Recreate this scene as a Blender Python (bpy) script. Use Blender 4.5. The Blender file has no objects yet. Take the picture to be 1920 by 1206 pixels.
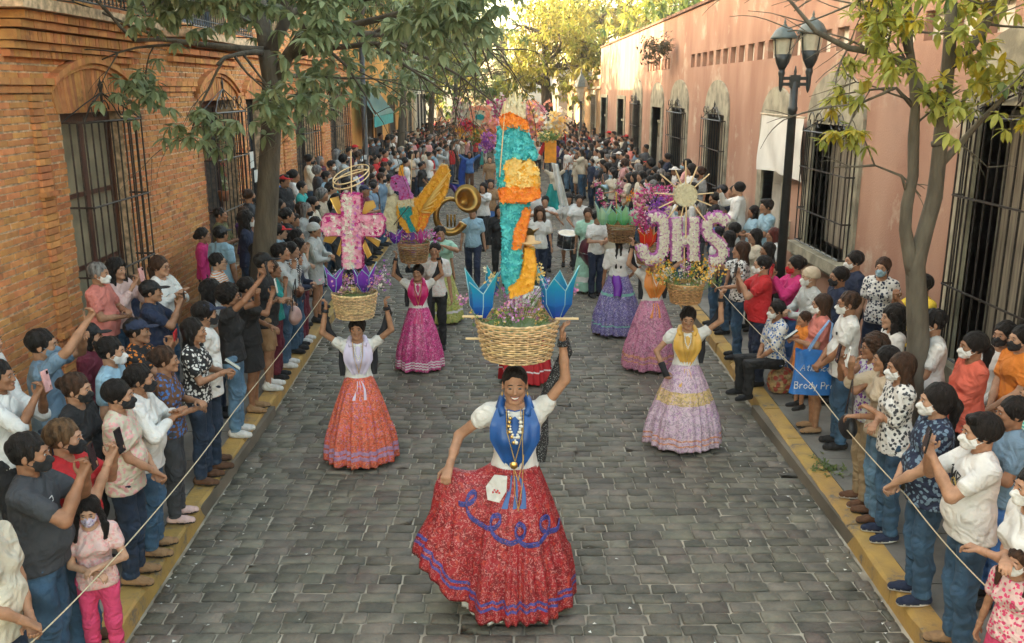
import bpy, math, random
import numpy as np
from mathutils import Vector, Matrix
S = bpy.context.scene
C = S.collection
rng = random.Random(7)
nr = np.random.RandomState(7)
# ---------------------------------------------------------------- camera
F = 1700.0
CAMZ = 3.7
PITCH = math.radians(14.4)
YAW = math.radians(-0.34)
cam_d = bpy.data.cameras.new('camera')
cam = bpy.data.objects.new('camera', cam_d)
C.objects.link(cam)
cam_d.sensor_width = 36
cam_d.lens = F / 1920 * 36
cam_d.clip_end = 2000
cam.location = (0, 0, CAMZ)
cam.rotation_euler = (math.pi / 2 - PITCH, 0, YAW)
S.camera = cam
RM = np.array(cam.rotation_euler.to_matrix())
# ---------------------------------------------------------------- light
SUN_EL, SUN_AZ = math.radians(21), math.radians(-78)     # azimuth from +Y towards +X
w = bpy.data.worlds.new('World')
S.world = w
w.use_nodes = True
nt = w.node_tree
bg = nt.nodes['Background']
sky = nt.nodes.new('ShaderNodeTexSky')
sky.sky_type = 'NISHITA'
sky.sun_disc = False
sky.sun_elevation = SUN_EL
sky.sun_rotation = SUN_AZ
sky.air_density = 1.0
sky.dust_density = 2.0
sky.ozone_density = 0.3
tn = nt.nodes.new('ShaderNodeMix')
tn.data_type = 'RGBA'
tn.blend_type = 'MULTIPLY'
tn.inputs[0].default_value = 1.0
tn.inputs[7].default_value = (1.0, 0.85, 0.61, 1)
nt.links.new(sky.outputs[0], tn.inputs[6])
nt.links.new(tn.outputs[2], bg.inputs[0])
bg.inputs[1].default_value = 0.15
sd = bpy.data.lights.new('sun', 'SUN')
sd.energy = 2.0
sd.angle = math.radians(0.6)
sd.color = (1.0, 0.80, 0.52)
sun = bpy.data.objects.new('sun', sd)
C.objects.link(sun)
sv = Vector((math.sin(SUN_AZ) * math.cos(SUN_EL), math.cos(SUN_AZ) * math.cos(SUN_EL), math.sin(SUN_EL)))
sun.rotation_euler = sv.to_track_quat('Z', 'Y').to_euler()
S.view_settings.view_transform = 'Standard'
S.view_settings.look = 'None'
S.view_settings.gamma = 1
S.view_settings.use_curve_mapping = False
S.view_settings.exposure = 3.5
S.render.engine = 'CYCLES'
S.cycles.max_bounces = 6
S.cycles.diffuse_bounces = 3
S.cycles.glossy_bounces = 2
S.cycles.transmission_bounces = 4
S.cycles.transparent_max_bounces = 8
S.cycles.caustics_reflective = False
S.cycles.caustics_refractive = False
S.cycles.use_denoising = True
# ---------------------------------------------------------------- pixel rays (photo size 1920 x 1206)
def ray(px, py):
    d = RM @ np.array([(px - 960) / F, -(py - 603) / F, -1.0])
    return d / np.linalg.norm(d)
def PZ(px, py, z):
    d = ray(px, py); t = (z - CAMZ) / d[2]
    return Vector((d[0] * t, d[1] * t, z))
def PXP(px, py, X):
    d = ray(px, py); t = X / d[0]
    return Vector((X, d[1] * t, CAMZ + d[2] * t))
def PY(px, py, Y):
    d = ray(px, py); t = Y / d[1]
    return Vector((d[0] * t, Y, CAMZ + d[2] * t))
# ---------------------------------------------------------------- objects
def tag(o, label=None, cat=None, group=None, kind=None):
    if label: o['label'] = label
    if cat: o['category'] = cat
    if group: o['group'] = group
    if kind: o['kind'] = kind
    return o
def empty(name, loc=(0, 0, 0), rz=0, label=None, cat=None, group=None, scale=1):
    o = bpy.data.objects.new(name, None)
    C.objects.link(o)
    o.location = loc; o.rotation_euler = (0, 0, rz); o.scale = (scale,) * 3
    o.empty_display_size = .1
    return tag(o, label, cat, group)
def link(name, me, mats=None, parent=None, loc=None, rot=None, scale=None):
    o = bpy.data.objects.new(name, me)
    C.objects.link(o)
    if parent: o.parent = parent
    if loc is not None: o.location = loc
    if rot is not None: o.rotation_euler = rot
    if scale is not None: o.scale = scale
    if mats is not None:
        if not isinstance(mats, (list, tuple)): mats = [mats]
        while len(me.materials) < len(mats): me.materials.append(None)
        for i, m in enumerate(mats):
            o.material_slots[i].link = 'OBJECT'
            o.material_slots[i].material = m
    return o
def mesh_np(name, V, Q, smooth=True, mi=None, tri=None):
    """V (n,3); Q (m,4) quads; tri (k,3) triangles"""
    me = bpy.data.meshes.new(name)
    V = np.asarray(V, np.float32)
    Q = np.asarray(Q if Q is not None else np.zeros((0, 4)), np.int32).reshape(-1, 4)
    T = np.asarray(tri if tri is not None else np.zeros((0, 3)), np.int32).reshape(-1, 3)
    nq, ntr = len(Q), len(T)
    me.vertices.add(len(V)); me.vertices.foreach_set('co', V.ravel())
    me.loops.add(nq * 4 + ntr * 3)
    me.loops.foreach_set('vertex_index', np.concatenate([Q.ravel(), T.ravel()]))
    me.polygons.add(nq + ntr)
    me.polygons.foreach_set('loop_start', np.concatenate([np.arange(nq) * 4, nq * 4 + np.arange(ntr) * 3]).astype(np.int32))
    try: me.polygons.foreach_set('loop_total', np.concatenate([np.full(nq, 4), np.full(ntr, 3)]).astype(np.int32))
    except Exception: pass
    me.polygons.foreach_set('use_smooth', np.full(nq + ntr, bool(smooth)))
    if mi is not None: me.polygons.foreach_set('material_index', np.asarray(mi, np.int32))
    me.update(calc_edges=True)
    return me
class MB:
    """collects simple solids into one mesh"""
    def __init__(s): s.V = []; s.F = []; s.M = []; s.n = 0; s.mi = 0
    def add(s, v, f):
        s.V += [tuple(p) for p in v]; s.F += [[i + s.n for i in q] for q in f]; s.M += [s.mi] * len(f); s.n += len(v)
    def box(s, lo, hi, M=None):
        x0, y0, z0 = lo; x1, y1, z1 = hi
        v = [(x0, y0, z0), (x1, y0, z0), (x1, y1, z0), (x0, y1, z0), (x0, y0, z1), (x1, y0, z1), (x1, y1, z1), (x0, y1, z1)]
        if M is not None: v = [tuple(M @ Vector(p)) for p in v]
        s.add(v, [(0, 3, 2, 1), (4, 5, 6, 7), (0, 1, 5, 4), (1, 2, 6, 5), (2, 3, 7, 6), (3, 0, 4, 7)])
    def tube(s, pts, r, n=6, close=False):
        pts = [Vector(p) for p in pts]
        rs = r if isinstance(r, (list, tuple)) else [r] * len(pts)
        m = len(pts); ring = []
        up = Vector((.12, .31, .94)).normalized()
        for i, p in enumerate(pts):
            a = pts[(i - 1) % m] if (close or i > 0) else p
            b = pts[(i + 1) % m] if (close or i < m - 1) else p
            t = (b - a)
            t = t.normalized() if t.length > 1e-9 else Vector((0, 0, 1))
            u = t.cross(up)
            if u.length < .05: u = t.cross(Vector((1, 0, 0)))
            u.normalize(); v = t.cross(u)
            ring.append([p + (u * math.cos(2 * math.pi * k / n) + v * math.sin(2 * math.pi * k / n)) * rs[i] for k in range(n)])
        V = [q for g in ring for q in g]; Fc = []
        for i in range(m if close else m - 1):
            j = (i + 1) % m
            for k in range(n):
                Fc.append((i * n + k, i * n + (k + 1) % n, j * n + (k + 1) % n, j * n + k))
        if not close:
            Fc.append(tuple(range(n - 1, -1, -1))); Fc.append(tuple((m - 1) * n + k for k in range(n)))
        s.add(V, Fc)
    def lathe(s, prof, n=16, c=(0, 0, 0), sy=1.0):
        V = []
        for r, z in prof:
            for k in range(n):
                a = 2 * math.pi * k / n
                V.append((c[0] + r * math.cos(a), c[1] + r * sy * math.sin(a), c[2] + z))
        Fc = []
        for i in range(len(prof) - 1):
            for k in range(n):
                Fc.append((i * n + k, i * n + (k + 1) % n, (i + 1) * n + (k + 1) % n, (i + 1) * n + k))
        Fc.append(tuple(range(n - 1, -1, -1))); Fc.append(tuple((len(prof) - 1) * n + k for k in range(n)))
        s.add(V, Fc)
    def prism(s, poly, d0, d1, axis=0):
        """poly: list of 2D points in the two other axes; extrude along axis"""
        def mk(a, b, d):
            return {0: (d, a, b), 1: (a, d, b), 2: (a, b, d)}[axis]
        n = len(poly)
        v = [mk(a, b, d0) for a, b in poly] + [mk(a, b, d1) for a, b in poly]
        f = [(i, (i + 1) % n, (i + 1) % n + n, i + n) for i in range(n)]
        f += [tuple(range(n - 1, -1, -1)), tuple(range(n, 2 * n))]
        s.add(v, f)
    def mesh(s, name, smooth=False, fix=True):
        me = bpy.data.meshes.new(name)
        me.from_pydata(s.V, [], s.F)
        me.polygons.foreach_set('material_index', s.M)
        if fix:
            import bmesh
            b = bmesh.new(); b.from_mesh(me); bmesh.ops.recalc_face_normals(b, faces=b.faces); b.to_mesh(me); b.free()
        me.polygons.foreach_set('use_smooth', [smooth] * len(s.F))
        me.update()
        return me
    def build(s, name, mats, parent=None, smooth=False, **k):
        return link(name, s.mesh(name, smooth), mats, parent, **k)
# ---------------------------------------------------------------- materials
MC = {}
def rgba(c): return (c[0], c[1], c[2], 1)
def mat(key, col=(.5, .5, .5), rough=.7, var=.15, vs=6.0, bump=0.0, bs=40.0, metal=0.0, col2=None, island=0.0, pat=None, pc=(1, 1, 1), ps=10.0,
        trans=0.0, sheen=0.0, wr=0.0, emit=None, coat=0.0, stretch=None, sub=0.0, spec=None, alpha=None, detail=4.0):
    if key in MC: return MC[key]
    m = bpy.data.materials.new(key); m.use_nodes = True
    t = m.node_tree; b = t.nodes['Principled BSDF']; N = t.nodes.new; L = t.links.new
    tc = N('ShaderNodeTexCoord')
    vec = tc.outputs['Object']
    if stretch:
        mp = N('ShaderNodeMapping'); mp.inputs['Scale'].default_value = stretch; L(vec, mp.inputs[0]); vec = mp.outputs[0]
    no = N('ShaderNodeTexNoise'); no.inputs['Scale'].default_value = vs; no.inputs['Detail'].default_value = detail; L(vec, no.inputs['Vector'])
    mx = N('ShaderNodeMix'); mx.data_type = 'RGBA'
    c2 = col2 if col2 else tuple(max(0, x * (1 - 2 * var)) for x in col)
    c1 = col if col2 else tuple(min(1, x * (1 + var)) for x in col)
    mx.inputs[6].default_value = rgba(c1); mx.inputs[7].default_value = rgba(c2)
    rp = N('ShaderNodeMapRange'); rp.inputs[1].default_value = .35; rp.inputs[2].default_value = .65
    L(no.outputs[0], rp.inputs[0]); L(rp.outputs[0], mx.inputs[0])
    out = mx.outputs[2]
    if island:
        g = N('ShaderNodeNewGeometry'); oi = N('ShaderNodeObjectInfo')
        ad = N('ShaderNodeMath'); ad.operation = 'ADD'; L(g.outputs['Random Per Island'], ad.inputs[0]); L(oi.outputs['Random'], ad.inputs[1])
        fr = N('ShaderNodeMath'); fr.operation = 'FRACT'; L(ad.outputs[0], fr.inputs[0])
        mr = N('ShaderNodeMapRange'); mr.inputs[3].default_value = 1 - island; mr.inputs[4].default_value = 1 + island; L(fr.outputs[0], mr.inputs[0])
        hs = N('ShaderNodeHueSaturation'); L(out, hs.inputs['Color']); L(mr.outputs[0], hs.inputs['Value'])
        f2 = N('ShaderNodeMath'); f2.operation = 'MULTIPLY'; f2.inputs[1].default_value = 7.31; L(fr.outputs[0], f2.inputs[0])
        f3 = N('ShaderNodeMath'); f3.operation = 'FRACT'; L(f2.outputs[0], f3.inputs[0])
        m2 = N('ShaderNodeMapRange'); m2.inputs[3].default_value = .5 - island * .07; m2.inputs[4].default_value = .5 + island * .05; L(f3.outputs[0], m2.inputs[0])
        L(m2.outputs[0], hs.inputs['Hue'])
        out = hs.outputs[0]
    if pat:
        pm = N('ShaderNodeMix'); pm.data_type = 'RGBA'; L(out, pm.inputs[6]); pm.inputs[7].default_value = rgba(pc)
        if pat in ('floral', 'speckle'):
            v = N('ShaderNodeTexVoronoi'); v.inputs['Scale'].default_value = ps; L(tc.outputs['Object'], v.inputs['Vector'])
            n2 = N('ShaderNodeTexNoise'); n2.inputs['Scale'].default_value = ps * 1.3; n2.inputs['Detail'].default_value = 3; L(tc.outputs['Object'], n2.inputs['Vector'])
            if pat == 'floral':
                a = N('ShaderNodeMath'); a.operation = 'SUBTRACT'; L(n2.outputs[0], a.inputs[0]); L(v.outputs['Distance'], a.inputs[1])
                c = N('ShaderNodeMapRange'); c.inputs[1].default_value = .05; c.inputs[2].default_value = .13; L(a.outputs[0], c.inputs[0])
            else:
                c = N('ShaderNodeMapRange'); c.inputs[1].default_value = .30; c.inputs[2].default_value = .22; L(v.outputs['Distance'], c.inputs[0])
            L(c.outputs[0], pm.inputs[0])
        elif pat in ('stripe', 'hstripe', 'check'):
            wv = N('ShaderNodeTexWave'); wv.bands_direction = 'Z' if pat != 'stripe' else 'X'; wv.inputs['Scale'].default_value = ps
            L(tc.outputs['Object'], wv.inputs['Vector'])
            c = N('ShaderNodeMapRange'); c.inputs[1].default_value = .62; c.inputs[2].default_value = .7; L(wv.outputs[1], c.inputs[0])
            L(c.outputs[0], pm.inputs[0])
        elif pat == 'worn':
            n2 = N('ShaderNodeTexNoise'); n2.inputs['Scale'].default_value = ps; n2.inputs['Detail'].default_value = 8; n2.inputs['Roughness'].default_value = .7
            L(tc.outputs['Object'], n2.inputs['Vector'])
            c = N('ShaderNodeMapRange'); c.inputs[1].default_value = .56; c.inputs[2].default_value = .66; L(n2.outputs[0], c.inputs[0])
            L(c.outputs[0], pm.inputs[0])
        out = pm.outputs[2]
    L(out, b.inputs['Base Color'])
    b.inputs['Roughness'].default_value = rough
    b.inputs['Metallic'].default_value = metal
    if spec is not None: b.inputs['Specular IOR Level'].default_value = spec
    if trans: b.inputs['Transmission Weight'].default_value = trans; b.inputs['IOR'].default_value = 1.2
    if sheen: b.inputs['Sheen Weight'].default_value = sheen
    if coat: b.inputs['Coat Weight'].default_value = coat
    if sub:
        b.inputs['Subsurface Weight'].default_value = sub; b.inputs['Subsurface Radius'].default_value = (.012, .005, .003); b.inputs['Subsurface Scale'].default_value = 1
    if alpha is not None: b.inputs['Alpha'].default_value = alpha
    if bump:
        n3 = N('ShaderNodeTexNoise'); n3.inputs['Scale'].default_value = bs; n3.inputs['Detail'].default_value = 5; L(vec, n3.inputs['Vector'])
        bp = N('ShaderNodeBump'); bp.inputs['Strength'].default_value = bump; bp.inputs['Distance'].default_value = .02; L(n3.outputs[0], bp.inputs['Height'])
        L(bp.outputs[0], b.inputs['Normal'])
        if wr:
            n4 = N('ShaderNodeTexNoise'); n4.inputs['Scale'].default_value = 6; n4.inputs['Detail'].default_value = 1.5; n4.inputs['Distortion'].default_value = 1.8; L(tc.outputs['Object'], n4.inputs['Vector'])
            b2 = N('ShaderNodeBump'); b2.inputs['Strength'].default_value = wr; b2.inputs['Distance'].default_value = .07; L(n4.outputs[0], b2.inputs['Height']); L(bp.outputs[0], b2.inputs['Normal']); L(b2.outputs[0], b.inputs['Normal'])
    MC[key] = m
    return m
def leafmat(key, a, b, tr=.35):
    if key in MC: return MC[key]
    m = bpy.data.materials.new(key); m.use_nodes = True
    t = m.node_tree; N = t.nodes.new; L = t.links.new
    pb = t.nodes['Principled BSDF']; out = t.nodes['Material Output']
    g = N('ShaderNodeNewGeometry'); mx = N('ShaderNodeMix'); mx.data_type = 'RGBA'
    mx.inputs[6].default_value = rgba(a); mx.inputs[7].default_value = rgba(b)
    L(g.outputs['Random Per Island'], mx.inputs[0]); L(mx.outputs[2], pb.inputs['Base Color'])
    pb.inputs['Roughness'].default_value = .5
    ts = N('ShaderNodeBsdfTranslucent'); L(mx.outputs[2], ts.inputs[0])
    ms = N('ShaderNodeMixShader'); ms.inputs[0].default_value = tr
    L(pb.outputs[0], ms.inputs[1]); L(ts.outputs[0], ms.inputs[2]); L(ms.outputs[0], out.inputs[0])
    MC[key] = m
    return m
# ================================================================ SETTING
XL, XR = -5.1, 4.7
def kx(side, y):
    """street-side edge of the kerb"""
    if side < 0: return float(np.interp(y, [4, 7.5, 13.8, 46, 120], [-2.60, -2.70, -2.86, -2.86, -2.9]))
    return float(np.interp(y, [4, 7.5, 13.8, 46, 120], [2.76, 2.88, 3.06, 2.9, 2.9]))
M_mortar = mat('sandy road mortar', (.40, .35, .27), .95, .25, 3, .3, 60)
M_ground = mat('packed earth', (.18, .15, .11), .95, .2, 1)
M_stone = mat('worn basalt sett', (.108, .100, .076), .72, .2, 5, .55, 45, col2=(.172, .150, .112), island=.32, pat='worn', pc=(.15, .11, .09), ps=1.3)
M_kerb = mat('yellow kerb paint', (.47, .30, .08), .85, .2, 5, .4, 30, col2=(.36, .23, .08), pat='worn', pc=(.16, .14, .11), ps=5, island=.10)
M_walk = mat('grey pavement concrete', (.20, .19, .165), .9, .2, 2, .3, 30, island=.12)
mb = MB(); mb.box((-400, -60, -.6), (400, 900, -.3)); tag(mb.build('ground', M_ground), kind='structure')
# ---- road
mb = MB(); mb.box((-3.2, -2, -.29), (3.3, 140, -.012))
road = mb.build('road', M_mortar); tag(road, kind='structure')
def sett(x0, x1, y0, y1, r, hi=True):
    z = r.uniform(-.004, .004); tx, ty = r.uniform(-.006, .006), r.uniform(-.005, .005)
    w_, d_ = x1 - x0, y1 - y0; c = r.uniform(.004, .016)
    j = lambda: r.uniform(-.005, .005)
    if hi:
        o = [(x0 + c, y0), (x1 - c, y0), (x1, y0 + c), (x1, y1 - c), (x1 - c, y1), (x0 + c, y1), (x0, y1 - c), (x0, y0 + c)]
    else:
        o = [(x0, y0), (x1, y0), (x1, y1), (x0, y1)]
    o = [(a + j(), b + j()) for a, b in o]; n = len(o)
    cx, cy = (x0 + x1) / 2, (y0 + y1) / 2
    def zz(a, b): return z + tx * (a - cx) / w_ * 2 + ty * (b - cy) / d_ * 2
    s = .87
    v = [(a, b, -.05) for a, b in o] + [(a, b, zz(a, b) - .007) for a, b in o]
    v += [(cx + (a - cx) * (s + .06), cy + (b - cy) * s, zz(a, b) + .003) for a, b in o] + [(cx, cy, z + .006)]
    f = [(i, (i + 1) % n, (i + 1) % n + n, i + n) for i in range(n)] + [(i + n, (i + 1) % n + n, (i + 1) % n + 2 * n, i + 2 * n) for i in range(n)]
    f += [(i + 2 * n, (i + 1) % n + 2 * n, 3 * n) for i in range(n)]
    return v, f
far = MB(); y = 3.0; cnt = 0; r_ = random.Random(3)
while y < 60:
    d = r_.uniform(.125, .150)
    x = kx(-1, y) + .02 + r_.uniform(-.1, 0); xe = kx(1, y) - .02
    while x < xe:
        ln = r_.uniform(.16, .27); x0 = max(x, kx(-1, y) + .02); x1 = min(x + ln, xe)
        if x1 - x0 > .05:
            g = .012
            sk = .02 * math.sin(x0 * 1.3 + y * .7)
            v, f = sett(x0 + g / 2, x1 - g / 2, y + sk + g / 2, y + d + sk - g / 2, r_, y < 24)
            if cnt < 300 and y > 4.9:
                cnt += 1; m1 = MB(); m1.add(v, f); link('paving_stone', m1.mesh('paving_stone', True, False), M_stone, road)
            else: far.add(v, f)
        x += ln
    y += d
link('stone_paving', far.mesh('stone_paving', True, False), M_stone, road)['kind'] = 'stuff'
# ---- litter of petals and confetti on the road
M_petal = mat('fallen pale petal', (.75, .72, .65), .8, .1)
mb = MB()
for i in range(420):
    yy = 4.8 + 22 * r_.random() ** 1.5
    e = r_.random()
    xx = (kx(-1, yy) + .05 + .5 * e * e) if r_.random() < .4 else ((kx(1, yy) - .05 - .5 * e * e) if r_.random() < .5 else r_.uniform(-2.5, 2.6))
    a = r_.uniform(0, 6.3); s = r_.uniform(.006, .016); z = .013
    mb.add([(xx + s * math.cos(a + k * 2.1) * (1 + .5 * (k % 2)), yy + s * math.sin(a + k * 2.1), z + r_.uniform(0, .008)) for k in range(3)] + [(xx, yy, z + .004)], [(0, 1, 2), (0, 3, 1)])
tag(link('petal_litter', mb.mesh('petal_litter', False, False), M_petal), 'pale petals and paper scraps scattered on the stone road', 'petals', kind='stuff')
# ---- kerbs and pavements
for sd_ in (-1, 1):
    mbk = MB(); y = 1.5; root = None
    kb = MB(); kb.box((-.01, -2, -.3), (.01, -1.9, -.2)) if False else None
    mb = MB()
    for k in range(12):      # pavement bed
        a, b = -2 + k * 12, 10 + k * 12
        x0, x1 = kx(sd_, a) + sd_ * .1, sd_ * 5.6
        mb.box((min(x0, x1), a, -.29), (max(x0, x1), b, .118))
    walk = mb.build('pavement', M_ground); tag(walk, kind='structure')
    kroot = MB(); kroot.box((kx(sd_, 4) - .03 + sd_ * .13, -2, -.28), (kx(sd_, 4) + .03 + sd_ * .13, 2.9, .10))
    kro = kroot.build('kerb', M_kerb); tag(kro, kind='structure')
    y = 3.0
    while y < 118:
        ln = r_.uniform(.85, 1.15)
        xa, xb = kx(sd_, y), kx(sd_, y + ln); wd = .19
        ch = .025; h = .15 + r_.uniform(-.006, .006)
        segs = 5; V = []; Fc = []
        dxs = r_.uniform(-.006, .006)
        for q in range(segs + 1):
            t = q / segs; yy = y + .005 + (ln - .01) * t; xe = xa + (xb - xa) * t + dxs
            chip = ch * r_.uniform(.5, 1.6)
            pr = [(0, -.05), (sd_ * .004, h - chip), (sd_ * chip, h - .002), (sd_ * (wd - .01), h), (sd_ * wd, h - .012), (sd_ * wd, -.05)]
            V += [(xe + a + (r_.uniform(-.003, .003) if i in (1, 2) else 0), yy, b + r_.uniform(-.002, .002)) for i, (a, b) in enumerate(pr)]
        for q in range(segs):
            for i in range(5):
                a = q * 6 + i; Fc.append((a, a + 6, a + 7, a + 1) if sd_ < 0 else (a, a + 1, a + 7, a + 6))
        Fc.append((0, 1, 2, 3, 4, 5)); Fc.append(tuple(segs * 6 + i for i in (5, 4, 3, 2, 1, 0)))
        m1 = MB(); m1.add(V, Fc); m1.build('kerb_stone', M_kerb, kro)
        y += ln
    slabs = MB(); y = 2.9; n_s = 0
    while y < 60:
        d = .78; x = abs(kx(sd_, y)) + .20
        while x < 5.55:
            wd = min(.82, 5.6 - x)
            lo = (min(sd_ * x, sd_ * (x + wd - .012)), y, .05); hi = (max(sd_ * x, sd_ * (x + wd - .012)), y + d - .012, .14 + r_.uniform(0, .006))
            if y < 18: m1 = MB(); m1.box(lo, hi); m1.build('paving_slab', M_walk, walk)
            else: slabs.box(lo, hi)
            x += .82
        y += d
    slabs.build('slab_paving', M_walk, walk)['kind'] = 'stuff'
# ---------------------------------------------------------------- building pieces
M_iron = mat('black wrought iron', (.025, .02, .018), .45, .3, 20, .1, 60)
M_ironr = mat('rusty brown iron', (.045, .028, .02), .6, .3, 20, .1, 60)
M_brick = mat('orange fired brick', (.64, .285, .095), .9, .2, 9, .45, 90, col2=(.53, .21, .07), island=.20, pat='worn', pc=(.30, .13, .06), ps=2.2)
M_mort = mat('pale lime mortar', (.62, .42, .26), .95, .25, 12, .5, 80)
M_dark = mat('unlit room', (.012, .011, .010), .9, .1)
M_wood = mat('dark red brown wood', (.10, .032, .018), .5, .25, 4, .2, 30, stretch=(6, 6, .7))
M_curt = mat('cream curtain cloth', (.30, .25, .16), .9, .15, 3)
M_glass = mat('window glass', (.03, .035, .04), .08, 0, spec=.8)
def wall_rects(y0, y1, z0, z1, ops):
    """rectangles of a wall with rectangular openings cut out"""
    ys = sorted(set([y0, y1] + [v for o in ops for v in (o[0], o[1])]))
    out = []
    for a, b in zip(ys[:-1], ys[1:]):
        m = (a + b) / 2; cut = sorted([(o[2], o[3]) for o in ops if o[0] <= m <= o[1]])
        z = z0
        for c, d in cut:
            if c > z: out.append((a, b, z, c))
            z = max(z, d)
        if z < z1: out.append((a, b, z, z1))
    return out
def grille(parent, X, s, y0, y1, z0, z1, out, nb, levels, material, crest=.4, r=.011):
    """iron grille in front of a window: X wall face, s direction out of the wall"""
    xo = X + s * out; g = MB()
    g.tube([(X, y0, z1), (xo, y0, z1), (xo, y1, z1), (X, y1, z1)], r * 1.3, 4)
    G = g.build('window_grille', material, parent)
    g = MB(); g.tube([(X, y0, z0), (xo, y0, z0), (xo, y1, z0), (X, y1, z0)], r * 1.3, 4); g.build('cross_bar', material, G)
    one = MB(); one.tube([(0, 0, 0), (0, 0, z1 - z0)], r, 5); me = one.mesh('bar')
    for i in range(nb):
        link('bar', me, material, G, (xo, y0 + (y1 - y0) * i / (nb - 1), z0))
    for k in (1, 2):
        for yy in (y0, y1): link('bar', me, material, G, (X + s * out * k / 3, yy, z0))
    for t in levels:
        b = MB(); z = z0 + (z1 - z0) * t; b.tube([(X, y0 - .03, z), (xo, y0 - .03, z), (xo + s * .012, y0, z), (xo + s * .012, y1, z), (xo, y1 + .03, z), (X, y1 + .03, z)], r * 1.2, 5)
        b.build('cross_bar', material, G)
    if crest:
        c = MB(); ym = (y0 + y1) / 2; hw = (y1 - y0) / 2
        for q in (-1, 1):
            c.tube([(xo, ym + q * hw, z1), (xo - s * out * .3, ym + q * hw * .55, z1 + crest * .42), (xo - s * out * .5, ym, z1 + crest * .8)], r * 1.1, 4)
            c.tube([(X, ym + q * hw, z1), (X + s * out * .3, ym + q * hw * .5, z1 + crest * .45), (xo - s * out * .5, ym, z1 + crest * .8)], r * .8, 4)
            for k in (.3, .62):     # scrolls
                cy = ym + q * hw * k; rr = hw * .15
                c.tube([(xo, cy + rr * math.cos(a * .6) * (1 - a * .05), z1 + rr * 1.1 + rr * math.sin(a * .6) * (1 - a * .05)) for a in range(12)], r * .9, 4)
            c.tube([(xo, ym + q * hw, z1), (xo, ym + q * hw, z1 + .10)], [r * 1.6, .002], 5)
        c.tube([(xo - s * out * .5, ym, z1 + crest * .5), (xo - s * out * .5, ym, z1 + crest * .95), (xo - s * out * .5, ym, z1 + crest * 1.25)], [r * 1.4, r * 2, .002], 5)
        for q in (-1, 1): c.tube([(xo - s * out * .5, ym, z1 + crest * .85), (xo - s * out * .5, ym + q * .06, z1 + crest * 1.0), (xo - s * out * .5, ym + q * .03, z1 + crest * 1.12)], [r, r * .9, .003], 4)
        c.build('crest', material, G)
    return G
def window_fill(parent, X, s, y0, y1, z0, z1, frame_m, curtain=None, recess=.22, leaves=2, muntins=3):
    """wooden window set back in its opening"""
    xi = X - s * recess
    f = MB(); t = .07
    def bx(a0, a1, b0, b1, d=.05, x=xi): f.box((min(x, x - s * d), a0, b0), (max(x, x - s * d), a1, b1))
    bx(y0, y1, z0, z0 + t); bx(y0, y1, z1 - t, z1); bx(y0, y0 + t, z0 + t, z1 - t); bx(y1 - t, y1, z0 + t, z1 - t)
    W = f.build('window', frame_m, parent)
    n = leaves
    for i in range(n):
        a = y0 + t + (y1 - y0 - 2 * t) * i / n; b = y0 + t + (y1 - y0 - 2 * t) * (i + 1) / n
        f = MB(); s2 = .055; x = xi - s * .004
        zb = z0 + t
        f.box((min(x, x - s * .04), a, zb), (max(x, x - s * .04), a + s2, z1 - t)); f.box((min(x, x - s * .04), b - s2, zb), (max(x, x - s * .04), b, z1 - t))
        for k in range(muntins + 1):
            z = zb + (z1 - t - zb - s2) * k / muntins
            f.box((min(x, x - s * .035), a + s2, z), (max(x, x - s * .035), b - s2, z + s2))
        f.build('casement', frame_m, W)
        f = MB(); x = xi - s * .03; f.box((min(x, x - s * .008), a + s2, zb), (max(x, x - s * .008), b - s2, z1 - t)); f.build('pane', M_glass if not curtain else curtain, W)
    return W
# ---------------------------------------------------------------- LEFT BRICK BUILDING
def LY(px): return PXP(px, 300, XL).y
BY0, BY1, BZ = -3.0, LY(661), 9.6
W1 = (LY(122), LY(236), .55, 3.42)
W2 = (LY(382), LY(444), .45, 3.5)
W3 = (LY(468), LY(502), .15, 3.5)
W4 = (LY(557), LY(590), .15, 3.6)
W5 = (LY(622), LY(648), .15, 3.6)
U1 = (LY(60) , LY(205), 4.72, 7.6)
U2 = (LY(345), LY(440), 4.72, 7.6)
U3 = (LY(500), LY(545), 4.9, 7.6)
W0 = (3.2, 4.9, .55, 3.42)
OPS = [W0, W1, W2, W3, W4, W5, U1, U2, U3]
bb = empty('brick_building', (0, 0, 0), 0, 'two storey orange brick building with iron window grilles along the left pavement', 'building')
mb = MB()
for a, b, c, d in wall_rects(BY0, BY1, 0, BZ, OPS): mb.box((XL - .45, a, c), (XL, b, d))
wall = mb.build('wall', M_mort, bb)
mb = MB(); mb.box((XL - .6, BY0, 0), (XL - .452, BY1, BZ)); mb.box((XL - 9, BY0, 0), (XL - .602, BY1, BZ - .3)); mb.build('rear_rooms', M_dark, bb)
# bricks: course by course, interrupted by the openings
CH, BL, G = .076, .262, .013
r_ = random.Random(11)
brs = []
zc = 0; k = 0
while zc < 7.2:
    spans = [(7.2 if zc < 5.3 else 9.0, BY1)]
    for o in OPS:
        if o[2] < zc + CH * .6 and o[3] > zc + CH * .4:
            ns = []
            for a, b in spans:
                if o[1] <= a or o[0] >= b: ns.append((a, b)); continue
                if o[0] > a: ns.append((a, o[0]))
                if o[1] < b: ns.append((o[1], b))
            spans = ns
    wav = r_.uniform(-.003, .003)
    for a, b in spans:
        y = a - (BL / 2 if k % 2 else 0) + r_.uniform(-.02, .02)
        while y < b - .03:
            p, q = max(y + G / 2, a), min(y + BL * r_.uniform(.96, 1.04) - G / 2, b)
            if q - p > .03: brs.append((p, q, zc + G / 2 + wav + r_.uniform(-.002, .002), zc + CH - G / 2 + wav + r_.uniform(-.003, .002), r_.uniform(.006, .018)))
            y += BL
    zc += CH; k += 1
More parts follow.
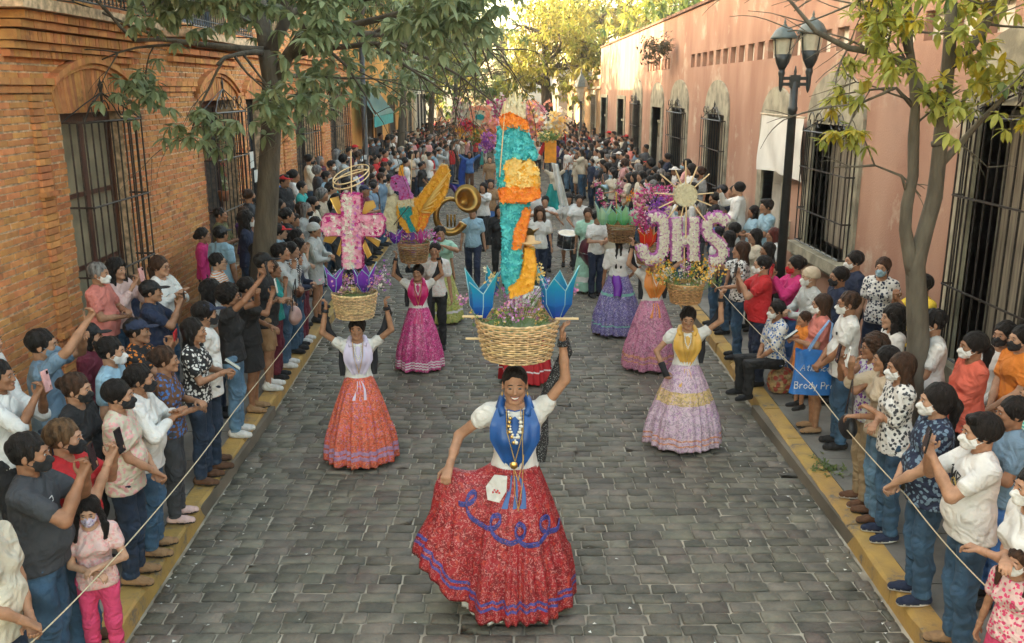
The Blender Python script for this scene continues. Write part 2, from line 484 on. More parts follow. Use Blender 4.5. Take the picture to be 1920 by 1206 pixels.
def brick_geo(b):
    p, q, z0, z1, o = b; x = XL + o; e = .005; tl = r_.uniform(-.004, .004)
    v = [(XL - .005, p, z0), (XL - .005, q, z0), (XL - .005, q, z1), (XL - .005, p, z1), (x, p + e, z0 + e), (x + tl, q - e, z0 + e), (x + tl, q - e, z1 - e), (x, p + e, z1 - e)]
    return v, [(4, 5, 6, 7), (0, 1, 5, 4), (1, 2, 6, 5), (2, 3, 7, 6), (3, 0, 4, 7)]
def near_key(b):
    ym, zm = (b[0] + b[1]) / 2, (b[2] + b[3]) / 2
    # only the ones in the photo's frame
    d = np.array([XL, ym, zm - CAMZ]); l = RM.T @ d
    px, py = 960 + F * l[0] / -l[2], 603 - F * l[1] / -l[2]
    return ym + (0 if 0 < px < 1920 and 0 < py < 700 else 100)
brs.sort(key=near_key)
for b in brs[:300]:
    v, f = brick_geo(b); m1 = MB(); m1.add(v, f); link('brick', m1.mesh('brick', False, False), M_brick, wall)
mb = MB()
for b in brs[300:]: v, f = brick_geo(b); mb.add(v, f)
link('brickwork', mb.mesh('brickwork', False, False), M_brick, wall)['kind'] = 'stuff'
# pilaster strip, string courses, arches, cornices - moulded brick, each course a row of bricks set on end
def course(y0, y1, z, h, out, bw=.075, name='brick_moulding', gap=.008):
    m = MB(); y = y0
    while y < y1 - .01:
        yb = min(y + bw, y1); o = out + r_.uniform(-.006, .006)
        m.box((XL - .01, y + gap / 2, z), (XL + o, yb - gap / 2, z + h)); y += bw
    return m.build(name, M_brick, bb)
a0 = LY(-60); aw0, aw1 = W1[0] - .22, W1[1] + .22
course(a0, aw0, 3.74, .07, .10, .25); course(a0, aw0, 3.66, .07, .06, .25)
course(aw1, W2[0] - .25, 3.74, .07, .08, .25); course(aw1, W2[0] - .25, 3.66, .07, .05, .25)
for wq in (W1, W2, W3, W4, W5):         # curved hood over every ground-floor window and voussoirs under it
    q0, q1 = wq[0] - .22, wq[1] + .22; n = 22; m = MB(); h = .26 if wq is W1 else .34
    base = 3.74 if wq is W1 else wq[3] + .12
    def zz(t): return base + h * math.sin(math.pi * min(1, max(0, t))) ** .8
    for i in range(n):
        t0, t1 = i / n, (i + 1) / n
        m.prism([(q0 + (q1 - q0) * t0, zz(t0)), (q0 + (q1 - q0) * t1, zz(t1)), (q0 + (q1 - q0) * t1, zz(t1) + .075), (q0 + (q1 - q0) * t0, zz(t0) + .075)], XL - .01, XL + .11)
        m.prism([(q0 + (q1 - q0) * t0, zz(t0) - .06), (q0 + (q1 - q0) * t1, zz(t1) - .06), (q0 + (q1 - q0) * t1, zz(t1) - .004), (q0 + (q1 - q0) * t0, zz(t0) - .004)], XL - .01, XL + .065)
    m.build('arch_moulding', M_brick, bb)
    y = wq[0] - .1; vs = MB()
    while y < wq[1] + .1:
        t = (y - q0) / (q1 - q0); top = zz(t) - .07; ln = top - wq[3] - .005
        ka = (y - (wq[0] + wq[1]) / 2) * .10
        if ln > .05: vs.prism([(y + .004, wq[3] + .005), (y + .066, wq[3] + .005), (y + .066 + ka, top), (y + .004 + ka, top)], XL - .01, XL + .022 + r_.uniform(0, .006))
        y += .07
    vs.build('arch_brick', M_brick, bb)['kind'] = 'stuff'
# stepped pilaster left of the first window and between the others
for py_, wd in ((LY(78), .28), ((W2[1] + W3[0]) / 2, .4), ((W3[1] + W4[0]) / 2 + .3, .6), ((W4[1] + W5[0]) / 2, .55), (BY1 - .3, .5)):
    m = MB(); z = .3
    while z < 3.64:
        o = .045 + r_.uniform(-.004, .004); y = py_ - wd / 2 - (.06 if int(z / CH) % 2 else 0) * 0
        while y < py_ + wd / 2 - .02:
            q = min(y + r_.choice((.13, .25)), py_ + wd / 2)
            m.box((XL - .01, y + .006, z + .006), (XL + o, q - .006, z + CH - .006)); y = q
        z += CH
    m.build('pilaster', M_brick, bb)['kind'] = 'stuff'
    course(py_ - wd / 2 - .03, py_ + wd / 2 + .03, 2.55, .05, .09); course(py_ - wd / 2 - .03, py_ + wd / 2 + .03, .95, .06, .09)
# balcony corbel table over the first window
c0, c1 = LY(28), LY(262)
for i, (z, h, o) in enumerate(((4.02, .07, .10), (4.10, .07, .16), (4.18, .10, .22), (4.30, .07, .29), (4.38, .08, .35))): course(c0 - .03 * i, c1 + .03 * i, z, h, o, .25 if i % 2 else .085)
mb = MB(); mb.box((XL - .01, c0 - .3, 4.47), (XL + .44, c1 + .22, 4.58)); mb.build('balcony_slab', M_mort, bb)
c2, c3 = LY(330), LY(452)
for i, (z, h, o) in enumerate(((4.10, .08, .10), (4.22, .08, .18), (4.34, .10, .28))): course(c2, c3, z, h, o, .25)
mb = MB(); mb.box((XL - .01, c2 - .1, 4.45), (XL + .40, c3 + .1, 4.56)); mb.build('balcony_slab', M_mort, bb)
course(c3 + .2, BY1, 4.3, .08, .12, .25); course(c3 + .2, BY1, 4.40, .08, .2, .25); course(c1 + .4, c2 - .25, 4.3, .07, .07, .25)
course(BY0 + 11, BY1, 8.6, .1, .2, .25); course(BY0 + 11, BY1, 8.72, .12, .3, .25)
def balcony(y0, y1, z):
    g = MB(); xo = XL + .40
    for zz_, r in ((z + .06, .012), (z + .16, .008), (z + .92, .018)): g.tube([(XL, y0, zz_), (xo, y0, zz_), (xo, y1, zz_), (XL, y1, zz_)], r, 5)
    R = g.build('balcony_railing', M_iron, bb)
    b = MB(); b.tube([(0, 0, 0), (0, 0, .86)], .009, 5); me = b.mesh('baluster')
    c = MB(); c.tube([(0, .045 * math.cos(a * .5), .11 + .045 * math.sin(a * .5)) for a in range(13)], .006, 4); ce = c.mesh('scroll')
    n = int((y1 - y0) / .11)
    for i in range(n + 1):
        link('baluster', me, M_iron, R, (xo, y0 + (y1 - y0) * i / n, z + .06))
        if i < n: link('scroll', ce, M_iron, R, (xo, y0 + (y1 - y0) * (i + .5) / n, z + .02))
balcony(c0 + .1, c1 - .1, 4.58); balcony(c2 + .1, c3 - .1, 4.56)
window_fill(bb, XL, 1, *W1, M_wood, M_curt, .16); window_fill(bb, XL, 1, *W2, M_wood, None, .3)
for q in (W3, W4, W5): window_fill(bb, XL, 1, *q, mat('near black shutter', (.03, .02, .016), .6, .2), None, .25)
M_blue = mat('deep blue window paint', (.02, .05, .10), .5, .2)
for q in (U1, U2, U3, W0): window_fill(bb, XL, 1, *q, M_blue, None, .25)
grille(bb, XL, 1, W1[0] + .02, W1[1] - .02, 1.0, 3.32, .26, 10, (.22, .58), M_ironr, .42)
grille(bb, XL, 1, W2[0] + .05, W2[1] - .05, 1.0, 3.3, .24, 9, (.28, .66), M_iron, .5)
for q in (W4, W5): grille(bb, XL, 1, q[0] + .02, q[1] - .02, .5, 3.35, .2, 8, (.25, .5, .75), M_iron, .35)
# lantern on the brick wall beside the tree
p = PXP(523, 170, XL)
ln = empty('wall_lantern', (XL, p.y, 3.55), 0, 'black iron wall lantern on a bracket behind the big tree trunk', 'lantern')
m = MB(); m.tube([(0, 0, -.1), (.15, 0, .12), (.38, 0, .16), (.42, 0, .08)], .014, 5); m.build('bracket', M_iron, ln)
m = MB(); m.lathe([(.02, .08), (.12, -.02), (.11, -.04)], 6, (.42, 0, 0)); m.build('lid', M_iron, ln)
m = MB(); m.lathe([(.10, -.04), (.05, -.36)], 6, (.42, 0, 0)); m.build('glass', mat('milky lamp glass', (.5, .48, .4), .3, .1), ln)
# poster notes at the window pillar
for (px, py, hh) in ((470, 300, .32), (478, 330, .24)):
    p = PXP(px, py, XL); m = MB(); m.box((0, -.13, -hh / 2), (.006, .13, hh / 2)); tag(m.build('paper_notice', mat('sun bleached paper', (.6, .58, .52), .9, .05), None, loc=(XL + .022, p.y, p.z)), 'white paper notice %s pasted on the brick pillar beside the tree trunk' % ('upper' if py < 310 else 'lower'), 'notice')
# ---------------------------------------------------------------- RIGHT STUCCO BUILDING
def RY(px): return PXP(px, 300, XR).y
M_stucco = mat('salmon lime stucco', (.41, .25, .178), .95, .12, 1.1, .5, 70, col2=(.315, .168, .115), pat='worn', pc=(.46, .36, .27), ps=1.1, detail=8, stretch=(1, 1.3, .45))
M_surr = mat('grey green cantera stone', (.31, .29, .215), .9, .2, 4, .4, 30)
M_cop = mat('dark weathered coping', (.20, .11, .07), .95, .3, 5, .4, 20)
M_white = mat('white vent block', (.72, .68, .60), .9, .08)
sb = empty('stucco_building', (0, 0, 0), 0, 'long salmon stucco building with stone framed windows along the right pavement', 'building')
RT = 5.65; RE = RY(1122.5)
RW = [  # outer frame px far, px near, sill z, head z, kind
    (1806, 2040, .95, 3.55, 'grille'), (1513, 1618, 1.35, 3.2, 'grille'), (1425, 1484, .15, 3.0, 'door'), (1320, 1363, 1.0, 3.15, 'grille'),
    (1254, 1287, 1.0, 3.2, 'grille'), (1218, 1241, .15, 3.15, 'door'), (1184, 1201, .8, 3.3, 'grille'), (1155, 1170, .3, 3.3, 'plain'), (1125, 1137, .3, 3.3, 'plain')]
ops = []; data = []
for a, b, z0, z1, kd in RW:
    yb, ya = RY(a), RY(b)       # ya near, yb far
    fw = min(.30, (yb - ya) * .16)
    o = (ya + fw, yb - fw, z0, z1); ops.append(o); data.append((ya, yb, fw, z0, z1, kd))
vents = []
y = 6.0
while y < 24: vents.append((y, y + .46, 4.22, 4.54)); y += .70
y = RY(1249)
while y < RY(1207): vents.append((y, y + .36, 4.25, 4.56)); y += .56
mb = MB()
for a, b, c, d in wall_rects(-3, RE, 0, RT, ops + vents): mb.box((XR, a, c), (XR + .45, b, d))
mb.build('wall', M_stucco, sb)
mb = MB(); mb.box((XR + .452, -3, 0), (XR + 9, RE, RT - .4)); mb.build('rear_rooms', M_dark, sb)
mb = MB(); mb.box((XR - .05, -3, RT), (XR + .5, RE + .02, RT + .07)); mb.build('coping', M_cop, sb)
mb = MB(); mb.box((XR - .02, -3, .14), (XR - .003, RE, .55)); mb.build('plinth_band', mat('darker stucco plinth', (.33, .14, .09), .95, .2, 2, .3, 40), sb)
vm = MB(); vm.box((XR + .10, 0, 0), (XR + .16, .46, .32)); vme = vm.mesh('vent_block')
for v in vents: link('vent_block', vme, M_white, sb, (0, v[0], v[2]), None, (1, (v[1] - v[0]) / .46, (v[3] - v[2]) / .32))
M_shut = mat('weathered grey timber', (.24, .215, .17), .85, .25, 3, .3, 25, stretch=(8, 8, .6))
M_shd = mat('near black shutter', (.03, .02, .016), .6, .2)
M_doorw = mat('dirty white door paint', (.52, .51, .46), .6, .15, 2)
for i, (ya, yb, fw, z0, z1, kd) in enumerate(data):
    ym = (ya + yb) / 2; hw = (yb - ya) / 2
    sr = MB(); po = XR - .045
    sr.box((po, ya, z0 - (0 if kd == 'grille' else 0)), (XR + .3, ya + fw, z1)); sr.box((po, yb - fw, z0), (XR + .3, yb, z1))
    top = [(ya, z1)]
    ah = min(.62, hw * .75) if kd != 'plain' else .02
    for k in range(13):
        t = math.pi * k / 12; top.append((ym - hw * math.cos(t), z1 + .12 + ah * math.sin(t)))
    top.append((yb, z1))
    sr.prism(top, po, XR + .3)
    if kd == 'grille': sr.box((XR - .20, ya - .08, z0 - .16), (XR + .3, yb + .08, z0)); sr.box((XR - .13, ya - .02, z0 - .23), (XR + .02, yb + .02, z0 - .163))
    S_ = sr.build('stone_surround', M_surr, sb)
    o = ops[i]
    if kd == 'grille':
        sh = MB(); sh.box((XR + .30, o[0], o[2]), (XR + .36, o[1], o[3])); Wn = sh.build('window', M_shd, sb)
        n = 7; bw = (o[1] - o[0]) / n
        pm = MB(); pm.box((XR + .265, 0, 0), (XR + .297, bw - .012, o[3] - o[2] - .1)); pme = pm.mesh('shutter_board')
        for k in range(n):
            if i == 0 and k in (2, 3): continue
            link('shutter_board', pme, M_shut, Wn, (0, o[0] + bw * k + .006, o[2] + .05))
        grille(sb, XR, -1, o[0] - fw * .55, o[1] + fw * .3, o[2] + .06, o[3] - .12, .16, 9 if i > 0 else 12, (.3, .68), M_iron, .34 if i else .3, .010)
    elif kd == 'door':
        dz = o[3] - .45
        d = MB(); d.box((XR + .18, o[0], o[2]), (XR + .22, o[1], dz - .05)); D = d.build('door', M_doorw if i == 2 else mat('mossy bricked door', (.15, .13, .08), .9, .3, 3, .3, 20), sb)
        for k in (0, 1):
            q0 = o[0] + (o[1] - o[0]) * k / 2 + .06; q1 = o[0] + (o[1] - o[0]) * (k + 1) / 2 - .06
            for (e0, e1) in ((.25, .9), (1.05, dz - .5)): d = MB(); d.box((XR + .16, q0, e0), (XR + .178, q1, e1)); d.build('door_panel', M_doorw if i == 2 else M_shut, D)
        d = MB(); d.box((XR + .15, o[0], dz - .05), (XR + .24, o[1], dz + .03)); d.build('transom', M_surr, sb)
        d = MB(); d.box((XR + .24, o[0], dz + .03), (XR + .26, o[1], o[3])); d.build('fanlight', M_shd, sb)
    else:
        d = MB(); d.box((XR + .2, o[0], o[2]), (XR + .24, o[1], o[3])); W_ = d.build('window', M_shd, sb)
        d = MB(); d.box((XR + .12, o[0], o[3] - .9), (XR + .17, o[1], o[3] - .82)); d.box((XR + .12, (o[0] + o[1]) / 2 - .04, o[2]), (XR + .17, (o[0] + o[1]) / 2 + .04, o[3])); d.build('window_frame', M_surr, W_)
# drain stains are left to the stucco; small service box and downpipe
m = MB(); p = PXP(1476, 428, XR); m.box((-.09, -.14, -.12), (0, .14, .12)); m.box((-.1, -.15, .121), (0, .15, .14)); tag(m.build('meter_box', mat('cream meter box', (.5, .45, .33), .6, .1), None, loc=(XR - .001, p.y, p.z)), 'small cream meter box on the salmon wall beside the lamp post', 'meter box')
# shrub growing out of the wall top band is with the plants
# white banner hung at the doorway
p0, p1 = PXP(1427, 222, XR - .14), PXP(1508, 222, XR - .14)
M_ban = mat('thin white cloth banner', (.66, .66, .62), .85, .06, 2)
ban = empty('banner', (XR - .12, p1.y, 0), 0, 'plain white cloth banner hanging on a rod behind the twin lamp post', 'banner')
zt, zb = p1.z, PXP(1506, 345, XR - .14).z
L_ = p0.y - p1.y; n = 24; V = []; Q = []
for j in range(9):
    for i in range(n + 1):
        t = i / n; z = zt - (zt - zb) * j / 8 * (1 - .05 * math.sin(t * 3.1)) - .03 * math.sin(t * math.pi) * (j == 0)
        V.append((-.03 * math.sin(t * 11 + j * .5) * (.3 + j / 8) - .02, t * L_, z))
for j in range(8):
    for i in range(n): a = j * (n + 1) + i; Q.append((a, a + 1, a + n + 2, a + n + 1))
link('cloth', mesh_np('cloth', V, Q), M_ban, ban)
m = MB(); m.tube([(-.02, -.05, zt + .01), (-.02, L_ + .05, zt + .01)], .015, 6); m.build('rod', mat('pale wood rod', (.5, .42, .3), .7), ban)
# ---------------------------------------------------------------- FAR BUILDINGS
def far_building(name, label, x0, x1, y0, y1, h, m, wins=(), side=1, trim=None, wm=None, pitched=False):
    b = empty(name, (0, 0, 0), 0, label, 'building')
    mb = MB(); mb.box((x0, y0, 0), (x1, y1, h)); mb.build('wall', m, b)
    if trim:
        mb = MB(); X = x1 if side > 0 else x0
        mb.box((x0 - .08, y0 - .05, h), (x1 + .08, y1 + .05, h + .18)); mb.box((min(X, X + side * .12), y0, h - .5), (max(X, X + side * .12), y1, h - .38)); mb.build('cornice', trim, b)
    X = x1 if side > 0 else x0
    for (a, c, z0, z1) in wins:
        fm = MB(); e = .14; fm.box((min(X, X + side * .06), a - e, z0 - e), (max(X, X + side * .06), a, z1 + e)); fm.box((min(X, X + side * .06), c, z0 - e), (max(X, X + side * .06), c + e, z1 + e)); fm.box((min(X, X + side * .06), a, z1), (max(X, X + side * .06), c, z1 + e * 1.6))
        fo = fm.build('window_surround', trim or M_surr, b)
        pm = MB(); pm.box((min(X, X + side * .012), a, z0), (max(X, X + side * .012), c, z1)); pm.build('window', wm or M_shd, b)
        gm = MB()
        for z in (z0 + .6, (z0 + z1) / 2, z1 - .5): gm.tube([(X + side * .05, a, z), (X + side * .05, c, z)], .012, 4)
        for k in range(6): yy = a + (c - a) * (k + .5) / 6; gm.tube([(X + side * .05, yy, z0), (X + side * .05, yy, z1)], .01, 4)
        gm.build('window_grille', M_iron, b)
    return b
M_yel = mat('ochre yellow stucco', (.60, .30, .07), .9, .12, 1, .2, 30)
M_peach = mat('peach stucco', (.52, .33, .18), .9, .1, 1)
M_cream = mat('cream stucco', (.60, .54, .43), .9, .1, 1)
M_greyb = mat('grey plaster', (.30, .29, .27), .9, .1, 1)
def lw(px, z0=.2, z1=3.3, w=14): return (LY(px), LY(px + w), z0, z1)
far_building('ochre_building', 'ochre yellow house with tall dark openings beyond the brick building', XL - 9, XL, BY1, LY(752), 7.3, M_yel, [lw(684, .15, 3.1, 15), lw(706, .3, 3.2, 10), lw(731, .3, 3.2, 10)], 1, mat('dark ochre trim', (.25, .14, .05), .9))
far_building('peach_building', 'peach coloured house with narrow windows beyond the ochre one', XL - 9, XL - .03, LY(752), LY(778), 6.8, M_peach, [lw(757, .3, 3.2, 6), lw(768, .3, 3.2, 5)], 1, M_surr)
far_building('cream_building', 'cream white house with dark shutters at the far left', XL - 9, XL + .05, LY(778), LY(800), 6.4, M_cream, [lw(781, .3, 3.4, 4), lw(787, .3, 3.4, 4), lw(793, .3, 3.4, 4)], 1, M_white)
def rw(px, z0=.2, z1=3.3, w=12): return (RY(px + w), RY(px), z0, z1)
b = far_building('parapet_house', 'low peach house with a brick parapet beyond the salmon building', XR + .1, XR + 9, RE, RY(1060), 4.2, M_peach, [rw(1104, .3, 3.4, 8), rw(1085, .3, 3.4, 7), rw(1069, .3, 3.4, 5)], -1, M_cream)
m = MB(); m.box((XR + 1.2, RE + .5, 4.4), (XR + 8, RY(1075), 5.6)); m.build('parapet', mat('sunlit brick parapet', (.42, .25, .14), .9, .3, 5), b)
far_building('grey_house', 'grey plastered house with a downpipe at the far right', XR - .6, XR + 9, RY(1060), RY(1047), 5.2, M_greyb, [(RY(1057), RY(1055), .3, 3.2)], -1, M_surr)
# church-like front closing the street
def end_front():
    Y = 128; p = PY(938, 230, Y); q0, q1 = PY(915, 200, Y).x, PY(966, 200, Y).x
    b = empty('arched_facade', (0, Y, 0), 0, 'white arched facade closing the far end of the street', 'building')
    zt = PY(938, 163, Y).z; zs = zt - (q1 - q0) / 2; m = MB(); pts = [(q0, 0), (q1, 0), (q1, zs)]
    for k in range(1, 12): t = math.pi * k / 12; c = (q0 + q1) / 2; pts.append((c + (q1 - q0) / 2 * math.cos(t), zs + (q1 - q0) / 2 * math.sin(t)))
    pts.append((q0, zs)); m.prism(pts, 0, 4, 1); m.build('wall', M_cream, b)
    m = MB(); c = (q0 + q1) / 2; m.box((c - 1.1, -.06, 0), (c + 1.1, -.003, zs + .3)); m.build('doorway', mat('orange stucco panel', (.5, .28, .12), .9), b)
    m = MB(); m.box((c - .7, -.1, 0), (c + .7, -.063, zs - 1.4)); m.build('door', M_shd, b)
end_front()
far_building('tall_house', 'pale house half hidden by trees at the street end', -16, -3.4, 122, 134, 6.2, M_cream, [], -1, M_surr)
far_building('end_house', 'low grey house behind the far right tree', 2.4, 16, 110, 125, 5.0, M_greyb, [], -1, M_surr)
# ================================================================ IMPLICIT-SURFACE MODELLER
class Field:
    def __init__(s, lo, hi, h):
        s.h = h
        s.ax = [np.arange(lo[i], hi[i] + h, h, dtype=np.float32) for i in range(3)]
        s.v = np.full([len(a) for a in s.ax], .3, np.float32)
    def _sub(s, lo, hi):
        sl = []
        for i in range(3):
            a = int(np.searchsorted(s.ax[i], lo[i])); b = int(np.searchsorted(s.ax[i], hi[i]))
            if b <= a: return None
            sl.append(slice(a, b))
        return tuple(sl)
    def _grid(s, sl):
        return (s.ax[0][sl[0]][:, None, None], s.ax[1][sl[1]][None, :, None], s.ax[2][sl[2]][None, None, :])
    def _mix(s, sl, d, k, neg):
        c = s.v[sl]
        if neg:
            d = -d; hh = np.clip(.5 - .5 * (d - c) / k, 0, 1) if False else np.clip(.5 + .5 * (d - c) / k, 0, 1)
            s.v[sl] = c * (1 - hh) + d * hh + k * hh * (1 - hh)
        else:
            hh = np.clip(.5 + .5 * (c - d) / k, 0, 1)
            s.v[sl] = c * (1 - hh) + d * hh - k * hh * (1 - hh)
    def cone(s, a, b, ra, rb, k=.02, neg=False, fy=1.0):
        a = np.array(a, np.float32); b = np.array(b, np.float32); m = max(ra, rb) + k * 1.5 + 2.5 * s.h
        lo = np.minimum(a, b) - m; hi = np.maximum(a, b) + m
        sl = s._sub(lo, hi)
        if sl is None: return
        X, Y, Z = s._grid(sl)
        ab = b - a; sc = np.array([1, 1 / fy, 1], np.float32); abs_ = ab * sc; L2 = float(abs_ @ abs_) + 1e-9
        dx, dy, dz = X - a[0], (Y - a[1]) / fy, Z - a[2]
        t = np.clip((dx * abs_[0] + dy * abs_[1] + dz * abs_[2]) / L2, 0, 1)
        d = np.sqrt((dx - t * abs_[0]) ** 2 + (dy - t * abs_[1]) ** 2 + (dz - t * abs_[2]) ** 2) - (ra + (rb - ra) * t)
        if fy < 1: d = d * (fy * .5 + .5)
        s._mix(sl, d, k, neg)
    def ell(s, c, r, k=.02, neg=False, R=None):
        c = np.array(c, np.float32); r = np.array(r, np.float32); m = float(max(r)) + k * 1.5 + 2.5 * s.h if R is not None else r + k * 1.5 + 2.5 * s.h
        sl = s._sub(c - m, c + m)
        if sl is None: return
        X, Y, Z = s._grid(sl); dx, dy, dz = X - c[0], Y - c[1], Z - c[2]
        if R is not None:
            dx, dy, dz = (R[0][0] * dx + R[1][0] * dy + R[2][0] * dz, R[0][1] * dx + R[1][1] * dy + R[2][1] * dz, R[0][2] * dx + R[1][2] * dy + R[2][2] * dz)
        q0 = np.sqrt((dx / r[0]) ** 2 + (dy / r[1]) ** 2 + (dz / r[2]) ** 2)
        q1 = np.sqrt((dx / r[0] ** 2) ** 2 + (dy / r[1] ** 2) ** 2 + (dz / r[2] ** 2) ** 2) + 1e-6
        s._mix(sl, q0 * (q0 - 1) / q1, k, neg)
    def plane(s, n, d0):
        """keep n.p >= d0"""
        X, Y, Z = s._grid((slice(None),) * 3)
        s.v = np.maximum(s.v, -(n[0] * X + n[1] * Y + n[2] * Z - d0))
    def noise(s, amp, f, seed=0, mask=None, ridge=False):
        r = np.random.RandomState(seed); X, Y, Z = s._grid((slice(None),) * 3)
        n = 0
        for i in range(3):
            a = r.uniform(-1, 1, 3) * np.array(f); p = r.uniform(0, 6.3); b = r.uniform(-1, 1, 3) * np.array(f) * .6
            q = np.sin(a[0] * X + a[1] * Y + a[2] * Z + p + 1.5 * np.sin(b[0] * X + b[1] * Y + b[2] * Z))
            n = n + (1 - 2.2 * np.sqrt(np.abs(q)) if ridge else q)
        s.v = s.v + (amp * n / 1.7 if mask is None else amp * n / 1.7 * mask(X, Y, Z)).astype(np.float32)
    def surf(s):
        v = s.v; ins = v < 0
        if not ins.any(): return np.zeros((0, 3), np.float32), np.zeros((0, 4), np.int32)
        v[0] = .01 + np.abs(v[0]); v[-1] = .01 + np.abs(v[-1]); v[:, 0] = .01 + np.abs(v[:, 0]); v[:, -1] = .01 + np.abs(v[:, -1]); v[:, :, 0] = .01 + np.abs(v[:, :, 0]); v[:, :, -1] = .01 + np.abs(v[:, :, -1])
        ins = v < 0
        c = ins.astype(np.int8)
        t = c[:-1, :-1, :-1] + c[1:, :-1, :-1] + c[:-1, 1:, :-1] + c[1:, 1:, :-1] + c[:-1, :-1, 1:] + c[1:, :-1, 1:] + c[:-1, 1:, 1:] + c[1:, 1:, 1:]
        act = (t > 0) & (t < 8); I, J, K = np.nonzero(act); n = len(I)
        idx = np.full(act.shape, -1, np.int32); idx[I, J, K] = np.arange(n)
        P = np.zeros((n, 3), np.float32); W = np.zeros(n, np.float32)
        cs = [(0, 0, 0), (1, 0, 0), (0, 1, 0), (1, 1, 0), (0, 0, 1), (1, 0, 1), (0, 1, 1), (1, 1, 1)]
        val = [v[I + a, J + b, K + d] for a, b, d in cs]
        for p in range(8):
            for ax in range(3):
                if cs[p][ax] == 0:
                    q = p + (1 << ax); a, b = val[p], val[q]
                    x = (a < 0) != (b < 0); tt = np.where(x, a / np.where(x, a - b, 1), 0)
                    for e in range(3):
                        P[:, e] += np.where(x, cs[p][e] + (tt if e == ax else 0), 0)
                    W += x
        P /= W[:, None]
        V = np.stack([s.ax[0][I], s.ax[1][J], s.ax[2][K]], 1) + P * s.h
        Q = []
        for ax in range(3):
            o = [1, 2] if ax == 0 else ([0, 2] if ax == 1 else [0, 1])
            sl0 = [slice(1, -1)] * 3; sl0[ax] = slice(0, -1); sl1 = list(sl0); sl1[ax] = slice(1, None)
            A, B = ins[tuple(sl0)], ins[tuple(sl1)]
            ch = A != B; ii = list(np.nonzero(ch)); sgn = A[tuple(ii)]
            for e in o: ii[e] = ii[e] + 1
            def cell(d0, d1):
                w_ = [ii[0].copy(), ii[1].copy(), ii[2].copy()]; w_[o[0]] -= d0; w_[o[1]] -= d1
                return idx[w_[0], w_[1], w_[2]]
            q = np.stack([cell(1, 1), cell(0, 1), cell(0, 0), cell(1, 0)], 1)
            flip = sgn if ax != 1 else ~sgn
            q[~flip] = q[~flip][:, ::-1]
            Q.append(q)
        Q = np.concatenate(Q); Q = Q[(Q >= 0).all(1)]
        return V, Q
def merge(*vq):
    V, Q, n = [], [], 0
    for v, q in vq: V.append(v); Q.append(q + n); n += len(v)
    return np.concatenate(V), np.concatenate(Q)
def rotm(yaw, pitch=0, roll=0):
    return np.array(Matrix.Rotation(yaw, 3, 'Z') @ Matrix.Rotation(pitch, 3, 'X') @ Matrix.Rotation(roll, 3, 'Y'))
# ================================================================ PEOPLE  (facing -Y, 1.68 m, feet at z=0; the right hand is at -X)
V3 = lambda *a: np.array(a, np.float64)
def ik(a, b, l1, l2, pole):
    d = b - a; L = np.linalg.norm(d); mx = (l1 + l2) * .995
    if L > mx: b = a + d / L * mx; d = b - a; L = mx
    x = (l1 * l1 - l2 * l2 + L * L) / (2 * L); hh = math.sqrt(max(0, l1 * l1 - x * x))
    u = d / L; p = pole - u * (pole @ u); p = p / (np.linalg.norm(p) + 1e-9)
    return a + u * x + p * hh, b
# pose: right wrist, left wrist (mirrored writing: x measured outward from centre), poles, hand curls
POSES = {
    'down':  ((.25, -.02, .82), (.25, -.04, .82), (.3, .8, 0), (.3, .8, 0), .5, .5),
    'film':  ((.050, -.29, 1.42), (.050, -.29, 1.40), (.5, -.1, -1), (.5, -.1, -1), .9, .9),
    'film1': ((.03, -.30, 1.48), (.10, -.24, 1.05), (.6, .1, -.8), (.6, .6, -.4), .9, .6),
    'low':   ((.04, -.27, 1.16), (.05, -.26, 1.14), (.7, .4, -.6), (.7, .4, -.6), .8, .8),
    'high':  ((.08, -.34, 1.74), (.0, -.30, 1.60), (.9, -.1, -.3), (.8, .0, -.6), .9, .8),
    'cross': ((-.10, -.21, 1.10), (-.11, -.17, 1.15), (.7, .3, -.7), (.7, .3, -.7), .6, .6),
    'clasp': ((.03, -.21, .92), (.03, -.23, .94), (.8, .5, -.2), (.8, .5, -.2), .7, .7),
    'clap':  ((.035, -.25, 1.24), (.035, -.25, 1.26), (.8, .3, -.6), (.8, .3, -.6), .15, .15),
    'hip':   ((.20, -.03, .99), (.25, -.04, .82), (.9, .5, 0), (.3, .8, 0), .7, .5),
    'back':  ((.06, .17, .92), (.06, .19, .93), (.9, .4, .2), (.9, .4, .2), .7, .7),
    'chin':  ((.03, -.17, 1.36), (-.04, -.21, 1.10), (.5, -.2, -.9), (.7, .3, -.6), .8, .6),
    'up2':   ((.33, -.03, 1.80), (.33, -.03, 1.80), (.9, -.2, -.1), (.9, -.2, -.1), .7, .7),
    'up1':   ((.25, -.12, .96), (.36, -.03, 1.81), (.9, .4, 0), (.9, -.2, -.1), .7, .7),
    'lead':  ((.42, -.14, 1.06), (.30, -.04, 1.86), (.5, .8, -.2), (1, -.1, -.2), .9, .5),
    'drum':  ((.16, -.36, 1.06), (.16, -.36, 1.06), (.9, .3, -.3), (.9, .3, -.3), .9, .9),
    'blow':  ((.10, -.30, 1.36), (.03, -.34, 1.40), (.9, .2, -.4), (.9, .2, -.4), .9, .9),
    'walk':  ((.24, -.16, .86), (.24, .14, .84), (.3, .8, 0), (.3, .8, 0), .6, .6),
    'hold':  ((-.02, -.22, 1.08), (.06, -.24, 1.14), (.8, .4, -.5), (.8, .4, -.5), .6, .6),
}
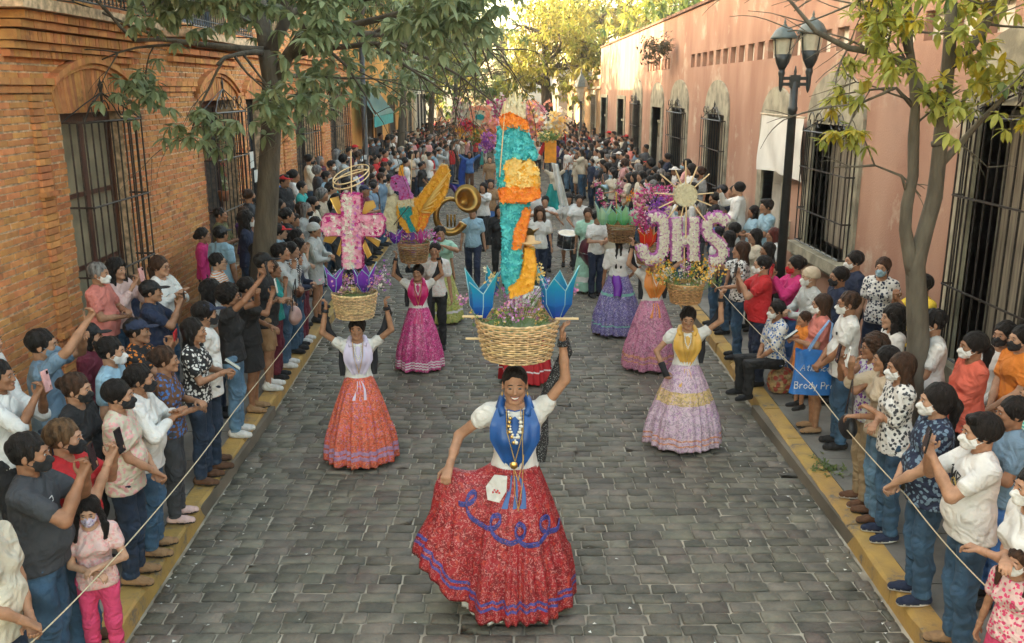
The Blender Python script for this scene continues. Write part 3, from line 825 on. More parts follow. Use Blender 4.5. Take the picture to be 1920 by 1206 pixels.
def skeleton(pose, sit=False, wide=0.0, walk=False, build=0.0):
    J = {}
    dz = -.42 if sit else 0
    J['dz'] = dz
    P = POSES[pose]
    for i, s in ((0, -1), (1, 1)):
        sh = V3(s * (.158 + .014 * build), .015, 1.375 + dz)
        wt = V3(s * P[i][0], P[i][1], P[i][2] + dz); pole = V3(s * P[2 + i][0], P[2 + i][1], P[2 + i][2])
        el, wr = ik(sh, wt, .285, .255, pole)
        J['sh', s], J['el', s], J['wr', s], J['curl', s] = sh, el, wr, P[4 + i]
        hip = V3(s * .088, .01, .90 + dz)
        if sit: kn, an = V3(s * .12, -.42, .50), V3(s * .12, -.40, .09)
        elif walk:
            f = -.16 * s; kn, an = V3(s * .09, f * .75 - .05, .49), V3(s * .085, f - (0 if f < 0 else -.05), .085 + (.05 if f > 0 else 0))
        else: kn, an = V3(s * (.095 + wide * .5), -.015, .49), V3(s * (.095 + wide), .02, .085)
        J['hip', s], J['kn', s], J['an', s] = hip, kn, an
    return J
def hand(wr, el, side, curl, h, pointing=None, spread=.0):
    """palm, four fingers and a thumb, in a fine grid round the hand"""
    d = wr - el; d = d / np.linalg.norm(d)
    n = np.cross(d, V3(0, 0, 1)) * side
    if np.linalg.norm(n) < .3: n = V3(0, 1, 0)
    n = n / np.linalg.norm(n)           # palm width direction
    pn = np.cross(d, n) * side          # palm normal
    if pn @ V3(0, -.3, 1) < 0 and abs(d[2]) < .7: pn = -pn
    w_ = np.cross(pn, d)
    F_ = Field(wr - .20, wr + .20, h)
    F_.cone(wr - d * .05, wr + d * .005, .029, .025, .01)
    c = wr + d * .045
    for q in (-.022, -.008, .008, .022): F_.cone(wr + d * .01 + w_ * q * .6, wr + d * .085 + w_ * q * 1.1, .016, .0125, .008)
    ln = (.062, .072, .068, .052)
    for i, q in enumerate((-.028, -.0095, .009, .027)):
        b = wr + d * (.088 - abs(q) * .15) + w_ * q; L = ln[i]
        a1, a2 = curl * 1.15, curl * 2.3
        d1 = d * math.cos(a1) - pn * math.sin(a1) + w_ * q * 2 * spread; d2 = d * math.cos(a2) - pn * math.sin(a2)
        m = b + d1 * L * .55; e = m + d2 * L * .5
        F_.cone(b, m, .0095, .0085, .004); F_.cone(m, e, .0085, .0068, .003)
    t0 = wr + d * .025 + w_ * .026 * -1; t1 = t0 + (d * .6 - w_ * .75 - pn * .35 * curl) * .040; t2 = t1 + (d * .85 - w_ * .1 - pn * .5 * curl) * .032
    F_.cone(t0, t1, .014, .0105, .006); F_.cone(t1, t2, .0105, .008, .003)
    F_.plane(d, float(d @ (wr - d * .045)))
    return F_.surf()
HC = V3(0, -.018, 1.567)        # head centre
class Head:
    def __init__(s, yaw, pitch, dz, roll=0):
        s.R = rotm(yaw, pitch, roll); s.c = HC + V3(0, 0, dz) + V3(-math.sin(yaw) * -.005, .0 - abs(math.sin(yaw)) * -.008, 0)
    def p(s, x, y, z): return s.c + s.R @ V3(x, y, z)
def head_prims(F_, H, fem=False, smile=False):
    e = lambda c, r, k=.02, neg=False: F_.ell(H.p(*c), r, k, neg, H.R)
    cn = lambda a, b, ra, rb, k=.01, neg=False: F_.cone(H.p(*a), H.p(*b), ra, rb, k, neg)
    e((0, .018, .030), (.074, .093, .083)); e((0, -.030, -.015), (.0605, .062, .080), .03)
    cn((0, .045, -.02), (0, .030, -.09), .05, .048, .03)
    for s in (-1, 1):
        cn((s * .047, -.008, -.055), (s * .018, -.070, -.092), .020, .016, .025)
        e((s * .034, -.066, -.020), (.024, .020, .019), .016)
    e((0, -.076, -.090), (.021, .017, .017), .018)
    cn((-.032, -.080, .024), (.032, -.080, .024), .0105, .0105, .014)
    for s in (-1, 1):
        e((s * .031, -.101, .006), (.017, .012, .0105), .009, True)
        e((s * .077, .012, -.008), (.0075, .019, .031), .007)
    cn((0, -.088, .010), (0, -.1045, -.026), .0065, .0110, .010)
    for s in (-1, 1): cn((s * .010, -.100, -.030), (s * .013, -.095, -.031), .0075, .006, .006)
    cn((-.016, -.089, -.052), (.016, -.089, -.052), .0060, .0060, .006); cn((-.014, -.088, -.063), (.014, -.088, -.063), .0065, .0065, .006)
    cn((-.017, -.0965, -.0575), (.017, -.0965, -.0575), .0018, .0018, .003, True)
def neck(F_, dz, H):
    F_.cone(V3(0, .022, 1.36 + dz), H.c + V3(0, .022, -.07), .060, .050, .03)
def torso(F_, dz, b=0.0, fem=False, infl=0.0, belly=0.0, low=0.0):
    i = infl; g = 1 + .10 * b
    F_.ell((0, .012, 1.25 + dz), (.146 * g + i, .105 + i + .01 * b, .19 + i), .03)
    F_.cone((-.125, .018, 1.362 + dz), (.125, .018, 1.362 + dz), .050 + i, .050 + i, .05)
    F_.cone((-.06, .02, 1.41 + dz), (.06, .02, 1.41 + dz), .045 + i * .6, .045 + i * .6, .05)
    i += low
    F_.ell((0, .008, 1.06 + dz), ((.114 if fem else .128) * g + i, .094 + i + .012 * b, .16), .05)
    F_.ell((0, .018, .915 + dz), ((.152 if fem else .142) * g + i, .108 + i, .125), .05)
    if b > .3 or belly: F_.ell((0, -.03 - .02 * b, 1.05 + dz), (.13 + .03 * b + i, .10 + .035 * b + i, .15), .06)
    i = infl + low * .5
    if fem:
        for s in (-1, 1): F_.ell((s * .068, -.075, 1.235 + dz), (.058 + i * .6, .050 + i * .6, .056 + i * .5), .035)
    else: F_.ell((0, -.05, 1.28 + dz), (.12 + i * .5, .055 + i, .09), .05)
def bbox(*pts, m=.1):
    a = np.array([p for p in pts], np.float64); return a.min(0) - m, a.max(0) + m
_G = {}
def body_mesh(pose, fem, b, lod, yaw, pitch, sit, walk, legs, smile=False, wide=0):
    k = ('body', pose, fem, b, lod, yaw, pitch, sit, walk, legs, wide)
    if k in _G: return _G[k]
    J = skeleton(pose, sit, wide, walk, b); dz = J['dz']; H = Head(math.radians(yaw), math.radians(pitch), dz)
    hc, hh, hf = ((.017, .0065, .0065), (.025, .0098, .0098), (.038, .0185, .0), (.055, .032, 0), (.095, .055, 0))[lod]
    pts = [J['sh', 1], J['sh', -1], J['el', 1], J['el', -1], J['wr', 1], J['wr', -1], V3(0, 0, .95 + dz), V3(0, 0, 1.47 + dz)]
    if legs: pts += [J['kn', 1], J['kn', -1], J['an', 1] - V3(0, 0, .0), J['an', -1]]
    lo, hi = bbox(*pts, m=.10); lo[2] = min(lo[2], .95 + dz - .02) if not legs else .05
    F_ = Field(lo, hi, hc)
    zc = 1.445 + dz            # where the fine head takes over
    torso(F_, dz, b, fem, -.012 if lod < 2 else -.032, low=-.022); neck(F_, dz, H)
    sl = F_._sub((-.12, -.14, zc), (.12, .16, 9))
    if sl: F_.v[sl] = np.maximum(F_.v[sl], F_._grid(sl)[2] - zc)
    fr = (.041, .034, .031, .023) if fem else (.046, .038, .036, .026)
    ar = 1 + .12 * b
    for s in (-1, 1):
        F_.cone(J['sh', s], J['el', s], fr[0] * ar, fr[1] * ar, .03); F_.cone(J['el', s], (J['el', s] + J['wr', s]) / 2 + 0, fr[1] * ar, fr[2] * ar * 1.02, .015)
        F_.cone((J['el', s] + J['wr', s]) / 2, J['wr', s], fr[2] * ar, fr[3], .015)
        if not hf:
            d = J['wr', s] - J['el', s]; d = d / np.linalg.norm(d); F_.cone(J['wr', s], J['wr', s] + d * .09, .03, .028, .02); F_.cone(J['wr', s] + d * .03, J['wr', s] + d * .05 + V3(0, -.03, .03), .014, .012, .01)
        if legs:
            F_.cone(J['hip', s], J['kn', s], .078, .052, .03); F_.cone(J['kn', s] + V3(0, .008, 0), J['kn', s] * .62 + J['an', s] * .38 + V3(0, .022, 0), .050, .052, .03)
            F_.cone(J['kn', s] * .62 + J['an', s] * .38 + V3(0, .02, 0), J['an', s], .050, .033, .03)
    parts = [F_.surf()]
    Fh = Field(H.c - V3(.135, .15, .16), H.c + V3(.135, .15, .145), hh)
    neck(Fh, dz, H); head_prims(Fh, H, fem, smile)
    if H.c[2] - .16 < zc - .004: Fh.plane((0, 0, 1), zc - .006)
    parts.append(Fh.surf())
    if hf:
        for s in (-1, 1): parts.append(hand(J['wr', s], J['el', s], s, J['curl', s], hf))
    V, Q = merge(*parts)
    me = mesh_np('body', V, Q)
    _G[k] = me
    return me
def eyes_mesh(lod, smile=False):
    k = ('eye', lod)
    if k in _G: return _G[k]
    m = MB(); n = 8
    # almond eyeball: white with a dark iris; local origin at eye centre, facing -Y
    rows = [(0, 1)] + [(a, 1) for a in (.35, .62, .95)] + [(1.45, 1)]
    V = [(0, -.0125, 0)]; 
    for a, _ in rows[1:]:
        for j in range(10): t = 2 * math.pi * j / 10; V.append((.0135 * math.sin(a) * math.cos(t), -.0105 * math.cos(a), .0058 * math.sin(a) * math.sin(t)))
    Fc = [(0, 1 + (j + 1) % 10, 1 + j) for j in range(10)]; mi = [1] * 10
    for i in range(3):
        for j in range(10): Fc.append((1 + i * 10 + j, 1 + i * 10 + (j + 1) % 10, 11 + i * 10 + (j + 1) % 10, 11 + i * 10 + j)); mi.append(1 if i < 2 else 0)
    m.V, m.F, m.M, m.n = V, Fc, mi, len(V)
    _G[k] = m.mesh('eye', True)
    b = MB(); b.tube([(-.016, .000, .001), (-.007, -.004, .0035), (.005, -.004, .0035), (.018, .006, -.004)], [.0020, .0030, .0028, .0010], 4); _G['brow', 1] = b.mesh('eyebrow', True)
    b = MB(); b.tube([(.016, .000, .001), (.007, -.004, .0035), (-.005, -.004, .0035), (-.018, .006, -.004)], [.0020, .0030, .0028, .0010], 4); _G['brow', -1] = b.mesh('eyebrow', True)
    return _G[k]
def hair_mesh(style, lod, yaw, pitch, dz, seed=0):
    k = ('hair', style, lod, yaw, pitch, dz, seed)
    if k in _G: return _G[k]
    H = Head(math.radians(yaw), math.radians(pitch), dz); h = (.0075, .0115, .020, .030, .055)[lod]
    F_ = Field(H.c - V3(.20, .22, .50), H.c + V3(.20, .26, .20), h); R = H.R
    e = lambda c, r, kk=.015, neg=False: F_.ell(H.p(*c), r, kk, neg, R)
    t = {'short': .007, 'crop': .003, 'quiff': .010, 'sleek': .004}.get(style, .010)
    e((0, .026, .034), (.076 + t, .094 + t, .086 + t))
    if style in ('curly', 'wavy'): e((0, .03, .03), (.105, .115, .105), .03)
    if style == 'quiff': e((.01, -.045, .095), (.05, .045, .03), .02)
    if style in ('long', 'wavy', 'longtied'): e((0, .04, -.02), (.085, .075, .08), .03)
    # cut the face out, hairline plane then nape
    n = R @ V3(0, .84, .54); p = H.p(0, -.082, .074)
    X, Y, Z = F_._grid((slice(None),) * 3)
    q = n[0] * (X - p[0]) + n[1] * (Y - p[1]) + n[2] * (Z - p[2])
    F_.v = np.maximum(F_.v, -q)
    n2 = R @ V3(0, .25, .97); p2 = H.p(0, .05, -.055 if style in ('short', 'crop', 'quiff') else -.075); q = n2[0] * (X - p2[0]) + n2[1] * (Y - p2[1]) + n2[2] * (Z - p2[2])
    F_.v = np.maximum(F_.v, -q)
    e2 = lambda c, r, kk=.02: F_.ell(H.c + V3(*c), r, kk)
    if style == 'long':
        F_.cone(H.p(0, .05, -.02), H.c + V3(0, .085, -.19), .075, .085, .03, fy=.55); F_.cone(H.c + V3(0, .085, -.19), H.c + V3(0, .10, -.34), .085, .055, .03, fy=.5)
        for s in (-1, 1): F_.cone(H.p(s * .072, .015, .0), H.c + V3(s * .085, .03, -.19), .020, .026, .02)
    if style == 'wavy':
        F_.cone(H.p(0, .05, -.02), H.c + V3(0, .09, -.20), .09, .10, .03, fy=.6)
        for s in (-1, 1): F_.cone(H.p(s * .078, .01, .0), H.c + V3(s * .095, .0, -.18), .028, .03, .02)
    if style in ('bob',):
        F_.cone(H.p(0, .04, 0), H.p(0, .045, -.09), .082, .078, .02, fy=.8)
        for s in (-1, 1): F_.cone(H.p(s * .074, .01, .0), H.p(s * .074, .0, -.10), .022, .02, .02)
    if style == 'bun': e((0, .125, .045), (.042, .040, .042), .012)
    if style in ('lowbun', 'sleek'): e((0, .125, -.015), (.048, .038, .042), .012)
    if style in ('pony', 'longtied'):
        F_.cone(H.p(0, .11, .03), H.c + V3(0, .15, -.04), .026, .034, .02); F_.cone(H.c + V3(0, .15, -.04), H.c + V3(.01, .13, -.24), .034, .018, .02)
    if style == 'braids':
        for s in (-1, 1): F_.cone(H.p(s * .03, .11, .0), H.c + V3(s * .035, .125, -.22), .018, .015, .01); F_.cone(H.c + V3(s * .035, .125, -.22), H.c + V3(s * .04, .13, -.42), .015, .010, .01)
    if style == 'pigtails':
        for s in (-1, 1): F_.cone(H.p(s * .088, .02, -.01), H.c + V3(s * .12, -.02, -.12), .020, .028, .01); F_.cone(H.c + V3(s * .12, -.02, -.12), H.c + V3(s * .12, -.06, -.24), .026, .012, .01)
    amp = .002 if style == 'sleek' else (.006 if style not in ('curly', 'wavy') else .010)
    if lod < 3: F_.noise(amp, (70, 70, 34) if style not in ('curly',) else (80, 80, 80), 5 + seed, ridge=True); F_.noise(.004 if style != 'sleek' else 0, (40, 40, 40), 8)
    V, Q = F_.surf(); me = mesh_np('hair', V, Q); _G[k] = me; return me
def cap_mesh(kind, lod, yaw, pitch, dz):
    k = ('cap', kind, lod, yaw, pitch, dz)
    if k in _G: return _G[k]
    H = Head(math.radians(yaw), math.radians(pitch), dz); h = (.0065, .010, .015, .024)[lod]; R = H.R
    F_ = Field(H.c - V3(.26, .28, .16), H.c + V3(.26, .26, .20), h)
    X, Y, Z = F_._grid((slice(None),) * 3)
    e = lambda c, r, kk=.012, neg=False: F_.ell(H.p(*c), r, kk, neg, R)
    e((0, .018, .040), (.090, .108, .092))
    if kind == 'beanie': e((0, .03, .03), (.098, .112, .11), .02)
    n = R @ V3(0, .12, 1); p = H.p(0, -.06, .045 if kind != 'beanie' else .01); F_.v = np.maximum(F_.v, -(n[0] * (X - p[0]) + n[1] * (Y - p[1]) + n[2] * (Z - p[2])))
    if kind == 'cap': F_.ell(H.p(0, -.125, .052), (.070, .075, .0065 if lod == 0 else .009), .006, False, R)
    if kind == 'hat': F_.ell(H.p(0, .01, .045), (.20, .21, .010), .012, False, R)
    V, Q = F_.surf(); me = mesh_np('cap', V, Q); _G[k] = me; return me
def mask_mesh(lod, yaw, pitch, dz, low=False):
    k = ('mask', lod, yaw, pitch, dz, low)
    if k in _G: return _G[k]
    H = Head(math.radians(yaw), math.radians(pitch), dz); h = (.0055, .008, .013, .02)[lod]; R = H.R
    F_ = Field(H.c - V3(.15, .16, .16), H.c + V3(.15, .12, .05), h); X, Y, Z = F_._grid((slice(None),) * 3)
    o = -.035 if low else 0
    e = lambda c, r, kk=.012, neg=False: F_.ell(H.p(*c), r, kk, neg, R)
    e((0, -.036, -.045 + o), (.064, .068, .068)); F_.cone(H.p(0, -.085, -.012 + o), H.p(0, -.108, -.04 + o), .014, .018, .02); F_.ell(H.p(0, -.07, -.085 + o), (.035, .035, .025), .02, False, R)
    for n, p in (((0, -.93, -.35), (0, -.040, 0)), ((0, -.25, -.97), (0, -.1, -.004 + o)), ((0, -.2, .98), (0, -.08, -.106 + o))):
        n_ = R @ V3(*n); p_ = H.p(*p); F_.v = np.maximum(F_.v, -(n_[0] * (X - p_[0]) + n_[1] * (Y - p_[1]) + n_[2] * (Z - p_[2])))
    if lod < 2:
        F_.h = h
        for s in (-1, 1):
            r_ = .0035 if lod == 0 else .0045
            F_.cone(H.p(s * .062, -.045, -.022 + o), H.p(s * .076, .0, .008), r_, r_, .002); F_.cone(H.p(s * .058, -.045, -.07 + o), H.p(s * .076, .01, -.03), r_, r_, .002)
    V, Q = F_.surf(); me = mesh_np('face_mask', V, Q); _G[k] = me; return me
def top_mesh(pose, fem, b, lod, sit, sleeve, hem, seed=0, walk=False, hood=False, infl=.012):
    """shirt: torso and sleeves, hem height; sleeve 0 none, .6 short, 2 long"""
    sd3 = seed % (3 if lod == 0 else 2 if lod == 1 else 1); k = ('top', pose, fem, b, lod, sit, sleeve, hem, sd3, hood)
    if k in _G: return _G[k]
    J = skeleton(pose, sit, 0, walk, b); dz = J['dz']; h = (.0142, .0215, .035, .055, .09)[lod]
    sl = {}
    for s in (-1, 1):
        a, e_, w_ = J['sh', s], J['el', s], J['wr', s]
        sl[s] = (a, a + (e_ - a) * min(1, sleeve), e_ + (w_ - e_) * max(0, min(1, sleeve - 1)))
    pts = [sl[1][0], sl[1][1], sl[-1][0], sl[-1][1], V3(.15, 0, hem + dz), V3(-.15, 0, 1.45 + dz)] + ([sl[1][2], sl[-1][2]] if sleeve > 1 else [])
    lo, hi = bbox(*pts, m=.13); lo[2] = hem + dz - .03; hi[2] = max(hi[2], 1.5 + dz)
    F_ = Field(lo, hi, h)
    torso(F_, dz, b, fem, infl)
    if hem < .82: F_.cone((0, .015, .95 + dz), (0, .012, hem - .05 + dz), .165, .20 + .03 * b, .05, fy=.72)
    else: F_.cone((0, .01, 1.0 + dz), (0, .012, hem - .03 + dz), .150 + .02 * b, (.184 if fem else .178) + .030 * b, .04, fy=.80)
    loose = .014
    for s in (-1, 1):
        a, m_, w_ = sl[s]
        if sleeve > 0: F_.cone(a, m_, .050 + loose * .7, .045 + loose * (1.0 if sleeve < 1 else .6), .03)
        if sleeve > 1: F_.cone(m_, w_, .040 + loose * .8, .030 + loose * .7, .02)
        if sleeve > 0:   # end the sleeve cleanly
            pass
    am = (.0045, .005, .005, .004, 0)[lod]
    F_.noise(am * .8, (24, 24, 14), 10 + sd3); F_.noise(am * .8, (22, 22, 34), 30 + sd3, ridge=True)
    F_.plane((0, 0, 1), hem + dz)
    # neckline
    F_.ell((0, -.01 - (.02 if fem else 0), 1.478 + dz), (.070 if not fem else .082, .075, .062 if not fem else .085), .008, True)
    V, Q = F_.surf()
    if sleeve <= 0: pass
    me = mesh_np('shirt', V, Q); _G[k] = me; return me
def trousers_mesh(b, lod, sit, walk, length, flare, seed=0, wide=0.0):
    k = ('pants', b, lod, sit, walk, length, flare, seed % 2, wide)
    if k in _G: return _G[k]
    J = skeleton('down', sit, wide, walk, b); dz = J['dz']; h = (.0142, .0215, .035, .055, .09)[lod]
    pts = [J['hip', 1], J['hip', -1], J['kn', 1], J['kn', -1], J['an', 1], J['an', -1], V3(0, 0, 1.0 + dz)]
    lo, hi = bbox(*pts, m=.14); lo[2] = 0.0
    F_ = Field(lo, hi, h); g = 1 + .10 * b
    F_.ell((0, .018, .915 + dz), (.139 * g, .098 + .008 * b, .13), .04); F_.ell((0, .045, .88 + dz), (.115 * g, .076, .10), .04)
    for s in (-1, 1):
        A, K, N = J['hip', s], J['kn', s], J['an', s]
        F_.cone(A, K, .090 * g, .064 * g, .035 if not sit else .05); M_ = K * .55 + N * .45 + V3(0, .018, 0)
        F_.cone(K, M_, .062 * g, .058 * g, .03); F_.cone(M_, N, .058 * g, .046 + flare, .03)
    F_.noise((.0045, .005, .005, .004, 0)[lod], (20, 20, 26), 3 + seed % 2); F_.noise((.0045, .005, .005, 0, 0)[lod], (18, 18, 50), 13, lambda X, Y, Z: .5 + np.exp(-((Z - .15) / .12) ** 2) + .7 * np.exp(-((Z - .5) / .09) ** 2) + .6 * np.exp(-((Z - .84) / .06) ** 2), ridge=True)
    F_.plane((0, 0, 1), .07 if length >= 1 else .07 + (1 - length) * .85)
    F_.plane((0, 0, -1), -((.96 if b < .5 else .90) + dz))
    V, Q = F_.surf(); me = mesh_np('trousers', V, Q); _G[k] = me; return me
def skirt_short(lod, b, length, sit=False):
    k = ('sk', lod, b, length)
    if k in _G: return _G[k]
    h = (.014, .018, .027, .042)[lod]; F_ = Field((-.32, -.28, length - .03), (.32, .3, 1.05), h)
    F_.cone((0, .015, 1.0), (0, .01, length - .05), .15 + .02 * b, .215 + .03 * b, .03, fy=.75); F_.noise(.006, (34, 34, 3), 4); F_.plane((0, 0, 1), length); F_.plane((0, 0, -1), -1.02)
    V, Q = F_.surf(); me = mesh_np('skirt', V, Q); _G[k] = me; return me
def shoe_mesh(lod, kind='shoe'):
    k = ('shoe', lod, kind)
    if k in _G: return _G[k]
    h = (.008, .012, .018, .03)[lod]; F_ = Field((-.09, -.24, -.01), (.09, .12, .17), h)
    top = .045 if kind == 'flat' else .075
    F_.cone((0, .055, .040), (0, -.075, .034), .040, .041, .02); F_.cone((0, -.05, .030), (.004, -.135, .026), .043, .036, .02)
    F_.cone((0, .05, .05), (0, .02, top + .02), .038, .040, .02) if kind != 'flat' else None
    X, Y, Z = F_._grid((slice(None),) * 3)
    F_.ell((0, -.04, .013), (.048, .125, .014), .004) if kind == 'sneaker' else None
    F_.plane((0, 0, 1), .0015)
    V, Q = F_.surf()
    z = V[Q].mean(1)[:, 2]
    me = mesh_np('shoe', V, Q, True, (z < .022).astype(int)); _G[k] = me; return me
def phone_mesh():
    if 'phone' in _G: return _G['phone']
    m = MB(); m.box((-.038, -.005, -.078), (.038, .005, .078)); m.mi = 1; m.box((-.034, .0052, -.072), (.034, .0062, .072)); m.mi = 2
    m.box((.012, -.0075, .045), (.032, -.0052, .070)); _G['phone'] = m.mesh('phone'); return _G['phone']
SKINS = [(.36, .185, .105), (.42, .225, .135), (.30, .145, .08), (.47, .27, .17), (.25, .12, .065)]
def skin(i): return mat('skin tone %d' % i, SKINS[i % 5], .55, .11, 16, .14, 90, sub=.0, spec=.3)
HAIRC = {'k': (.012, .009, .008), 'b': (.05, .024, .013), 'g': (.19, .18, .17), 'r': (.10, .02, .015), 'l': (.12, .065, .03)}
def hairm(c): return mat('hair ' + c, HAIRC[c], .5, .35, 30, .9, 120, stretch=(1, 1, .10), spec=.25)
COL = dict(black=(.018, .017, .018), charcoal=(.05, .053, .06), navy=(.018, .027, .06), white=(.72, .70, .66), cream=(.62, .55, .42), grey=(.27, .27, .26), palegrey=(.48, .49, .47),
           red=(.50, .018, .022), maroon=(.13, .015, .03), salmon=(.60, .19, .15), coral=(.66, .13, .08), pink=(.70, .36, .34), palepink=(.72, .50, .46), magenta=(.58, .03, .17), hotpink=(.66, .06, .16),
           blue=(.06, .16, .42), lightblue=(.30, .46, .56), greyblue=(.16, .24, .32), teal=(.03, .33, .31), mint=(.38, .62, .48), green=(.08, .24, .09), lime=(.33, .58, .15), olive=(.14, .13, .05),
           yellow=(.75, .52, .05), orange=(.72, .22, .03), brown=(.13, .06, .03), tan=(.34, .20, .10), khaki=(.30, .22, .13), beige=(.52, .42, .30), purple=(.16, .04, .28), lavender=(.60, .52, .64), denim=(.05, .11, .19),
           darkdenim=(.022, .04, .075), paledenim=(.13, .24, .36), lilac=(.52, .38, .55))
NICE = dict(palegrey='pale grey', palepink='pale pink', lightblue='light blue', greyblue='grey-blue', darkdenim='dark denim', paledenim='pale denim', hotpink='bright pink')
def nice(c): c = c.split('/')[0]; return NICE.get(c, c)
def cloth(c):
    """'white', 'white/floral:black', 'denim'"""
    if c in MC: return MC[c]
    base, _, p = c.partition('/')
    kind, _, pcn = p.partition(':')
    kw = dict(rough=.9, var=.09, vs=4, bump=.25, bs=80, wr=.6)
    if 'denim' in base: kw.update(var=.28, vs=3.2, bump=.25, bs=110)
    if kind: kw.update(pat=kind, pc=COL[pcn or 'white'], ps={'floral': 28, 'speckle': 45, 'stripe': 14, 'hstripe': 14, 'check': 12}.get(kind, 20))
    return mat(c, COL[base], **kw)
M_eyew = mat('eye white', (.36, .32, .29), .3, 0); M_iris = mat('dark iris', (.02, .01, .006), .1, 0)
M_sole = mat('white rubber sole', (.62, .6, .56), .8, .1)
M_phb = mat('black phone case', (.015, .015, .017), .25, .05); M_phs = mat('phone screen', (.05, .06, .08), .08, .2, 20, spec=.8); M_phl = mat('camera lens black', (.004, .004, .004), .1)
M_gls = mat('spectacle frame', (.02, .015, .012), .3)
NP = [0]
def lod_of(y): return 0 if y < 9.2 else (1 if y < 15 else (2 if y < 26 else 3))
def person(loc, rz, label=None, h=1.66, pose='down', fem=False, b=0.0, hair='short', hc='k', mask=None, cap=None, capc='navy', top='white', sleeve=.6, hem=.86, bot='denim', bl=1.0, shoe='black', sk=None,
           yaw=0, pitch=0, sit=False, walk=False, phone=False, glasses=False, lod=None, group=None, skirt=None, flare=.008, extra=None, nolegs=False, roll=0, dress=None, mirror=None):
    """one person: an Empty at the feet; body, shirt, trousers, hair, mask, shoes ... as parts"""
    NP[0] += 1; i = NP[0]; r = random.Random(i * 13)
    if lod is None: lod = lod_of(loc[1])
    if sk is None: sk = r.choice([0, 0, 1, 1, 2, 3])
    yaw = round(yaw / 12) * 12 if lod > 0 else round(yaw / 6) * 6
    pitch = round(pitch / 8) * 8
    if lod >= 2: yaw = round(yaw / 30) * 30; pitch = 0; b = round(b)
    k = h / 1.68
    e = empty('person', loc, rz, label, 'person', group, k)
    if mirror or (mirror is None and not phone and r.random() < .4 and i % 2 and not extra): e.scale.x = -k
    dz = -.42 if sit else 0
    legs = bl < 1 or skirt is not None or hem < .75
    link('body', body_mesh(pose, fem, b, lod, yaw, pitch, sit, walk, legs), skin(sk), e)
    wd = 0
    link('shirt', top_mesh(pose, fem, b, lod, sit, sleeve, hem, i), cloth(top), e)
    if skirt is not None: link('skirt', skirt_short(lod, b, skirt), cloth(bot), e)
    elif hem > .7 and not nolegs: link('trousers' if bl >= 1 else 'shorts', trousers_mesh(b, lod, sit, walk, bl, flare, i), cloth(bot), e)
    H = Head(math.radians(yaw), math.radians(pitch), dz)
    if hair != 'bald': link('hair', hair_mesh(hair, lod, yaw, pitch, dz), hairm(hc), e)
    if cap: link('hat' if cap != 'cap' else 'cap', cap_mesh(cap, lod, yaw, pitch, dz), cloth(capc), e)
    if mask: link('face_mask', mask_mesh(lod, yaw, pitch, dz), cloth(mask), e)
    eul = Matrix(H.R.tolist()).to_euler()
    if lod < 2:
        me = eyes_mesh(0)
        for s in (-1, 1):
            link('eye', me, [M_eyew, M_iris], e, H.p(s * .031, -.0850, .004), eul)
            link('eyebrow', _G['brow', s], hairm('k'), e, H.p(s * .031, -.0925, .0265), eul)
        if not mask:
            m_ = _G.get('lips')
            if not m_:
                q = MB(); q.tube([(-.021, .006, .001), (-.008, -.002, .003), (0, -.003, .001), (.008, -.002, .003), (.021, .006, .001)], [.001, .0042, .0045, .0042, .001], 5); m_ = _G['lips'] = q.mesh('lips', True)
            link('mouth', m_, mat('lips', (.30, .09, .07), .4, .05), e, H.p(0, -.0935, -.057), eul)
        if glasses:
            q = MB()
            for s in (-1, 1):
                q.tube([(s * .031 + .024 * math.cos(a * .628), -.104, .004 + .018 * math.sin(a * .628)) for a in range(10)], .0022, 4, True); q.tube([(s * .054, -.103, .01), (s * .076, .0, .005)], .0018, 4)
            q.tube([(-.008, -.106, .008), (.008, -.106, .008)], .002, 4)
            link('spectacles', q.mesh('spectacles', True), M_gls, e, tuple(H.c), eul)
    if not (nolegs):
        J = skeleton('down', sit, 0, walk, b)
        st = shoe.split('-'); sc = st[0]; kd = st[1] if len(st) > 1 else 'shoe'
        sm = [cloth(sc), M_sole if kd == 'sneaker' or sc in ('white', 'navy') else mat('dark sole', (.03, .025, .02), .8)]
        for s in (-1, 1):
            an = J['an', s]
            link('shoe', shoe_mesh(lod, kd), sm, e, (an[0], an[1] - .01, an[2] - .085), (0, 0, s * .12))
    if phone:
        J = skeleton(pose, sit, 0, walk, b); A = (J['wr', -1] + J['wr', 1]) / 2 if pose in ('film', 'low') else J['wr', -1]
        dd = J['wr', -1] - J['el', -1]; dd = dd / np.linalg.norm(dd)
        tilt = -.15 if pose != 'low' else -.9
        P0 = A + dd * (.075 if pose != 'high' else .1) + V3(0, -.03 if pose != 'low' else -.02, .05)
        M_ = Matrix.Translation(loc) @ Matrix.Rotation(rz, 4, 'Z') @ Matrix.Scale(k, 4)
        o = link('phone', phone_mesh(), [M_phb if i % 3 else cloth(r.choice(['white', 'pink', 'red'])), M_phs, M_phl], None, tuple(M_ @ Vector(P0)), (tilt, 0, rz + r.uniform(-.15, .15)))
        if phone == 'h': o.rotation_euler = (tilt, math.pi / 2, rz)
        short = label or 'a spectator'
        w_ = ('phone held by ' if pose != 'low' else 'phone held low by ') + short
        tag(o, ' '.join(w_.split()[:16]), 'phone', 'phones held by spectators')
    return e, H, k
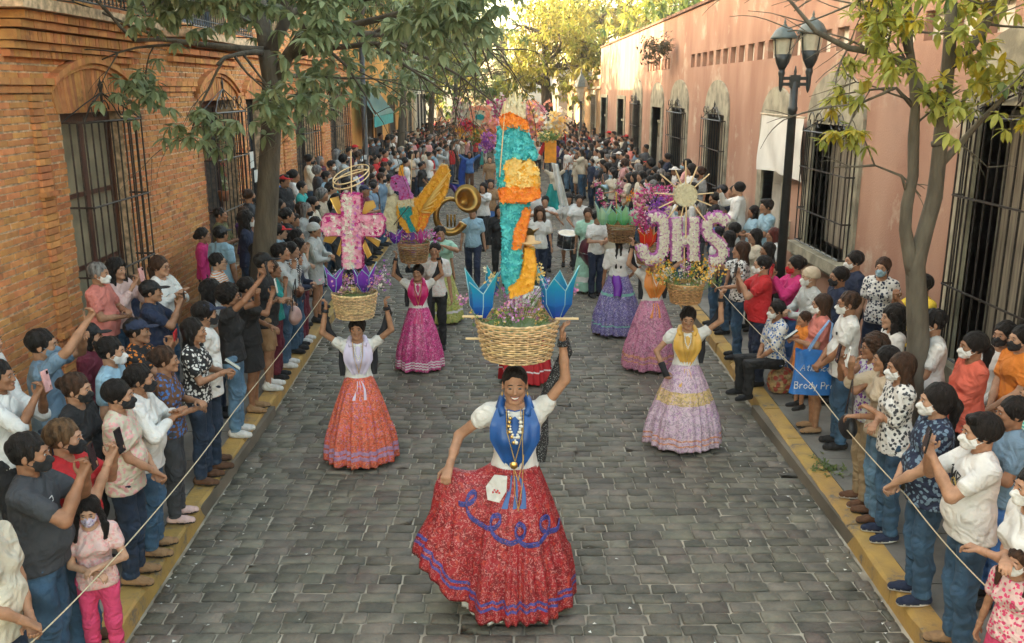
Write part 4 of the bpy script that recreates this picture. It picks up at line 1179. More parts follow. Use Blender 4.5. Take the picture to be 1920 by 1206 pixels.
# ================================================================ SPECTATORS NAMED ONE BY ONE
# head pixel in the photo, height, turn of the body (0 = towards the camera, 90 = towards +X), keyword details, label
def put(px, py, rz, label, h=1.65, base=.15, off=0, **k):
    sit = k.get('sit', False); h = h * .955
    zh = base + h * ((1.567 - (.42 if sit else 0)) / 1.68)
    p = PZ(px, py, zh)
    # keep inside the walls
    x = max(XL + .32, min(XR - .30, p.x)); y = p.y
    if x != p.x:   # slide along the ray to the wall instead of through it
        d = ray(px, py); t = x / d[0]; y = d[1] * t
    if base > 0:
        kk = kx(-1 if x < 0 else 1, y)
        if abs(x) < abs(kk) + .10 and y < 19 and abs(x) > 2 and h > 1.3: x = kk + math.copysign(.10, kk)
    return person((x, y, base), math.radians(rz), label, h=h, **k)
W = 'white'
GL, GR = 'spectators standing along the left kerb', 'spectators standing along the right kerb'
L = dict(group=GL); R_ = dict(group=GR)
put(52, 852, 98, 'big man in a charcoal tee and black mask filming with a dark phone', h=1.72, b=.8, pose='film', top='charcoal', bot='denim', mask='black', phone=1, shoe='black', sk=2, **L)
put(166, 958, 18, 'little girl in a pale pink top and bright pink trousers with a lilac mask', h=1.22, fem=True, hair='pigtails', top='palepink/floral:pink', sleeve=.5, bot='hotpink', mask='lavender/speckle:purple', pose='hold', shoe='white-sneaker', pitch=8, **L)
put(-28, 965, 80, 'woman in a cream blouse with clasped hands at the lower left corner', h=1.62, fem=True, b=.8, hair='bob', top='cream', bot='darkdenim', pose='clasp', hem=.8, **L)
put(192, 822, 96, 'woman in a red tee and black mask with a brown ponytail holding up a phone', h=1.64, fem=True, b=.7, hair='pony', hc='l', top='red', bot='denim', mask='black', pose='film', phone=1, shoe='brown', flare=.022, **L)
put(250, 742, 96, 'woman with short black hair in a cream flowered shirt and black mask', h=1.62, fem=True, b=.5, hair='short', top='cream/floral:pink', bot='darkdenim', mask='black', pose='clasp', shoe='tan', hem=.8, **L)
put(312, 712, 98, 'woman in a loose white blouse with tied back dark hair and black mask', h=1.60, fem=True, b=.5, hair='lowbun', top='white', sleeve=1.7, bot='denim', mask='black', pose='clap', shoe='tan-flat', hem=.8, **L)
put(357, 676, 100, 'woman in a brown flowered top with messy dark hair behind the white blouse', h=1.58, fem=True, b=.3, hair='bun', hc='b', top='brown/floral:blue', bot='charcoal', pose='hold', shoe='palepink-flat', **L)
put(384, 622, 92, 'woman with long black hair in a black top with white lace sleeves checking her phone', h=1.62, fem=True, hair='long', top='black/floral:white', bot='darkdenim', pose='low', phone=1, shoe='brown', **L)
put(412, 590, 112, 'man in a navy cap and plain white tee with his hands behind him', h=1.70, b=.6, hair='short', cap='cap', capc='navy', top='white', bot='darkdenim', pose='back', shoe='brown', hem=.78, mask='black', **L)
put(462, 556, 96, 'woman with curly black hair raising a white phone above the white tee man', h=1.68, fem=True, hair='curly', top='black', sleeve=.3, bot='paledenim', pose='high', phone=1, shoe='white-sneaker', **L)
put(78, 648, 112, 'tall man in a grey-blue tee reaching up with a camera, mask under his chin', h=1.78, b=.2, hair='short', top='greyblue', bot='darkdenim', pose='high', mask='greyblue', shoe='black', yaw=-10, **L)
put(168, 632, 95, 'person in a maroon shirt and black peaked cap beside the tall man', h=1.62, cap='cap', capc='black', top='maroon', bot='black', mask='black', hair='bob', **L)
put(207, 660, 95, 'man in a light blue tee with maroon trim and a white mask', h=1.68, b=.3, top='lightblue', bot='black', mask=W, pose='down', **L)
put(142, 730, 88, 'woman in a black top with a high bun and black mask', h=1.62, fem=True, b=.4, hair='bun', hc='b', top='black', bot='black', mask='black', pose='clasp', sleeve=1.5, **L)
put(-4, 706, 90, 'man in a white shirt with a dark strap lifting a phone at the left edge', h=1.7, top='white', sleeve=1, bot='black', pose='film', phone=1, **L)
put(-25, 640, 95, 'man in a plain white shirt against the brick wall at the left edge', h=1.68, top='white', sleeve=1.6, bot='denim', pose='clasp', **L)
put(184, 514, 88, 'grey haired man in a salmon polo and white mask under the barred window', h=1.66, b=.8, hair='short', hc='g', top='salmon', bot='black', mask=W, pose='hold', base=.35, **L)
put(218, 506, 70, 'woman with wavy dark hair in a pale top photographing by the barred window', h=1.60, fem=True, hair='wavy', top='palepink', sleeve=1.5, pose='film', phone=1, base=.35, **L)
put(300, 500, 72, 'woman with round glasses and a white knitted top against the brick wall', h=1.62, fem=True, b=.2, hair='pony', hc='b', top='white', sleeve=1.7, pose='clap', glasses=True, base=.35, bot='denim', **L)
put(282, 548, 100, 'man in a black brimmed hat and navy shirt stretching both arms to film', h=1.68, b=.4, cap='cap', capc='black', top='navy', pose='film', phone='h', bot='darkdenim', sleeve=.6, **L)
put(256, 622, 92, 'man in a navy cap filming with a strap of orange and red cloth', h=1.66, b=.2, cap='cap', capc='navy', top='black/floral:orange', pose='film', phone='h', bot='black', **L)
put(243, 520, 90, 'child with short brown hair between the two women by the window', h=1.30, hair='short', hc='b', top='navy', pose='down', **L)
put(396, 546, 95, 'boy in a pale shirt with shaggy black hair behind the navy cap', h=1.60, hair='wavy', top='palegrey', bot='darkdenim', pose='clasp', **L)
put(408, 492, 96, 'young man with glasses in a white hooded top over orange', h=1.62, hair='short', top='white/check:orange', sleeve=1.5, pose='low', glasses=True, **L)
put(414, 440, 150, 'man in a dark cap and wide light blue tee seen from behind', h=1.72, b=1.0, cap='cap', capc='charcoal', top='lightblue', pose='down', bot='navy', **L)
put(380, 442, 100, 'woman in a magenta jacket against the brick wall', h=1.60, fem=True, hair='lowbun', top='magenta', sleeve=2, bot='black', **L)
put(413, 404, 88, 'balding man in an olive shirt holding something out by the flower window', h=1.66, b=.4, hair='crop', top='olive', sleeve=.8, pose='low', base=.3, **L)
put(458, 402, 70, 'woman with a hair band raising a camera in a black and purple tee', h=1.60, fem=True, hair='bob', hc='b', top='black/check:purple', pose='film1', phone=1, base=.3, **L)
put(497, 494, 96, 'bearded man in a black cap and black tee with folded arms and tan shorts', h=1.74, b=.4, cap='cap', capc='black', top='black', pose='cross', bot='tan', bl=.48, shoe='white-sneaker', hem=.8, **L)
put(528, 506, 96, 'woman in a teal top with her hand at her chin', h=1.56, fem=True, hair='short', hc='b', top='teal', pose='chin', bot='maroon', **L)
put(538, 474, 96, 'young man in a pale grey hooded top with a brown bag', h=1.70, hair='quiff', top='palegrey', sleeve=1.8, pose='chin', bot='denim', shoe='white-sneaker', pitch=-8, **L)
put(577, 486, 96, 'child in a navy hooded jacket beside the pale hooded top', h=1.42, hair='bob', top='navy', sleeve=2, pose='hold', bot='denim', **L)
put(467, 540, 92, 'woman in a black tee holding a phone upright next to the curly hair', h=1.60, fem=True, hair='pony', top='black', pose='film1', phone=1, bot='black', skirt=.55, shoe='tan', **L)
put(482, 472, 96, 'person in a black long sleeved top behind the man with folded arms', h=1.60, fem=True, hair='long', top='black', sleeve=2, **L)
put(524, 436, 96, 'man in a bright red cap right of the big trunk', h=1.62, cap='cap', capc='red', top='lightblue', b=.3, **L)
put(550, 414, 84, 'boy in a dark tee with a teal print looking up', h=1.58, hair='quiff', top='black/speckle:teal', pose='down', pitch=-16, **L)
put(557, 444, 90, 'woman with long dark hair behind the pale hooded top', h=1.58, fem=True, hair='long', top='green', pose='chin', **L)
put(566, 352, 84, 'woman in a teal shirt leaning on the window ledge', h=1.60, fem=True, hair='short', top='teal', sleeve=.8, pose='low', base=.5, **L)
put(534, 350, 90, 'balding man in a white shirt right of the trunk', h=1.66, hair='crop', hc='g', top='white', **L)
put(524, 342, 90, 'person wearing a blue headscarf behind the trunk', h=1.62, cap='beanie', capc='blue', top='black', **L)
put(524, 385, 90, 'person in a white tee with dark bobbed hair by the trunk', h=1.60, fem=True, hair='bob', top='white', **L)
put(522, 405, 90, 'man in a black jacket close behind the big trunk', h=1.6, top='black', sleeve=2, **L)
put(566, 392, 90, 'woman in a black top with brown hair below the teal shirt', h=1.58, fem=True, hair='wavy', hc='b', top='black', **L)
put(612, 332, 84, 'man in a light blue shirt and white mask by the dark doorway', h=1.70, top='lightblue', mask=W, base=.4, **L)
put(626, 346, 84, 'woman in a teal top next to the light blue shirt', h=1.56, fem=True, hair='pony', top='teal', base=.4, **L)
put(604, 432, 84, 'person wrapped in a white hooded shawl left of the flower cross', h=1.62, cap='beanie', capc='palegrey', top='palegrey', sleeve=2, hem=.66, pose='hold', bot='grey', **L)
put(592, 420, 84, 'woman in a grey shawl behind the white hooded one', h=1.60, fem=True, hair='bob', top='grey', sleeve=2, **L)
put(617, 462, 88, 'woman in dark red leggings and white sneakers at the kerb beside the flower cross', h=1.56, fem=True, hair='long', top='palegrey', sleeve=1.8, bot='maroon', shoe='white-sneaker', **L)
put(594, 470, 88, 'person in a black and white striped top by the red leggings', h=1.6, fem=True, hair='lowbun', top='charcoal/hstripe:white', bot='denim', **L)
# right side
put(1822, 812, -97, 'man in a white graphic tee and white mask aiming a camera, tattooed arm', h=1.70, b=.7, hair='quiff', top='white', bot='denim', pose='film', mask=W, shoe='tan', sk=1, phone=1, **R_)
put(1748, 752, -97, 'heavy long haired person in a navy zigzag tee and white mask', h=1.68, b=1.0, hair='longtied', top='navy/floral:greyblue', bot='denim', pose='clasp', mask=W, shoe='navy-sneaker', hem=.8, **R_)
put(1690, 690, -92, 'woman with straight brown hair in a white branch print blouse', h=1.62, fem=True, hair='long', hc='b', top='white/floral:charcoal', sleeve=.9, bot='denim', pose='cross', mask=W, shoe='navy-sneaker', hem=.82, **R_)
put(1640, 652, -92, 'woman with frizzy brown hair and glasses in a pale patterned vest', h=1.60, fem=True, hair='curly', hc='b', top='palegrey/floral:purple', sleeve=.1, bot='khaki', pose='film', phone=1, glasses=True, shoe='brown-sneaker', **R_)
put(1663, 675, -98, 'woman with greying dark hair in a beige top leaning behind a phone', h=1.58, fem=True, hair='bob', top='beige', sleeve=1.2, bot='paledenim', pose='film1', phone=1, shoe='brown', **R_)
put(1592, 570, -98, 'grey haired man with glasses, white polo and white mask', h=1.68, b=.6, hair='short', hc='b', top='white', bot='denim', pose='clasp', mask=W, glasses=True, shoe='black', hem=.8, **R_)
put(1541, 572, -96, 'woman in a salmon dress carrying a blue shopping bag', h=1.55, fem=True, b=.5, hair='long', hc='b', top='salmon', bot='coral', skirt=.62, pose='low', mask=W, shoe='tan-flat', phone=1, hem=.82, **R_)
put(1508, 598, -80, 'small child in an orange top held in front of the salmon dress', h=1.12, hair='short', hc='b', top='orange', sleeve=.8, bot='lime', base=.35, hem=.7, **R_)
put(1457, 582, -78, 'seated woman in a white embroidered blouse and white mask', h=1.60, fem=True, b=.3, hair='lowbun', top='white/floral:blue', sleeve=.9, bot='black', pose='clasp', mask=W, sit=True, shoe='black', **R_)
put(1520, 520, -84, 'elderly person in a beige knitted beanie and pale green coat', h=1.62, b=.2, cap='beanie', capc='beige', hair='bald', top='palegrey', sleeve=2, hem=.55, mask=W, pose='hold', **R_)
put(1492, 498, -84, 'woman in a magenta cardigan and red mask filming next to the lamp post', h=1.64, fem=True, b=.3, hair='bun', top='magenta', sleeve=2, bot='blue', mask='red', pose='film', phone=1, **R_)
put(1574, 520, -84, 'man in a dark navy shirt with a black mask', h=1.66, b=.4, top='navy', mask='black', bot='black', **R_)
put(1602, 490, -84, 'tall man in a navy tee leaning on the salmon wall', h=1.72, top='navy', mask=W, b=.4, **R_)
put(1655, 502, -40, 'woman in a white and blue patterned tee with a light blue mask', h=1.60, fem=True, hair='pony', hc='b', top='white/floral:navy', bot='navy', mask='lightblue', base=.3, **R_)
put(1676, 596, -92, 'woman with wavy black hair, white tee and navy backpack straps', h=1.62, fem=True, hair='wavy', top='white', bot='navy', pose='hold', **R_)
put(1750, 606, -96, 'stout man in a white polo and white mask right of the tree trunk', h=1.72, b=.9, hair='short', top='white', bot='black', mask=W, pose='clasp', **R_)
put(1826, 650, -92, 'woman in a coral red cardigan with folded arms and white mask', h=1.66, fem=True, b=.4, hair='pony', top='coral', sleeve=2, bot='black', pose='cross', mask=W, hem=.8, **R_)
put(1888, 590, -60, 'girl with a long braid, white jacket and black mask under the large window', h=1.62, fem=True, hair='long', top='white', sleeve=2, bot='denim', mask='black', pose='clasp', **R_)
put(1918, 620, -80, 'person in an orange tee and black mask at the right edge', h=1.66, hair='short', top='orange', bot='denim', mask='black', pose='clasp', **R_)
put(1945, 745, -90, 'person in a green striped top with folded arms at the right edge', h=1.66, b=.5, top='mint/hstripe:teal', bot='denim', pose='cross', mask=W, **R_)
put(1900, 775, -96, 'person in a deep teal shirt behind the white graphic tee', h=1.60, b=.7, top='greyblue', bot='blue', pose='low', phone=1, **R_)
put(1906, 915, -92, 'woman in a white v-neck tee with folded arms and white mask', h=1.62, fem=True, b=.2, hair='long', top='white', sleeve=.5, bot='denim', pose='cross', mask=W, **R_)
put(1912, 1052, -60, 'little girl in a pink flowered dress at the lower right corner', h=1.18, fem=True, hair='pigtails', hc='b', top='palepink/floral:hotpink', sleeve=.6, bot='hotpink', skirt=.5, mask=W, **R_)
put(1416, 498, -92, 'stout man in a red polo over a white tee filming at the kerb', h=1.68, b=1.0, hair='crop', top='red', bot='navy', pose='film', phone=1, mask=W, shoe='black', **R_)
put(1390, 470, -100, 'woman with straight brown hair in a black and white printed top', h=1.66, fem=True, hair='long', hc='b', top='white/floral:black', bot='denim', pose='film1', **R_)
put(1366, 448, -96, 'woman with long black hair behind the letter S', h=1.60, fem=True, hair='long', top='charcoal', bot='denim', **R_)
put(1416, 444, -82, 'woman with black fringe in a cream jacket left of the lamp post', h=1.60, fem=True, hair='long', top='cream', sleeve=2, bot='black', **R_)
put(1450, 442, -84, 'woman with dyed red hair in a white top behind the lamp post', h=1.58, fem=True, hair='bob', hc='r', top='white', bot='charcoal', **R_)
put(1413, 398, -84, 'boy with bowl cut hair reading a white sheet by the door', h=1.56, hair='bob', top='lightblue', pose='low', base=.25, **R_)
put(1438, 388, -80, 'bearded man in a light blue tee sitting on the door step', h=1.72, hair='quiff', top='lightblue', pose='cross', base=.3, **R_)
put(1376, 360, -88, 'man in a navy polo with white trim near the fourth window', h=1.70, b=.4, top='navy', pose='low', base=.25, **R_)
put(1354, 358, -110, 'man in a dark cap and white printed tee beside the navy polo', h=1.68, b=.3, cap='cap', capc='charcoal', top='white/check:black', pose='hold', base=.25, **R_)
put(1376, 432, -110, 'man in a grey vest seen from behind above the letter S', h=1.64, top='palegrey', sleeve=.2, b=.3, **R_)
put(1345, 440, -96, 'person in a blue cap hidden behind the letter S', h=1.6, cap='cap', capc='blue', top='white', **R_)
put(1730, 536, -80, 'person in a yellow shirt hidden behind the tree trunk', h=1.62, hair='short', top='yellow', sleeve=.9, pose='film', base=.3, bot='black', **R_)
put(1440, 470, -90, 'woman in black with a printed bag by the lamp post', h=1.56, fem=True, hair='long', top='black', sleeve=2, bot='black', **R_)
put(1340, 372, -90, 'person in dark clothes below the fourth window', h=1.62, hair='short', top='black', base=.2, **R_)
# people of the middle distance on the right whose looks can be told
for a in [(1063, 284, -70, 'stout man in a white tee and jeans standing in the roadway', 'white', 'paledenim', dict(b=1, base=0)),
          (1094, 292, -60, 'woman in blue jeans with a tan bag standing in the roadway', 'beige', 'denim', dict(fem=True, hair='long', hc='b', base=0)),
          (1083, 292, -50, 'woman in a long cream cardigan beside the blue jeans', 'cream', 'beige', dict(fem=True, hair='wavy', hc='b', hem=.55, sleeve=2, base=0)),
          (1118, 286, -70, 'woman in a white tee behind the tan bag', 'white', 'black', dict(fem=True, b=.6)),
          (1135, 290, -70, 'woman in a crimson jacket among the right crowd', 'maroon', 'black', dict(fem=True, sleeve=2, hair='long')),
          (1163, 288, -80, 'woman with long hair in a grey top near the wall', 'grey', 'black', dict(fem=True, hair='long')),
          (1186, 306, -80, 'bending person in a cream shirt and grey hair', 'cream', 'khaki', dict(b=.8, hc='g')),
          (1211, 278, -88, 'man shading his eyes against the salmon wall', 'charcoal', 'black', dict(pose='film1', base=.6)),
          (1217, 300, -88, 'man in a black cap and denim shirt near the wall', 'greyblue', 'black', dict(cap='cap', capc='black')),
          (1240, 305, -80, 'woman in a white top lifting a blue cloth', 'white', 'black', dict(fem=True, hair='wavy')),
          (1266, 318, -80, 'person in a white sun hat near the third window', 'white', 'black', dict(cap='hat', capc='white')),
          (1276, 328, -84, 'person in black beside the white sun hat', 'black', 'black', dict(fem=True, hair='bun'))]:
    px, py, rz, lab, t_, b_, kw = a
    put(px, py, rz, lab, top=t_, bot=b_, group='spectators further down the right side', **kw)
for a in [(704, 300, 80, 'man in a bright red shirt near the ochre house', 'red', dict(b=.5)), (722, 288, 84, 'man in a crimson shirt behind the red one', 'red', dict(base=.4)),
          (775, 262, 88, 'person in red waving from the far left crowd', 'red', dict(pose='up1')), (795, 278, 90, 'stooping person in scarlet in the far left crowd', 'coral', dict(b=.6)),
          (718, 322, 88, 'man in a white tee with his back turned by the black post', 'white', dict(b=.6)), (762, 305, 90, 'person in a white blouse amid the left crowd', 'white', dict(fem=True)),
          (700, 352, 88, 'man in a blue shirt behind the winged bird', 'greyblue', dict()), (710, 386, 96, 'man in a navy shirt between cross and bird', 'navy', dict(b=.5)),
          (664, 392, 92, 'child in a blue shirt above the cross arm', 'blue', dict(h=1.4)), (698, 335, 88, 'bald man behind the halo ring', 'brown', dict(hair='crop')),
          (736, 262, 88, 'man in a white shirt and black hair by the third ochre door', 'white', dict(base=.5)), (765, 372, 96, 'person in a purple cape with white edging beside the bird', 'purple', dict(hem=.4, sleeve=2)),
          (648, 340, 88, 'woman in black beside the wall under the halo', 'black', dict(fem=True, hair='long')), (690, 372, 90, 'man in grey between the halo and the bird', 'grey', dict())]:
    px, py, rz, lab, t_, kw = a
    kw.setdefault('bot', 'black'); put(px, py, rz, lab, top=t_, group='spectators further down the left side', **kw)
# ---------------------------------------------------------------- the packed rows behind, still one by one
TOPW = [('black', 20), ('white', 22), ('navy', 12), ('charcoal', 8), ('grey', 6), ('palegrey', 6), ('cream', 8), ('maroon', 4), ('red', 4), ('lightblue', 4), ('greyblue', 5), ('pink', 3), ('beige', 4), ('brown', 4), ('purple', 2), ('teal', 2), ('salmon', 2), ('olive', 2)]
TL = [a for a, n in TOPW for _ in range(n)]
LAND = {-1: [(14, 'under the flower window'), (20, 'by the big trunk'), (24, 'by the second barred opening'), (30, 'at the end of the brick house'), (37, 'before the ochre house'), (46, 'past the ochre house'), (56, 'by the cream house'), (90, 'near the far trees')],
        1: [(14, 'by the second window'), (19, 'by the white banner'), (24, 'by the fourth window'), (30, 'by the fifth window'), (37, 'by the narrow door'), (46, 'at the end of the salmon wall'), (56, 'by the parapet house'), (90, 'near the far trees')]}
HN = dict(short='short black hair', long='long dark hair', bob='bobbed hair', pony='a ponytail', bun='a bun', curly='curly hair', wavy='wavy hair', quiff='combed up hair', crop='cropped hair')
used = {}
placed = [(o.location.x, o.location.y) for o in C.objects if o.name.startswith('person')]
def auto(side, x, y, base, r):
    if any((x - a) ** 2 * 1.3 + (y - b) ** 2 < .21 for a, b in placed): return False
    placed.append((x, y))
    fem = r.random() < .5; t = r.choice(TL); hair = r.choice(['long', 'bob', 'pony', 'bun', 'wavy', 'long']) if fem else r.choice(['short', 'short', 'quiff', 'crop', 'curly'])
    cap = 'cap' if (not fem and r.random() < .22) else ('hat' if r.random() < .05 else None)
    capc = r.choice(['navy', 'black', 'red', 'white', 'grey', 'beige'])
    mk = r.choice([None, None, 'white', 'black', 'lightblue'])
    land = next(b for a, b in LAND[side] if y < a)
    what = ('person' if True else '') + ' in a %s %s with %s' % (nice(t), r.choice(['shirt', 'top', 'tee']), (('a %s %s' % (capc, cap)) if cap else HN[hair]))
    if mk: what += ' and %s mask' % nice(mk)
    lab = what + ' ' + land
    n = used.get(lab, 0); used[lab] = n + 1
    if n: lab = lab.replace('person in', ['slim person in', 'second person in', 'third person in', 'shorter person in', 'further person in'][min(n - 1, 4)])
    lab = ' '.join(lab.split()[:16])
    yaw0 = 88 if side < 0 else -88
    pose = r.choice(['down', 'clasp', 'cross', 'film1', 'low', 'clasp', 'down'])
    person((x, y, base), math.radians(yaw0 + r.uniform(-28, 28)), lab, h=r.gauss(1.63, .06), pose=pose, fem=fem, b=r.choice([0, 0, 1]), hair=hair, hc=r.choice('kkkkbg'), top=t, sleeve=r.choice([.6, .6, 2]), cap=cap, capc=capc,
           mask=mk, bot=r.choice(['denim', 'black', 'darkdenim', 'charcoal']), phone=False, group='packed spectators on the %s pavement' % ('left' if side < 0 else 'right'))
    return True
r_ = random.Random(21); cnt = 0
y = 13.2
while y < 60 and cnt < 178:
    for side in (-1, 1):
        k0 = abs(kx(side, y)); wall_ = 4.75 if side < 0 else 4.35
        inner = k0 + .12 - min(.9, max(0, (y - 20) * .05))
        if side < 0 and y < 15.2: k = 2.2
        x = inner
        while x < wall_:
            if cnt < 178 and r_.random() < (.74 if y < 30 else .68) and not (y < 17 and side < 0 and x < 3.4 and x > 3.0):
                if side > 0 and y < 16 and x < 3.2: pass
                elif auto(side, side * (x + r_.uniform(-.08, .08)), y + r_.uniform(-.15, .15), .15 + (.25 if x > 4 else 0) if x > k0 - .1 else 0, r_): cnt += 1
            x += .47
    y += .60
Y_END = y
# ---------------------------------------------------------------- beyond them nobody can be picked out: the far crowd as one mass each side
def far_crowd():
    V, Q, M_ = [], [], []; n = 0
    srcs = []
    for pose, fem in (('down', False), ('clasp', True), ('film1', False)):
        vs = []
        for me, mi in ((body_mesh(pose, fem, 0, 4, 0, 0, False, False, False), 0), (top_mesh(pose, fem, 0, 4, False, .6, .86, 0), 1), (trousers_mesh(0, 4, False, False, 1, .008, 0), 2), (hair_mesh('long' if fem else 'short', 4, 0, 0, 0), 3)):
            co = np.zeros(len(me.vertices) * 3, np.float32); me.vertices.foreach_get('co', co); q = np.zeros(len(me.loops), np.int32); me.loops.foreach_get('vertex_index', q)
            vs.append((co.reshape(-1, 3), q.reshape(-1, 4), mi))
        srcs.append(vs)
    return srcs
SRC = far_crowd()
r_ = random.Random(5)
pal = ['white', 'black', 'navy', 'cream', 'red', 'grey', 'lightblue', 'maroon', 'pink']
for side in (-1, 1):
    V, Q, M_ = [], [], []; n = 0; y = Y_END
    while y < 112:
        x = 1.15 + .8 * r_.random() - (.9 if y > 75 else 0)
        while x < 4.9 if side < 0 else x < 4.6:
            a = math.radians((88 if side < 0 else -88) + r_.uniform(-40, 40)); s = r_.gauss(.97, .04); tc = 4 + r_.randrange(len(pal)) if True else 1
            if r_.random() < .72:
                for co, q, mi in SRC[r_.randrange(3)]:
                    if mi == 2 and y > 60: continue
                    c, si = math.cos(a) * s, math.sin(a) * s
                    P = np.stack([co[:, 0] * c - co[:, 1] * si + side * x, co[:, 0] * si + co[:, 1] * c + y + 0, co[:, 2] * s + .1], 1)
                    V.append(P); Q.append(q + n); n += len(P); M_.append(np.full(len(q), {0: 0, 1: tc, 2: 1, 3: 2}[mi] if mi != 1 else tc - 1))
            x += .56
        y += .85 if y < 80 else 1.3
    me = mesh_np('far_crowd', np.concatenate(V), np.concatenate(Q), True, np.concatenate(M_))
    o = link('far_crowd', me, [skin(0), cloth('darkdenim'), hairm('k')] + [cloth(c) for c in pal])
    tag(o, 'dense mass of tiny spectators filling the far %s side of the street' % ('left' if side < 0 else 'right'), 'crowd', kind='stuff')
# ================================================================ THE PROCESSION
def ruffle(mb, p, n, s, r, petals=5, cup=.35):
    n = Vector(n).normalized(); u = n.cross(Vector((.3, .5, .81))); u.normalize(); v = n.cross(u); p = Vector(p); a0 = r.uniform(0, 6.3)
    V = [p + n * s * .1]; Fc = []
    for k in range(petals):
        a = a0 + 2 * math.pi * k / petals; w_ = math.pi / petals * .95
        q = lambda t, rad, hgt: p + (u * math.cos(t) + v * math.sin(t)) * rad * s + n * s * hgt
        i = len(V); j = r.uniform(.8, 1.15)
        V += [q(a - w_, .62 * j, cup * .6), q(a, 1.0 * j, cup * r.uniform(.7, 1.3)), q(a + w_, .62 * j, cup * .6)]
        Fc += [(0, i, i + 1), (0, i + 1, i + 2)]
    mb.add(V, Fc)
def inside(poly, x, z):
    c = False; n = len(poly)
    for i in range(n):
        x1, z1 = poly[i]; x2, z2 = poly[(i + 1) % n]
        if (z1 > z) != (z2 > z) and x < (x2 - x1) * (z - z1) / (z2 - z1) + x1: c = not c
    return c
def pm(key, c, c2=None, rough=.75, tr=.25): return leafmat('petal ' + key, c, c2 or tuple(x * .6 for x in c), tr)
PET = dict(teal=pm('teal', (.01, .30, .36), (.14, .68, .66)), orange=pm('orange', (.80, .20, .02), (.95, .34, .03)), yellow=pm('yellow', (.90, .50, .04), (.80, .36, .02)), pale=pm('pale yellow', (.85, .66, .25), (.90, .55, .12)),
           white=pm('white', (.80, .76, .66), (.70, .64, .52)), cream=pm('cream', (.80, .72, .50), (.70, .62, .42)), magenta=pm('magenta', (.62, .03, .26), (.45, .015, .16)), pink=pm('pink', (.80, .28, .42), (.75, .45, .52)),
           purple=pm('purple', (.22, .04, .42), (.36, .08, .50)), orchid=pm('orchid', (.48, .12, .42), (.62, .22, .50)), lilac=pm('lilac', (.55, .32, .62), (.66, .45, .62)), green=pm('green', (.10, .20, .05), (.20, .28, .07)), red=pm('red', (.75, .03, .03), (.55, .02, .03)),
           coral=pm('coral', (.85, .28, .16), (.90, .45, .28)), blue=pm('blue', (.10, .12, .42), (.20, .20, .5)), deepteal=pm('deep teal', (.01, .30, .32), (.02, .42, .40)))
